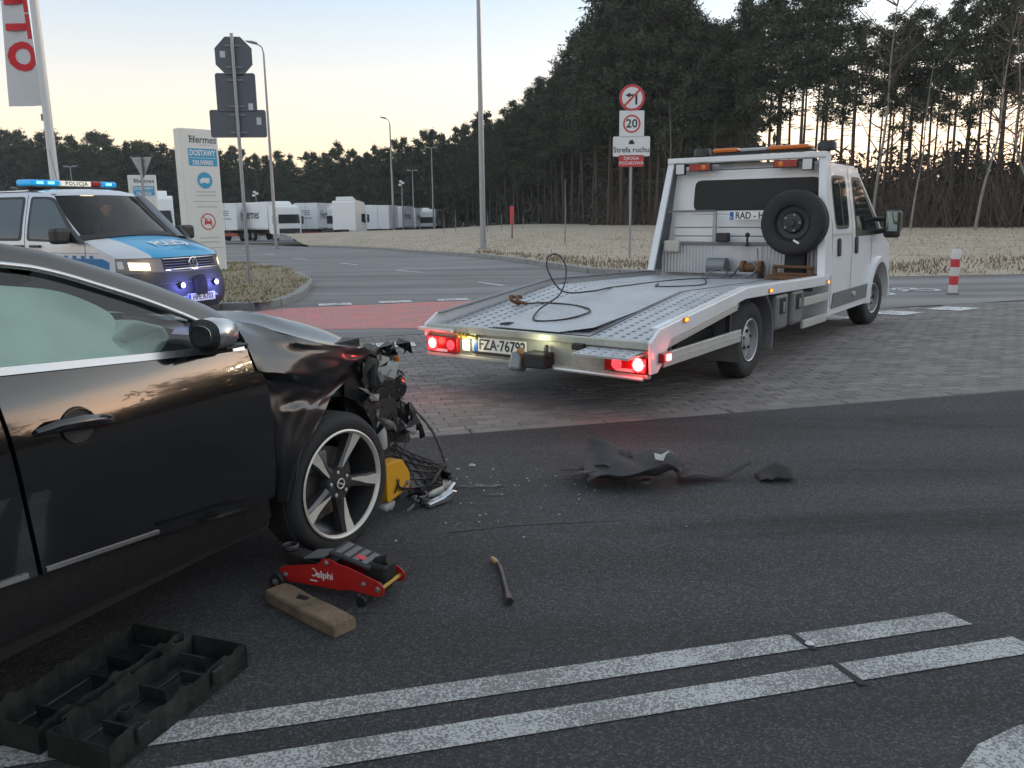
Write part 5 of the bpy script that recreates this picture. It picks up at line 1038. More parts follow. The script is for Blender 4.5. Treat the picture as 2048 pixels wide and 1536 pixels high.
for s in (-1, 1):
    hl = fpatch(s * .98, s * .52, .80, .955, .775, .955, 'headlamp_body', 'headlight', vn, .012)
    fpatch(s * .88, s * .68, .815, .915, .805, .90, 'headlamp_on', 'lit_lens', hl, .018); fpatch(s * .97, s * .92, .83, .93, .83, .93, 'lens_clear', 'side_lens', hl, .016)
    st_ = MB().lathe([(0, .05), (.03, .047), (.042, .03), (.045, .0)], 16, (0, 0, 0), 'x'); so_ = st_.build('strobe', 'black_plastic', vn, smooth=50); p = fp(s * .34, .585, .03); so_.location = p
    MB().lathe([(0, .056), (.028, .053), (.036, .04)], 16, (0, 0, 0), 'x').build('strobe_lamp', 'strobe_on', so_, smooth=50)
    point_light('strobe_light', tuple(p + Vector((.14, 0, .0))), (.2, .22, 1), 1.3, vn, .04)
    for z in (.56, .62): MB().tube([fp(s * t, z, .012) for t in frange(.12, .62, 8)], .007, 6).build('intake_bar', 'frame_grey', vn)
    fpatch(s * .12, s * .66, .54, .64, .54, .64, 'underbody', 'lower_intake', vn, .006)
point_light('headlamp_light', tuple(fp(-.78, .87, .15)), (1, .75, .45), .15, vn, .05)
MB().prism(rpoly([(-.11, .44), (.11, .44), (.11, .62), (.07, .71), (-.07, .71), (-.11, .62)], .04), .0, .055, 'x').build('radar_unit', 'underbody', vn, bevel=.012)
MB().grid([vrow(.012, .395, .80, .42), vrow(.012, .435, .80, .42)]).build('bumper_trim', 'lorry_grey', vn, smooth=50)
pl = MB().bb(.022, .034, -.26, .26, .345, .46).build('number_plate', 'plate_white', vn, bevel=.003); MB().bb(.0345, .0365, -.258, -.215, .347, .458).build('plate_strip', 'plate_blue', pl)
text('HPE A703', .115, 'sign_black', pl, frameM((.035, .02, .4025), (0, 1, 0), (0, 0, 1)), offset=.001, sx=.82, ext=.0008)
e = MB().lathe([(.085, .0), (.092, .012), (.080, .018), (.074, .006)], 28, (0, 0, 0), 'x').build('emblem_ring', 'chrome', vn, smooth=40); e.location = fp(0, .865, .018)
def strokes(pts_list):
    for a, b in pts_list:
        a, b = Vector(a), Vector(b); d = (b - a).normalized(); n = Vector((-d.y, d.x)) * .009; q = [a - n, b - n, b + n, a + n]; MB().prism([(p.x, p.y) for p in q], .006, .014, 'x').build('emblem_stroke', 'chrome', e)
strokes([((-.03, .072), (0, .012)), ((.03, .072), (0, .012)), ((-.066, .04), (-.03, -.062)), ((-.03, -.062), (0, -.004)), ((0, -.004), (.03, -.062)), ((.03, -.062), (.066, .04))])
# lamp bar
lb = MB().bb(-2.46, -2.14, -.74, .74, 1.925, 1.955).build('lamp_bar', 'black_plastic', vn, bevel=.012)
for y0, y1, mt in ((-.74, -.26, 'blue_lens'), (.46, .74, 'blue_lens'), (.28, .455, 'lens_red')): MB().bb(-2.45, -2.15, y0, y1, 1.957, 2.035).build('lamp_lens', mt, lb, bevel=.025, seg=3)
sg = MB().bb(-2.44, -2.16, -.24, .27, 1.957, 2.03).build('lit_sign', 'sign_lit', lb, bevel=.006); text('POLICJA', .075, 'dark_print', sg, frameM((-2.1585, .015, 1.993), (0, 1, 0), (0, 0, 1)), offset=.002, sx=1.15, space=1.25, ext=.0006)
for y in (-.6, -.42, .58): MB().bb(-2.148, -2.143, y - .05, y + .05, 1.98, 2.012).build('lit_cell', 'blue_hot', lb, bevel=.001)
for y in (-.55, .55): MB().bb(-2.36, -2.24, y - .08, y + .08, 1.88, 1.926).build('bar_foot', 'black_plastic', lb, bevel=.01)
MB().lathe([(0, 2.03), (.05, 2.02), (.075, 1.97), (.08, 1.88)], 16, (-4.35, -.3, 0), 'z').build('rear_beacon', 'blue_hot', vn, smooth=50)
MB().tube([(-2.5, 0, 1.9), (-2.62, 0, 2.5)], .004, 4).build('aerial', 'black_plastic', vn)
# cabin
MB().grid([vrow(-1.08, 1.16, .84, .12, .0), vrow(-1.45, 1.13, .84, .0, .0), vrow(-1.5, .95, .84, 0, 0)]).build('dashboard', 'dash', vn, smooth=60)
MB().bb(-4.8, -1.1, -.9, .9, .5, .53).build('cabin_floor', 'dash', vn); MB().bb(-3.0, -2.97, -.9, .9, .5, 1.83).build('bulkhead', 'dash', vn); MB().bb(-2.95, -1.75, -.76, .76, 1.825, 1.83).build('headliner', 'lorry_grey', vn)
for y in (-.45, .45):
    st_ = MB().box((-2.35, y, 1.12), (.16, .5, .72), Matrix.Rotation(-.12, 3, 'Y')).build('seat', 'seat_black', vn, bevel=.06, seg=3); MB().box((-2.42, y, 1.58), (.12, .3, .22), Matrix.Rotation(-.1, 3, 'Y')).build('headrest', 'seat_black', st_, bevel=.05, seg=3); MB().bb(-2.3, -1.8, y - .25, y + .25, .75, .9).build('seat_base', 'seat_black', st_, bevel=.05)
MB().lathe([(.185, -.012), (.2, 0), (.185, .012), (.17, 0)], 24, (0, 0, 0), 'x').build('steering_wheel', 'black_plastic', vn, loc=(-1.62, .45, 1.18)).rotation_euler = (0, R(-25), 0)
MB().box((-1.85, -.1, 1.822), (.1, .14, .02)).build('dome_lamp', 'headlamp_on', vn); point_light('dome_light', (-1.9, -.05, 1.74), (1, .7, .4), .25, vn, .04)
ve = thing('hi_vis_vest', 'folded yellow vest on the dashboard of the police van', 'vest', (VO[0], VO[1], 0), R(90 - 113)); MB().box((-1.22, -.42, 1.185), (.18, .42, .035), Matrix.Rotation(.1, 3, 'Z')).build('vest', 'vest_yellow', ve, bevel=.012)
# driver
def skin_body(name, verts, edges, radii, mt, parent, sub=2):
    me = bpy.data.meshes.new(name); me.from_pydata(verts, edges, []); o = bpy.data.objects.new(name, me); C.objects.link(o)
    md = o.modifiers.new('s', 'SKIN'); s2 = o.modifiers.new('u', 'SUBSURF'); s2.levels = s2.render_levels = sub
    for k, r_ in enumerate(radii): me.skin_vertices[0].data[k].radius = r_ if isinstance(r_, tuple) else (r_, r_)
    me.skin_vertices[0].data[0].use_root = True
    dg = bpy.context.evaluated_depsgraph_get(); m2 = bpy.data.meshes.new_from_object(o.evaluated_get(dg)); bpy.data.objects.remove(o); m2.materials.clear(); m2.materials.append(M[mt]); shade(m2, 60); return link(name, m2, parent)
pr = thing('person', 'seated person in dark clothes behind the police van windscreen', 'person', (VO[0], VO[1], 0), R(90 - 113))
by = .42
skin_body('body', [(-2.1, by, .92), (-2.14, by, 1.15), (-2.16, by, 1.36), (-2.14, by, 1.46), (-2.12, by, 1.53), (-2.10, by, 1.62), (-2.10, by, 1.70), (-2.12, by - .2, 1.38), (-1.98, by - .25, 1.18), (-1.72, by - .16, 1.2), (-1.64, by - .13, 1.24), (-2.12, by + .2, 1.38), (-1.98, by + .25, 1.18), (-1.72, by + .16, 1.2), (-1.64, by + .13, 1.24), (-1.7, by - .12, .94), (-1.7, by + .12, .94), (-1.55, by - .12, .6), (-1.55, by + .12, .6)],
          [(0, 1), (1, 2), (2, 3), (3, 4), (4, 5), (5, 6), (2, 7), (7, 8), (8, 9), (9, 10), (2, 11), (11, 12), (12, 13), (13, 14), (0, 15), (0, 16), (15, 17), (16, 18)],
          [(.17, .13), (.17, .12), (.16, .1), .06, .055, (.075, .09), (.06, .07), .07, .055, .04, .035, .07, .055, .04, .035, .085, .085, .06, .06], 'uniform', pr)
hd_ = MB(); hd_.lathe([(0.001, -.115), (.045, -.105), (.065, -.06), (.075, 0), (.078, .05), (.06, .1), (.001, .12)], 18, (-2.085, by, 1.63), 'z'); fo = hd_.build('face', 'skin', pr, smooth=70)
MB().tube([(-2.012, by, 1.655), (-1.995, by, 1.62)], [.008, .013], 6).build('nose', 'skin', fo); MB().box((-2.013, by, 1.585), (.006, .045, .008)).build('mouth', 'hair', fo)
for s in (-1, 1): MB().lathe([(0, -.012), (.01, 0), (0, .012)], 8, (-2.018, by + s * .028, 1.65), 'z').build('eye', 'hair', fo); MB().box((-2.09, by + s * .08, 1.63), (.03, .012, .05)).build('ear', 'skin', fo, bevel=.004)
MB().lathe([(.081, .02), (.083, .07), (.06, .118), (.001, .135)], 18, (-2.095, by, 1.635), 'z').build('hair', 'hair', pr, smooth=70)
# ------------------------------------------------------------------ wrecked black car
def car_paint():
    m = mat('car_black', (.006, .0065, .008), .12, var=.1, scale=3, spec=.5, coat=1.0)
    t = m.node_tree; n = t.nodes; l = t.links; b = n['Principled BSDF']; b.inputs['Coat Roughness'].default_value = .015; b.inputs['Coat IOR'].default_value = 1.5
    tc = n.new('ShaderNodeTexCoord'); ns = n.new('ShaderNodeTexNoise'); ns.inputs['Scale'].default_value = 5; ns.inputs['Detail'].default_value = 8; ns.inputs['Roughness'].default_value = .7; l.new(tc.outputs['Object'], ns.inputs[0])
    mr = n.new('ShaderNodeMapRange'); mr.inputs[1].default_value = .45; mr.inputs[2].default_value = .8; mr.inputs[3].default_value = .01; mr.inputs[4].default_value = .10; l.new(ns.outputs['Fac'], mr.inputs[0]); l.new(mr.outputs[0], b.inputs['Coat Roughness'])
car_paint()
mat('satin_silver', (.55, .56, .57), .25, .9, var=.05); mat('airbag', (.72, .80, .76), .85, var=.10, scale=3, bump=.9, bscale=4); mat('alloy_dark', (.10, .10, .105), .35, .7, var=.1); mat('alloy_bright', (.66, .63, .57), .4, .35, var=.06)
mat('wreck_black', (.012, .012, .013), .55, var=.3, scale=20, bump=.2, bscale=40); mat('wreck_grey', (.16, .16, .155), .6, .3, var=.4, scale=15, dirt=(.05, .05, .05), dirt_amt=.4); mat('wreck_pale', (.42, .42, .40), .5, var=.3, scale=12); mat('yellow_block', (.62, .30, .01), .5, var=.08)
mat('dark_plastic', (.03, .03, .032), .7, var=.3, scale=8, bump=.2, bscale=60)
pane_mat('car_glass', (.78, .90, .85), .02); mat('disc_rust', (.2, .17, .15), .5, .6, var=.3)
vc = thing('wrecked_car', 'black car with a smashed front end and blown airbags', 'car', (-1.6045, 3.9918, 0), R(90 - 24))
def cy(z): return .882 - .5 * (z - 1.03) if z > 1.03 else .925 - .45 * max(0, z - .72) ** 2 - .9 * max(0, .52 - z) ** 2
zcc = [.35, .42, .5, .58, .66, .74, .8, .86, .92, .97, 1.01, 1.06, 1.12, 1.18, 1.24, 1.3, 1.36]
def CP(pts, nm, mt, d=0.0, par=None, s=-1, th=0.0, xs=(-2.2, -1.9, -1.6, -1.3, -1.0, -.75)): return panel(nm, pts, lambda a, b: (a, s * (cy(b) + d), b), mt, par or vc, xs, zcc, thick=th, inward=(0, -s, 0), smooth=40)
belt = lambda X: 1.01 + (-.51 - X) * .074
top_ = [(-3.05, 1.33), (-2.6, 1.405), (-2.1, 1.43), (-1.7, 1.42), (-1.31, 1.37), (-1.17, 1.34), (-1.02, 1.285), (-.85, 1.215), (-.68, 1.13), (-.56, 1.045)]
for s in (-1, 1):
    dr = CP([(-.50, belt(-.5)), (-.44, .88), (-.425, .70), (-.435, .41), (-.52, .40), (-1.07, .465), (-1.455, .497), (-1.475, .73), (-1.485, .91), (-1.50, belt(-1.5))], 'front_door', 'car_black', 0, s=s, th=.02)
    CP([(-1.512, belt(-1.51)), (-1.497, .91), (-1.487, .73), (-1.468, .499), (-2.25, .56), (-2.42, .75), (-2.5, belt(-2.5))], 'rear_door', 'car_black', -.004, s=s, th=.02)
    CP([(-2.512, belt(-2.51)), (-2.43, .75), (-2.43, .58)] + circ(-2.78, .36, .36, 12, 150, 10)[:] + [(-3.45, .36), (-3.62, .6), (-3.6, 1.02), (-3.5, 1.1)], 'rear_wing', 'car_black', -.004, s=s)
    CP([(-.43, .40), (-.52, .39), (-1.45, .488), (-2.4, .55), (-2.4, .34), (-1.45, .30), (-.4, .26)], 'sill', 'wreck_black', -.035, s=s)
    CP([(-1.03, .470), (-1.445, .503), (-1.445, .517), (-1.03, .482)], 'sill_strip', 'satin_silver', .004, dr, s, .004); CP([(-1.50, .507), (-2.2, .56), (-2.2, .575), (-1.50, .522)], 'sill_strip', 'satin_silver', .002, None, s, .004)
    CP([(-.52, belt(-.52) - .004), (-1.5, belt(-1.5) - .004), (-1.5, belt(-1.5) + .018), (-.52, belt(-.52) + .018)], 'belt_trim', 'satin_silver', .006, dr, s, .008)
    CP([(-1.515, belt(-1.5) - .004), (-2.55, belt(-2.5) - .004), (-2.55, belt(-2.5) + .018), (-1.515, belt(-1.5) + .018)], 'belt_trim', 'satin_silver', .004, None, s, .008)
    # window glass, chrome arc, pillar
    gl = [(x, z - .02) for x, z in top_[4:9]]
    CP([(-1.44, belt(-1.44) + .01), (-1.42, 1.37)] + gl + [(-.635, belt(-.635) + .01)], 'door_window', 'car_glass', -.012, dr, s)
    CP([(-1.56, belt(-1.56) + .01), (-2.45, belt(-2.45) + .01), (-2.75, 1.2), (-2.6, 1.36), (-2.1, 1.405), (-1.54, 1.385)], 'rear_window', 'car_glass', -.012, None, s)
    CP([(-1.455, belt(-1.45)), (-1.555, belt(-1.55)), (-1.535, 1.39), (-1.435, 1.375)], 'b_pillar', 'wreck_black', -.006, None, s)
    CP([(-.70, belt(-.7) + .012), (-.52, belt(-.52) + .012), (-.60, 1.075), (-.715, 1.145), (-.735, 1.13)], 'quarter_panel', 'wreck_black', -.004, dr, s)
    m = MB(); pa = smooth_path([(x, s * (cy(z) + .004), z) for x, z in top_], 4); m.tube(pa, .0105, 8); m.build('window_trim', 'satin_silver', vc, smooth=60)
    # roof side and pillar: from trim up to the roof edge
    rows = []
    for x, z in top_:
        k = (x + 1.31) / .75 if x > -1.31 else 0; k = max(0, min(1, k)); e = Vector((x + .10 * k, s * (cy(z) - .048 + .008 * k), z + .068 - .02 * k)); a = Vector((x, s * cy(z), z)); rows.append([a, a.lerp(e, .35) + Vector((0, s * .008, .008)), a.lerp(e, .7) + Vector((0, s * .006, .008)), e])
    MB().grid(rows).build('roof_rail', 'car_black', vc, smooth=60)
# roof skin and screens
def rc(x, z, k): return x + .10 * k, cy(z) - .048 + .008 * k, z + .068 - .02 * k
rr_rows = []
for x, z in top_:
    k = max(0, min(1, (x + 1.31) / .75)) if x > -1.31 else 0; rr_rows.append((rc(x, z, k)))
MB().grid([[(X - .0 * t, Y * t, Z + .035 * (1 - t * t)) for t in frange(-1, 1, 9)] for X, Y, Z in rr_rows[0:5]]).build('roof', 'car_black', vc, smooth=60)
MB().grid([[(X + .16 * (1 - t * t) * (i / 5), Y * t, Z + .035 * (1 - t * t) * (1 - i / 5)) for t in frange(-1, 1, 9)] for i, (X, Y, Z) in enumerate(rr_rows[4:])]).build('windscreen', 'car_glass', vc, smooth=60)
MB().grid([[(-3.05 - .05 * (1 - t * t) , .72 * t, 1.37 - .0 * t), ] * 0 + [(-3.05, .70 * t, 1.38 + .03 * (1 - t * t)) for t in frange(-1, 1, 5)], [(-3.4, .78 * t, 1.1) for t in frange(-1, 1, 5)]]).build('rear_screen', 'window_glass', vc, smooth=60) if False else MB().grid([[(-3.05, .70 * t, 1.385) for t in frange(-1, 1, 5)], [(-3.4, .80 * t, 1.11) for t in frange(-1, 1, 5)]]).build('rear_screen', 'window_glass', vc, smooth=60)
MB().grid([[(-3.4, .84 * t, 1.11) for t in frange(-1, 1, 5)], [(-3.6, .84 * t, 1.08) for t in frange(-1, 1, 5)], [(-3.66, .84 * t, .6) for t in frange(-1, 1, 5)], [(-3.5, .8 * t, .35) for t in frange(-1, 1, 5)]]).build('boot_lid', 'car_black', vc, smooth=30)
MB().bb(-3.45, -.35, -.80, .80, .24, .28).build('floor_pan', 'wreck_black', vc); MB().bb(-.42, -.36, -.82, .82, .28, 1.0).build('bulkhead', 'wreck_black', vc)
# door handle in its cup
dcup = CP(circ(-1.275, .895, .058, 20), 'handle_cup', 'wreck_black', .002, dr); m = MB(); pts = [Vector((-1.275 + .06 * math.cos(q), -(cy(.895 + .045 * math.sin(q)) + .004), .895 + .052 * math.sin(q))) for q in [2 * math.pi * k / 20 for k in range(21)]]
m.tube(pts, .003, 5).build('cup_rim', 'car_black', dcup)
m = MB(); hp = [(-1.415, .905), (-1.36, .913), (-1.27, .908), (-1.18, .893), (-1.155, .884)]; rows = []
for i, (x, z) in enumerate(hp):
    o_ = (.008, .034, .04, .034, .006)[i]; h_ = (.010, .020, .022, .018, .008)[i]; Y = -(cy(z) + o_); rows.append([(x, Y + .008, z + h_), (x, Y - .004, z + h_ * .6), (x, Y - .006, z), (x, Y, z - h_ * .8), (x, Y + .02, z - h_)])
m.grid(rows).build('door_handle', 'car_black', dr, smooth=60)
# mirror
mo = skin = MB(); prof = [(0.001, -.085), (.05, -.08), (.085, -.03), (.09, .03), (.08, .07), (.06, .085)]
rows = []
for k, (sx, r_) in enumerate(((0, .6), (.02, .92), (.07, 1.0), (.13, .86), (.17, .5), (.182, .08))):
    rows.append([(-.80 + sx * .85, -.955 + .072 * r_ * math.cos(q), 1.10 + .058 * r_ * math.copysign(abs(math.sin(q)) ** .7, math.sin(q))) for q in [2 * math.pi * j / 20 for j in range(20)]])
mir = MB().grid(rows, cu=True).build('mirror', 'satin_silver', vc, smooth=60); MB().grid([[(p[0] - .001, p[1] * 1.0, p[2]) for p in rows[0]], [(-.798, -.955, 1.10)] * 20], cu=True).build('mirror_back', 'wreck_black', mir)
rows2 = [[(x, -.955 + (y + .955) * 1.06, 1.10 + (z - 1.10) * 1.06) for x, y, z in r] for r in rows[:2]]; MB().grid(rows2, cu=True).build('mirror_shell', 'wreck_black', mir, smooth=60)
MB().prism([(-.76, 1.025), (-.62, 1.02), (-.65, 1.05), (-.74, 1.055)], -.86, -.94).build('mirror_arm', 'wreck_black', mir, bevel=.008); MB().box((-.69, -.955, 1.052), (.11, .12, .010)).build('mirror_lip', 'wreck_black', mir, bevel=.004)
# cabin: blown curtain airbags, seat, wheel
def sheet(name, rows, mt, parent, sub=2, creases=(), smooth=60, thick=0.0):
    m = MB(); m.grid(rows); o = m.build(name, mt, parent, smooth=smooth); nc = len(rows[0]); me = o.data
    if creases:
        at_ = me.attributes.new('crease_edge', 'FLOAT', 'EDGE'); val = [0.0] * len(me.edges)
        for i, e in enumerate(me.edges):
            a, b = e.vertices
            if a // nc == b // nc and a // nc in creases: val[i] = .75
        at_.data.foreach_set('value', val)
    if thick: sd_ = o.modifiers.new('t', 'SOLIDIFY'); sd_.thickness = thick
    if sub: md = o.modifiers.new('s', 'SUBSURF'); md.levels = md.render_levels = sub
    return o
rg = np.random.RandomState(4)
rows = []
for i, zf in enumerate(frange(0, 1, 8)):
    row = []
    for j, x in enumerate(frange(-2.5, -.98, 16)):
        zt = interp2([(-2.5, 1.33), (-1.6, 1.36), (-1.34, 1.31), (-1.1, 1.285), (-.97, 1.19)], x); zb = interp2([(-2.5, 1.05), (-1.4, 1.0), (-1.0, 1.02)], x); z = zt + (zb - zt) * zf
        row.append((x + .02 * math.sin(j * 1.3 + i), -(cy(z) - .05 - .045 * math.sin(zf * 3.1) - .034 * math.sin(j * 1.9 + zf * 1.5) * (.4 + zf) - .012 * math.sin(j * 4.3 + i * 1.7) - rg.uniform(0, .012)), z))
    rows.append(row)
sheet('curtain_airbag', rows, 'airbag', vc, 2)
bag = []
for i, q in enumerate(frange(0, 2 * math.pi, 15)[:-1]): bag.append([(-.84 + .17 * math.cos(q) * k, -.70 + .10 * (1 - k), 1.07 + .085 * math.sin(q) * k) for k in (.02, .4, .75, 1.0, .8)])
for i in range(len(bag)): bag[i] = [(x, y - (.05, .045, .03, 0, -.16)[j], z + .012 * math.sin(i * 2.1)) for j, (x, y, z) in enumerate(bag[i])]
bag.append(bag[0]); sheet('front_airbag', bag, 'airbag', vc, 2)
MB().grid([[(-.40, .8 * t, 1.03) for t in (-1, 0, 1)], [(-.62, .8 * t, 1.0) for t in (-1, 0, 1)], [(-.7, .8 * t, .9) for t in (-1, 0, 1)], [(-.66, .8 * t, .5) for t in (-1, 0, 1)]]).build('dashboard', 'dash', vc, smooth=60)
for y in (-.4, .4):
    o = MB().box((-1.75, y, .85), (.16, .48, .7), Matrix.Rotation(-.3, 3, 'Y')).build('seat', 'seat_black', vc, bevel=.06, seg=3); MB().box((-1.9, y, 1.22), (.1, .26, .2), Matrix.Rotation(-.2, 3, 'Y')).build('headrest', 'seat_black', o, bevel=.04); MB().bb(-1.65, -1.1, y - .25, y + .25, .45, .62).build('seat_base', 'seat_black', o, bevel=.05)
MB().lathe([(.175, -.014), (.19, 0), (.175, .014), (.16, 0)], 24, (0, 0, 0), 'x').build('steering_wheel', 'black_plastic', vc, loc=(-.86, .38, 1.0))
MB().bb(-3.0, -.5, -.78, -.77, .3, .98).build('door_lining', 'dash', vc); MB().bb(-2.6, -1.6, -.60, .60, 1.40, 1.405).build('headliner', 'dash', vc)
# crumpled wing
W_ = [
      [(-0.430, -0.780, 1.103), (-0.298, -0.820, 1.061), (-0.206, -0.880, 1.017), (-0.015, -0.885, 0.952), (0.197, -0.865, 0.904), (0.419, -0.825, 0.861)],
      [(-0.490, -0.850, 1.077), (-0.351, -0.860, 1.020), (-0.231, -0.885, 0.983), (-0.059, -0.890, 0.933), (0.152, -0.868, 0.883), (0.402, -0.827, 0.847)],
      [(-0.500, -0.895, 1.004), (-0.369, -0.895, 0.968), (-0.233, -0.895, 0.935), (-0.069, -0.895, 0.896), (0.147, -0.870, 0.855), (0.357, -0.830, 0.827)],
      [(-0.482, -0.915, 0.922), (-0.398, -0.925, 0.904), (-0.227, -0.910, 0.864), (-0.081, -0.900, 0.838), (0.102, -0.872, 0.817), (0.293, -0.832, 0.797)],
      [(-0.407, -0.870, 0.882), (-0.311, -0.875, 0.848), (-0.193, -0.880, 0.810), (-0.048, -0.870, 0.759), (0.070, -0.850, 0.753), (0.203, -0.830, 0.750)],
      [(-0.382, -0.868, 0.815), (-0.311, -0.870, 0.790), (-0.225, -0.875, 0.763), (-0.131, -0.878, 0.733), (-0.052, -0.870, 0.716), (0.042, -0.860, 0.714)],
      [(-0.382, -0.882, 0.749), (-0.334, -0.884, 0.731), (-0.264, -0.890, 0.724), (-0.188, -0.894, 0.712), (-0.119, -0.892, 0.693), (-0.045, -0.888, 0.667)],
      [(-0.380, -0.888, 0.663), (-0.346, -0.894, 0.645), (-0.304, -0.902, 0.636), (-0.246, -0.906, 0.622), (-0.189, -0.905, 0.608), (-0.135, -0.900, 0.605)],
      [(-0.377, -0.885, 0.538), (-0.366, -0.900, 0.526), (-0.332, -0.905, 0.517), (-0.301, -0.910, 0.515), (-0.275, -0.910, 0.517), (-0.241, -0.905, 0.524)],
      [(-0.365, -0.860, 0.362), (-0.356, -0.870, 0.354), (-0.343, -0.880, 0.351), (-0.321, -0.880, 0.351), (-0.301, -0.880, 0.355), (-0.281, -0.880, 0.364)],
]
# finer facets of bent sheet metal
rg = np.random.RandomState(12)
def densify(rows, n, amp, rg):
    A = np.array(rows, float); nr, nc = A.shape[:2]; out = []
    for i in range((nr - 1) * n + 1):
        r = []
        for j in range((nc - 1) * n + 1):
            a, b = min(i // n, nr - 2), min(j // n, nc - 2); u, v = i / n - a, j / n - b
            p = A[a, b] * (1 - u) * (1 - v) + A[a + 1, b] * u * (1 - v) + A[a, b + 1] * (1 - u) * v + A[a + 1, b + 1] * u * v
            if 0 < j < (nc - 1) * n and (i % n or j % n): p = p + rg.normal(0, amp, 3)
            r.append(tuple(p))
        out.append(r)
    return out
mat('bent_black', (.007, .008, .010), .3, var=.1, scale=3, coat=.5)
sheet('front_wing', densify(W_, 2, .0055, rg), 'bent_black', vc, 2, creases=(6, 8, 12))
# buckled bonnet
Hd = []
for i, x in enumerate(frange(-.47, .60, 9)):
    row = []
    for j, t in enumerate(frange(-1, 1, 11)):
        y = t * interp2([(-0.47, 0.765), (-0.298, 0.816), (-0.206, 0.876), (-0.015, 0.881), (0.197, 0.861), (0.419, 0.821), (0.62, 0.79)], x); ze = interp2([(-0.47, 1.1), (-0.298, 1.061), (-0.206, 1.017), (-0.015, 0.952), (0.197, 0.904), (0.419, 0.861), (0.62, 0.82)], x); zc2 = interp2([(-.47, 1.105), (0, 1.05), (.3, 1.02), (.5, .985), (.62, .92)], x)
        z = ze + (zc2 - ze) * sstep((t + 1) / .6) + (.024 * math.sin(i * 1.7 + t * 3.0) * (1 if 2 < i < 8 else .2) if j else 0) - (.02 if i == 8 else 0)
        row.append((x + (.05 * math.sin(j * 1.1) if i > 5 and j else 0), y, z + (rg.normal(0, .005) if j else 0)))
    Hd.append(row)
sheet('bonnet', Hd, 'bent_black', vc, 2, creases=(3, 5))
MB().tube(smooth_path([(-.47, -.80, 1.095), (-.49, -.865, 1.03), (-.455, -.90, .95)], 5), .008, 6).build('torn_seal', 'wreck_black', vc)
# far wing, wheel housings and engine bay in the dark
MB().grid([[(-.45, .78, 1.08), (.2, .76, .98), (.7, .7, .86)], [(-.45, .9, .85), (.2, .88, .82), (.7, .8, .75)], [(-.45, .9, .4), (-.3, .9, .5), (.7, .8, .55)]]).build('far_wing', 'car_black', vc, smooth=40)
m = MB(); A = circ(.03, .34, .37, 14, 185, -10); m.grid([[(p[0], -.86, p[1]) for p in A], [(p[0], -.45, p[1]) for p in A]]); m.build('wheel_liner', 'wreck_black', vc, smooth=50)
MB().bb(-.36, .55, -.62, .62, .32, .86).build('engine_block', 'wreck_black', vc, bevel=.05); MB().bb(-.36, .40, -.78, -.70, .66, .92).build('inner_wing', 'wreck_black', vc)
# wheels
def alloy(parent, loc, steer, full=True):
    g = tyre_wheel(parent, loc, .318, .225, .24, -1, steer, name='wheel'); h = -.1125
    rim = MB().lathe([(.243, h * .93), (.249, h * 1.02), (.242, h * 1.06), (.234, h * 1.0), (.231, h * .9)], 56).build('rim', 'alloy_bright', g, smooth=40)
    MB().lathe([(.233, h * .92), (.224, h * .3), (.215, .08)], 56).build('rim_barrel', 'alloy_dark', rim, smooth=60)
    MB().lathe([(.001, h * .05), (.16, h * .05), (.16, h * -.15)], 36).build('brake_disc', 'disc_rust', g, smooth=40); MB().box((-.09, -.02, .12), (.12, .07, .09)).build('brake_caliper', 'wreck_grey', g, bevel=.015)
    for q0 in (-10, 62, 134, 206, 278):
        q = R(q0); d = Vector((math.cos(q), 0, math.sin(q))); n = Vector((-math.sin(q), 0, math.cos(q))); y = lambda v: Vector((0, v, 0))
        m = MB(); rows = []
        for r_, w_, yf, yb in ((.045, .034, -.088, -.05), (.10, .026, -.088, -.045), (.17, .029, -.096, -.045), (.233, .040, -.108, -.05)):
            c = d * r_; rows.append([c - n * w_ + y(yb), c - n * w_ * .95 + y(yf + .012), c - n * w_ * .35 + y(yf), c + n * w_ * .6 + y(yf), c + n * w_ * .95 + y(yf + .012), c + n * w_ + y(yb)])
        so_ = m.grid(rows).build('spoke', 'alloy_dark', g, smooth=30)
        m = MB(); rows = []
        for r_, a, b, yf in ((.075, .010, .018, -.0895), (.13, -.002, .020, -.0930), (.17, -.014, .020, -.0980), (.236, -.024, .030, -.1095)): c = d * r_; rows.append([c + n * a + y(yf), c + n * b + y(yf)])
        m.grid(rows).build('spoke_face', 'alloy_bright', so_)
        qb = q + R(36); c = Vector((math.cos(qb), 0, math.sin(qb))) * .054; MB().lathe([(0, -.092), (.008, -.091), (.010, -.075)], 10, (c.x, 0, c.z)).build('wheel_bolt', 'alloy_bright', g); MB().lathe([(.016, -.0905), (.013, -.0885)], 12, (c.x, 0, c.z)).build('bolt_well', 'wreck_black', g)
    MB().lathe([(0.001, -.09), (.07, -.088), (.078, -.07), (.08, -.04)], 30).build('hub', 'alloy_dark', g, smooth=40)
    cp_ = MB().lathe([(.0, -.096), (.028, -.095), (.032, -.09)], 24).build('hub_cap', 'wreck_black', g, smooth=40); MB().lathe([(.0185, -.0962), (.0205, -.0985), (.0235, -.0985), (.0255, -.0962)], 24).build('emblem_ring', 'alloy_bright', cp_, smooth=40); MB().box((0, -.0975, 0), (.042, .002, .006), Matrix.Rotation(.5, 3, 'Y')).build('emblem_bar', 'alloy_bright', cp_)
    return g
alloy(vc, (.045, -.80, .316), R(-8)); alloy(vc, (-2.78, -.80, .316), 0)
for x in (.05, -2.78): steel_wheel(vc, (x, .80, .322), .322, .22, 0, 1)
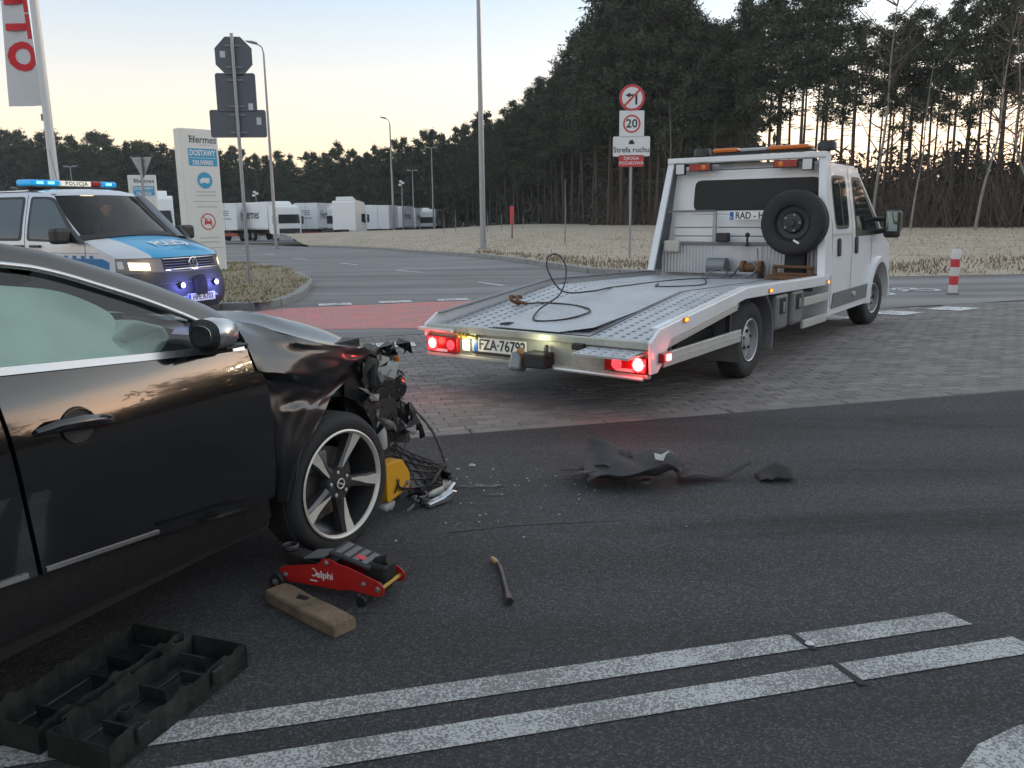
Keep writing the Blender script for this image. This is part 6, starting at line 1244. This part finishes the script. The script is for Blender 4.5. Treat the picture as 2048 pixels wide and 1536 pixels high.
# ---- wreckage of the nose: every loose bit its own part
rg = np.random.RandomState(31)
def bent_strip(name, a, b, w, mt, bend=.05, n=7, up=(0, 0, 1), rag=.3):
    a, b = Vector(a), Vector(b); d = (b - a); u_ = Vector(up); sd_ = d.cross(u_).normalized(); rows = []
    for k in range(n):
        t = k / (n - 1); c = a.lerp(b, t) + Vector(rg.normal(0, bend * .35, 3)) + sd_ * bend * math.sin(t * 5 + rg.uniform(0, 1)); ww = w * (1 + rg.uniform(-rag, rag)) * (.5 if k in (0, n - 1) else 1)
        rows.append([c - u_ * ww / 2 + sd_ * rg.normal(0, .006), c + u_ * ww / 2 + sd_ * rg.normal(0, .012)])
    o = MB().grid(rows).build(name, mt, vc, smooth=25); md = o.modifiers.new('t', 'SOLIDIFY'); md.thickness = .004; return o
bent_strip('bumper_beam', (.72, .55, .52), (.70, -.62, .50), .13, 'wreck_grey', .03); bent_strip('radiator_support', (.60, .5, .80), (.62, -.66, .79), .06, 'wreck_black', .03)
MB().bb(.48, .60, -.55, .55, .30, .78).build('radiator', 'wreck_grey', vc, bevel=.01)
# headlamp: housing, reflector bowl, lens shard
hb = MB().box((.50, -.73, .735), (.20, .16, .15), Matrix.Rotation(.35, 3, 'Z')).build('headlamp_housing', 'wreck_black', vc, bevel=.02); MB().lathe([(.0, -.02), (.03, -.01), (.05, .02), (.058, .04)], 16, (.60, -.76, .72), 'x').build('reflector_bowl', 'lens_clear', hb, smooth=60); MB().box((.56, -.80, .765), (.11, .012, .085), Matrix.Rotation(.3, 3, 'Y')).build('headlamp_bracket', 'wreck_pale', hb, bevel=.004)
m = MB(); rows = []
for i, q in enumerate(frange(-.6, .9, 6)): rows.append([(.60 + .13 * math.cos(q) * (1 - .12 * k), -.80 + .06 * math.sin(k * 1.2) + .05 * k, .735 + .12 * math.sin(q) - .02 * k) for k in range(4)])
ls = m.grid(rows).build('headlamp_lens', 'car_glass', vc, smooth=60); MB().box((.715, -.79, .765), (.012, .03, .03)).build('marker_reflector', 'lens_orange', ls, bevel=.004)
bits = [((.40, -.80, .70), (.66, -.83, .66), .05, 'car_black'), ((.30, -.82, .80), (.40, -.80, .66), .09, 'wreck_black'), ((.45, -.76, .62), (.70, -.78, .55), .07, 'wreck_black'), ((.40, -.72, .52), (.66, -.80, .45), .10, 'wreck_black'), ((.52, -.78, .87), (.60, -.80, .72), .05, 'wreck_grey'), ((.58, -.79, .60), (.70, -.82, .44), .06, 'wreck_grey'), ((.45, -.78, .58), (.52, -.79, .45), .05, 'wreck_pale'), ((.62, -.80, .55), (.78, -.84, .40), .05, 'wreck_black'), ((.38, -.80, .88), (.55, -.79, .80), .04, 'wreck_grey'), ((.55, -.70, .85), (.68, -.72, .74), .05, 'wreck_black'), ((.48, -.80, .50), (.75, -.83, .36), .04, 'wreck_grey'), ((.66, -.74, .62), (.74, -.80, .50), .05, 'wreck_pale'), ((.42, -.81, .64), (.50, -.82, .56), .03, 'wreck_pale'), ((.34, -.81, .60), (.44, -.80, .42), .06, 'wreck_black'), ((.50, -.6, .62), (.80, -.62, .56), .1, 'wreck_black'), ((.55, -.4, .70), (.82, -.45, .60), .12, 'wreck_black')]
for a, b, w, mt in bits: bent_strip('torn_panel', a, b, w, mt, .03)
MB().lathe([(.035, 0), (.042, .01), (.038, .14), (.03, .15)], 14, (.50, -.80, .345), 'z').build('washer_pump', 'wreck_pale', vc, smooth=50)
for k in range(14):
    a = Vector((rg.uniform(.34, .7), rg.uniform(-.86, -.72), rg.uniform(.5, .85))); b = a + Vector((rg.uniform(.0, .22), rg.uniform(-.05, .05), rg.uniform(-.35, -.05))); c = a.lerp(b, .5) + Vector(rg.normal(0, .05, 3)); MB().tube(smooth_path([a, c, b], 5), rg.choice([.003, .004, .007]), 5).build('loose_wire', rg.choice(['wreck_black', 'wreck_grey', 'wreck_black']), vc)
for k in range(60):
    a = Vector((rg.uniform(.32, .78), rg.uniform(-.86, -.6), rg.uniform(.34, .84))); m = MB(); m.add([a + Vector(rg.normal(0, .042, 3)) for _ in range(4)], [(0, 1, 2), (0, 2, 3), (0, 1, 3)]); m.build('shard', rg.choice(['wreck_black', 'wreck_grey', 'wreck_pale', 'car_black', 'wreck_black']), vc)
for x0, x1, y, z0, z1, mt in ((.22, .62, -.81, .40, .78, 'wreck_black'), (.46, .78, -.80, .44, .68, 'car_black'), (.50, .72, -.82, .34, .50, 'wreck_black'), (.40, .66, -.74, .34, .60, 'wreck_black'), (.30, .52, -.70, .60, .86, 'wreck_black'), (.50, .74, -.70, .52, .74, 'wreck_black'), (.44, .62, -.77, .30, .46, 'wreck_grey')):
    sheet('crushed_panel', [[(x, y + rg.normal(0, .018), z + rg.normal(0, .014)) for x in frange(x0, x1, 6)] for z in frange(z0, z1, 5)], mt, vc, 1, smooth=25)
# hanging bumper skin: strap and lattice
MB().tube(smooth_path([(.70, -.80, .56), (.80, -.85, .47), (.92, -.87, .34), (1.03, -.86, .2), (1.10, -.85, .08)], 6), [.006 + .004 * math.sin(i) ** 2 for i in range(25)], 6).build('bumper_strap', 'wreck_grey', vc, smooth=50)
bent_strip('bumper_skin', (.70, -.83, .54), (.88, -.86, .33), .09, 'wreck_black', .02, 9, rag=.8)
def lat(u, v): # lattice surface near the ground
    return Vector((.50 + .62 * u + .03 * math.sin(v * 4), -.73 - .18 * v + .03 * math.sin(u * 5), .36 - .07 * u - .21 * u * u - .20 * v + .02 * math.sin(u * 7 + v * 3)))
for k, v in enumerate(frange(0, 1, 6)): MB().tube([lat(u, v) + Vector((0, -.015, 0)) for u in frange(0, 1, 9)], .005, 5).build('lattice_bar', 'wreck_black', vc)
for u in frange(0, 1, 9): MB().tube([lat(u, v) + Vector((0, -.015, 0)) for v in frange(0, 1, 5)], .005, 5).build('lattice_bar', 'wreck_black', vc)
sheet('bumper_grille', [[tuple(lat(u, v) + Vector((0, -.012, -.01 + rg.normal(0, .008)))) for v in frange(0, 1, 5)] for u in frange(0, 1, 7)], 'wreck_black', vc, 1)
yb = MB().prism(rpoly([(.40, .10), (.62, .125), (.62, .20), (.55, .29), (.40, .30)], .02), -.90, -.82).build('yellow_bracket', 'yellow_block', vc, bevel=.01); MB().lathe([(0, -.912), (.012, -.91), (.014, -.901)], 10, (.585, 0, .155)).build('bolt', 'wreck_grey', yb); MB().prism(rpoly([(.44, .10), (.65, .12), (.66, .2), (.60, .28), (.46, .31)], .02), -.819, -.74).build('foam_block', 'wreck_black', yb, bevel=.01)
for k in range(18):
    a = Vector((rg.uniform(.42, 1.0), rg.uniform(-.95, -.74), rg.uniform(.02, .16))); b = a + Vector((rg.uniform(.04, .25), rg.uniform(-.06, .06), rg.normal(0, .03))); b.z = max(.015, b.z); bent_strip('torn_panel', a, b, rg.uniform(.015, .05), rg.choice(['wreck_black', 'wreck_black', 'wreck_grey', 'wreck_pale']), .015, 5)
# ------------------------------------------------------------------ small things on the asphalt
mat('jack_red', (.42, .012, .012), .35, var=.06, scale=6, coat=.3, dirt=(.12, .03, .03), dirt_amt=.25); mat('board_wood', (.20, .14, .09), .85, var=.35, scale=9, bump=.4, bscale=30, dirt=(.05, .045, .04), dirt_amt=.5, dirt_scale=7); mat('case_plastic', (.012, .015, .014), .55, var=.3, scale=6, bump=.2, bscale=40, dirt=(.06, .06, .05), dirt_amt=.4, dirt_scale=6); mat('tool_steel', (.10, .09, .10), .45, .7, var=.3, scale=14); mat('tool_tan', (.42, .27, .14), .7, var=.15)
mat('torn_felt', (.045, .042, .044), .85, var=.4, scale=10, bump=.4, bscale=40, dirt=(.14, .13, .12), dirt_amt=.3)
# trolley jack: local x from saddle end to handle end
jk = thing('trolley_jack', 'low red trolley jack standing under the front wheel', 'jack', (-.93, 3.335, 0), math.atan2(-.2, .46))
side = [(0, .045), (.02, .035), (.30, .040), (.335, .05), (.47, .04), (.50, .055), (.50, .085), (.475, .105), (.33, .145), (.30, .148), (.25, .165), (.215, .162), (.195, .135), (.02, .098), (0, .085)]
for s, y in ((-1, -.075), (1, .075)):
    sp_ = MB().prism(rpoly(side, .012), y, y + s * .006).build('side_plate', 'jack_red', jk, bevel=.002)
    for x, z in ((.235, .147), (.47, .075), (.405, .085), (.03, .065)): MB().lathe([(0, y + s * .014), (.009, y + s * .012), (.011, y + s * .006)], 8, (x, 0, z)).build('bolt', 'galvanised', sp_)
    if s < 0:
        text('elphi', .042, 'sign_white', sp_, frameM((.225, y + s * .0075, .092), (1, 0, 0), (0, 0, 1)), offset=.0008, ext=.0004); MB().grid([[(.172 + .016 * r_ * math.cos(q), y - .0078, .098 + .018 * r_ * math.sin(q)) for q in frange(-2.2, 1.9, 12)] for r_ in (.72, 1.0)]).build('logo_arc', 'sign_white', sp_)
        MB().box((.17, y - .0068, .062), (.035, .001, .005)).build('logo_line', 'sign_white', sp_)
    MB().bb(.0, .5, y - s * .012, y, .095, .1).build('plate_flange', 'jack_red', jk) if False else None
MB().prism([(-.02, .11), (.0, .14), (.06, .135), (.16, .12), (.24, .135), (.24, .10), (.1, .075), (.0, .085)], -.035, .035).build('lift_arm', 'wreck_black', jk, bevel=.006)
sd_ = MB().lathe([(0, .15), (.02, .15), (.022, .156), (.034, .156), (.036, .145), (.028, .135), (.0, .135)], 18, (.0, 0, 0), 'z').build('saddle', 'wreck_black', jk, smooth=40); MB().lathe([(.024, .157), (.03, .161), (.036, .157), (.03, .154)], 18, (0, 0, 0), 'z').build('saddle_ring', 'tool_steel', sd_)
tp = MB().box((.33, 0, .163), (.19, .13, .012), Matrix.Rotation(.22, 3, 'Y')).build('cover_plate', 'dark_plastic', jk, bevel=.004)
for k in range(4): MB().box((.27 + .04 * k, .0, .183 - .009 * k), (.026, .10, .008), Matrix.Rotation(.22, 3, 'Y')).build('cover_rib', 'frame_grey', tp, bevel=.002)
MB().box((.36, -.02, .1665), (.04, .03, .003), Matrix.Rotation(.22, 3, 'Y')).build('sticker', 'sign_red', tp); MB().prism([(.1, .128), (.2, .148), (.2, .155), (.1, .136)], -.05, .05).build('arm_cover', 'frame_grey', jk, bevel=.003)
MB().box((.435, 0, .12), (.10, .09, .07)).build('pump_block', 'wreck_black', jk, bevel=.012); MB().tube([(.42, 0, .145), (.48, 0, .165)], .024, 12).build('handle_socket', 'wreck_black', jk); MB().tube([(.475, -.085, .07), (.475, .085, .07)], .010, 10).build('rear_axle', 'brass', jk)
for y in (-.095, .095):
    MB().tube([(.40, y, .012), (.40, y, .045)], .012, 8).build('castor_fork', 'galvanised', jk); MB().lathe([(0, y - .012), (.02, y - .012), (.024, y - .006), (.024, y + .006), (.02, y + .012), (0, y + .012)], 16, (.405, 0, .024)).build('castor', 'wreck_black', jk); MB().lathe([(0, y - .014), (.034, y - .014), (.038, y - .008), (.038, y + .008), (.034, y + .014), (0, y + .014)], 18, (.0, 0, .038)).build('front_roller', 'wreck_black', jk)
    MB().lathe([(0, y + (-.018 if y < 0 else .018)), (.014, y + (-.016 if y < 0 else .016)), (.016, y)], 12, (.0, 0, .038)).build('roller_nut', 'galvanised', jk)
MB().tube([(0, -.1, .038), (0, .1, .038)], .01, 8).build('front_axle', 'galvanised', jk)
# board
a, b = Vector((-.955, 3.175, 0)), Vector((-.62, 2.868, 0)); d = (b - a); wb = thing('wooden_board', 'short worn wooden board lying in front of the red jack', 'board', (a.x, a.y, 0), math.atan2(d.y, d.x))
rw = np.random.RandomState(2); L = d.length; rows = []
for k in range(11):
    x = L * k / 10; w_ = .052 + .0012 * math.sin(k * 1.3) - (.004 if k in (0, 10) else 0); h_ = .047 + .002 * math.sin(k); rows.append([(x, -w_, .001), (x, w_, .001), (x, w_, h_ - .005), (x, w_ - .006, h_), (x, 0, h_ + .001), (x, -w_ + .006, h_), (x, -w_, h_ - .006)])
m = MB(); m.grid(rows, cu=True); m.add(rows[0], [tuple(range(7))]); m.add(rows[-1], [tuple(range(7))]); m.build('board', 'board_wood', wb, smooth=30)
m = MB(); m.add([(L * .3, .02, .0492), (L * .34, -.01, .049), (L * .44, .005, .0485), (L * .42, .03, .0485)], [(0, 1, 2, 3)]); m.build('oil_stain', 'wreck_black', wb)
# wheel brace
a, b = Vector((-.068, 3.51, .014)), Vector((-.021, 3.07, .018)); wr_ = thing('wheel_brace', 'dark bent wheel brace lying alone on the asphalt', 'tool', (a.x, a.y, 0), math.atan2((b - a).y, (b - a).x)); L = (b - a).length
MB().tube([(0.055, -.012, .014), (.09, -.004, .012), (.2, 0, .012), (L - .07, 0, .014)], [.0095, .0105, .0105, .011], 10).build('shaft', 'tool_steel', wr_, smooth=60); MB().tube([(L - .08, 0, .015), (L - .06, 0, .018), (L, 0, .018)], [.012, .018, .018], 12).build('socket', 'tool_steel', wr_, smooth=40); MB().tube([(.0, -.03, .016), (.03, -.024, .018), (.058, -.011, .015)], [.008, .012, .0095], 8).build('bent_tip', 'tool_tan', wr_, smooth=60)
MB().lathe([(0, 0), (.012, 0), (.0125, .004), (.0, .004)], 6, (L + .0003, 0, .018), 'x').build('socket_bore', 'wreck_black', wr_)
# open tool case: two moulded halves
tc_ = thing('tool_case', 'open empty black plastic case in the near corner', 'tool case', (-1.335, 2.178, 0), math.atan2(.52, .19) )
def tray(y0, y1, tilt, name):
    Lx = .58; D = .085; mt = 'case_plastic'; w = .006; rt = Matrix.Rotation(tilt, 3, 'X')
    o = MB().bb(-.02, Lx, min(y0, y1), max(y0, y1), .001, .008).build(name, mt, tc_)
    for i, (x0, x1, a, b) in enumerate(((-.02, Lx, y0, y0 + w * (1 if y1 > y0 else -1)), (-.02, Lx, y1, y1 - w * (1 if y1 > y0 else -1)), (-.02, -.02 + w, y0, y1), (Lx - w, Lx, y0, y1))):
        n = 28; rows = []
        for k in range(n + 1):
            if i < 2: p = (x0 + (x1 - x0) * k / n, (a + b) / 2); off = (0, (.010 if k % 6 in (2, 3) else 0) * (1 if i == 0 else -1) * (1 if y1 > y0 else -1))
            else: p = ((x0 + x1) / 2, a + (b - a) * k / n); off = (0, 0)
            rows.append([(p[0] + off[0], p[1] + off[1], .008), (p[0] + off[0], p[1] + off[1], D + (.014 if (k % 9 in (4, 5) and i < 2) else 0))])
        s_ = MB().grid(rows).build('tray_wall', mt, o); md = s_.modifiers.new('t', 'SOLIDIFY'); md.thickness = .004; md.offset = 0
    for k, (fx_, fy_) in enumerate(((.12, .5), (.3, .35), (.42, .6), (.5, .3))):
        yy = y0 + (y1 - y0) * fy_; MB().bb(fx_ - .004, fx_ + .004, yy - .05, yy + .05, .008, .05 + .008 * (k % 2)).build('divider_rib', mt, o); 
    for fx_, fy_ in ((.2, .3), (.36, .7)):
        yy = y0 + (y1 - y0) * fy_; MB().lathe([(.022, .008), (.022, .04), (.018, .04), (.016, .012)], 14, (fx_, yy, 0), 'z').build('moulded_boss', mt, o)
    for fy_ in (.2, .8):
        yy = y0 + (y1 - y0) * fy_; MB().tube([(.06, yy, .012), (.46, yy, .012)], .006, 6).build('moulded_bead', mt, o)
    return o
tray(-.015, -.245, 0, 'case_half'); tray(.015, .245, 0, 'case_half')
for x in (.08, .28, .48): MB().tube([(x - .03, 0, .075), (x + .03, 0, .075)], .008, 8).build('hinge', 'case_plastic', tc_)
for x in (.1, .42): MB().box((x, -.253, .06), (.05, .012, .05)).build('latch', 'case_plastic', tc_, bevel=.003)
# torn undertray panels on the road
def torn(name, label, rows, seed, mt='torn_felt', extra=None):
    t = thing(name, label, 'car part'); o = sheet('sheet', rows, mt, t, 2, smooth=50); md = o.modifiers.new('t', 'SOLIDIFY'); md.thickness = .005; return t
rw = np.random.RandomState(6); rows = []
for i, u in enumerate(frange(0, 1, 9)):
    row = []
    for j, v in enumerate(frange(0, 1, 6)):
        x = .40 + .52 * u + .03 * v + rw.normal(0, .012); y = 4.42 + .62 * v * (1 - .55 * u) + rw.normal(0, .016)
        z = .035 + .06 * v + .085 * (j == 0) * math.sin(u * 3.14) - .02 * (j == 1) + .12 * math.exp(-((u - .92) / .13) ** 2) * (1 - .5 * v) + .028 * math.sin(u * 11 + v * 6) + .05 * (i == 0) * v + (.035 if (j == 5 and u < .5) else 0)
        row.append((x, y, max(.012, z)))
    rows.append(row)
t = torn('torn_undertray', 'crumpled grey plastic undertray, the larger torn piece with a white tag', rows, 6)
for k in range(9):
    q = rw.uniform(0, 6.28); c = Vector((.66 + .26 * math.cos(q), 4.62 + .17 * math.sin(q), rw.uniform(.03, .09))); dv = Vector((math.cos(q) * rw.uniform(.06, .14), math.sin(q) * rw.uniform(.04, .1), rw.uniform(-.02, .05))); sd2 = Vector((-math.sin(q), math.cos(q), .2)) * rw.uniform(.015, .05)
    fl = MB().grid([[c - sd2, c + sd2], [c + dv * .5 - sd2 * .8 + Vector((0, 0, .015)), c + dv * .5 + sd2 * .6], [c + dv - sd2 * .2, c + dv + sd2 * .25]]).build('torn_flap', ['torn_felt', 'wreck_black', 'torn_felt'][k % 3], t, smooth=40); fl.modifiers.new('t', 'SOLIDIFY').thickness = .004
MB().grid([[(.80, 4.60, .13), (.80, 4.64, .155)], [(.84, 4.60, .12), (.84, 4.64, .145)], [(.885, 4.61, .135), (.885, 4.65, .165)]]).build('white_tag', 'wreck_pale', t, smooth=40)
for k, (p, q) in enumerate((((.44, 4.5, .06), (.62, 4.46, .05)), ((.43, 4.85, .07), (.60, 4.9, .05)), ((.46, 4.72, .06), (.60, 4.66, .045)))): MB().tube([p, Vector(p).lerp(Vector(q), .5) + Vector((0, 0, .02)), q], .008, 6).build('stiffening_rib', 'wreck_black', t)
rows = []
for i, u in enumerate(frange(0, 1, 8)):
    w_ = (.10, .11, .09, .06, .035, .03, .022, .016)[i]; rows.append([(.93 + .42 * u, 4.60 + .02 * math.sin(u * 5) + .1 * max(0, u - .6) + w_ * (v - .5) * 1.6 + rw.normal(0, .006), (.02 + .03 * abs(v - .5) + .02 * math.sin(u * 8)) + .17 * max(0, u - .55) ** 1.5) for v in frange(0, 1, 4)])
torn('torn_undertray', 'long dark torn strip with a curled up tail beside the larger undertray piece', rows, 7)
rows = []
for i, u in enumerate(frange(0, 1, 7)): rows.append([(1.38 + .21 * u + rw.normal(0, .008), 4.56 + .12 * v + rw.normal(0, .008) - .03 * u, .012 + (.085 * math.sin(u * 3.0) * math.sin(v * 3.1) + .02 * abs(math.sin(u * 9)))) for v in frange(0, 1, 5)])
torn('torn_undertray', 'small crumpled scrap of lining at the right end of the debris', rows, 8)
# silver scrap and glass crumbs
t = thing('trim_scrap', 'broken silver trim piece on the road ahead of the front wheel', 'debris', (-.455, 4.20, 0), .8)
MB().prism([(0, .005), (.14, .01), (.2, .05), (.17, .065), (.1, .04), (.0, .03)], -.03, .015).build('trim', 'satin_silver', t, bevel=.006); MB().box((.02, .03, .025), (.09, .05, .035), Matrix.Rotation(.4, 3, 'Y')).build('clip', 'wreck_black', t, bevel=.006); MB().tube([(.15, 0, .05), (.21, .01, .085)], .01, 6).build('spike', 'satin_silver', t)
rw = np.random.RandomState(77)
m = MB()
for k in range(70):
    x, y = rw.normal(-.2, .35), rw.normal(4.6, .4); s_ = rw.uniform(.002, .006); h_ = s_ * rw.uniform(.4, .9); q = rw.uniform(0, 3); m.box((x, y, h_ / 2), (s_ * 2, s_ * 1.3, h_), Matrix.Rotation(q, 3, 'Z'))
tag(m.build('glass_crumbs', 'wreck_pale'), 'scattered pale crumbs of broken lens on the asphalt', 'debris', kind='stuff')
for x, y, r_, lab in ((-.25, 4.95, .022, 'bright lens shard on the road beyond the strap'), (-.33, 4.88, .012, 'tiny pale shard beside the bright lens shard')):
    t = thing('lens_shard', lab, 'debris', (x, y, 0)); m = MB(); m.add([(-r_, -r_ * .5, .002), (r_, -r_ * .6, .002), (r_ * 1.1, r_ * .5, .002), (-r_ * .7, r_ * .7, .002), (0, 0, r_ * .7)], [(0, 1, 4), (1, 2, 4), (2, 3, 4), (3, 0, 4), (0, 3, 2, 1)]); m.build('shard', 'wreck_pale', t)
st_ = thing('pebble', 'small white pebble on the upper lane line', 'stone', (1.03, 2.735, .004)); MB().lathe([(0.001, 0), (.012, .001), (.016, .005), (.01, .010), (.001, .011)], 12, ax='z').build('pebble', 'sticker', st_, smooth=60)
# scuffs, chalky patches and joints on the carriageway
paint_mat('scuff', (.09, .09, .092), (.045, .045, .046), 1.2, 60); paint_mat('fluid', (.16, .13, .12), (.05, .048, .048), 1.0, 25); mat('joint_dark', (.02, .02, .021), .8, var=.2)
def blob(name, cx, cy_, rx, ry, mt, seed, dz=.003):
    rb = np.random.RandomState(seed); n = 22; q0 = rb.uniform(.55, 1.25, n); mark(name, [(cx + rx * q0[k] * math.cos(6.283 * k / n), cy_ + ry * q0[k] * math.sin(6.283 * k / n)) for k in range(n)], mt, dz, owner=road)
blob('fluid_stain', -.19, 4.55, .13, .04, 'fluid', 4); blob('fluid_stain', -.10, 4.40, .07, .025, 'fluid', 5)
mark('scratch', [(-.31, 3.85), (.0, 3.93), (.57, 3.985), (.57, 3.992), (.0, 3.94), (-.31, 3.865)], 'scuff', .003, owner=road)
mark('paint_joint', [(.975, 2.83), (1.0, 2.83), (1.045, 2.70), (1.02, 2.70)], 'joint_dark', .006, owner=road); mark('paint_joint', [(1.05, 2.62), (1.075, 2.62), (1.13, 2.47), (1.10, 2.47)], 'joint_dark', .006, owner=road)

# thin morning haze over the whole place
hz = MB().bb(-1700, 1700, -1700, 1700, -4.2, 30).build('haze', 'sign_white'); hz.data.materials.clear()
hm_ = bpy.data.materials.new('haze'); hm_.use_nodes = True; hn = hm_.node_tree.nodes; hn.remove(hn['Principled BSDF']); pv_ = hn.new('ShaderNodeVolumePrincipled'); pv_.inputs['Color'].default_value = (.92, .95, 1, 1); pv_.inputs['Density'].default_value = .00034; pv_.inputs['Anisotropy'].default_value = .3
hm_.node_tree.links.new(pv_.outputs[0], hn['Material Output'].inputs['Volume']); hz.data.materials.append(hm_); tag(hz, 'thin pale morning haze lying over the ground and trees', 'haze', kind='stuff')
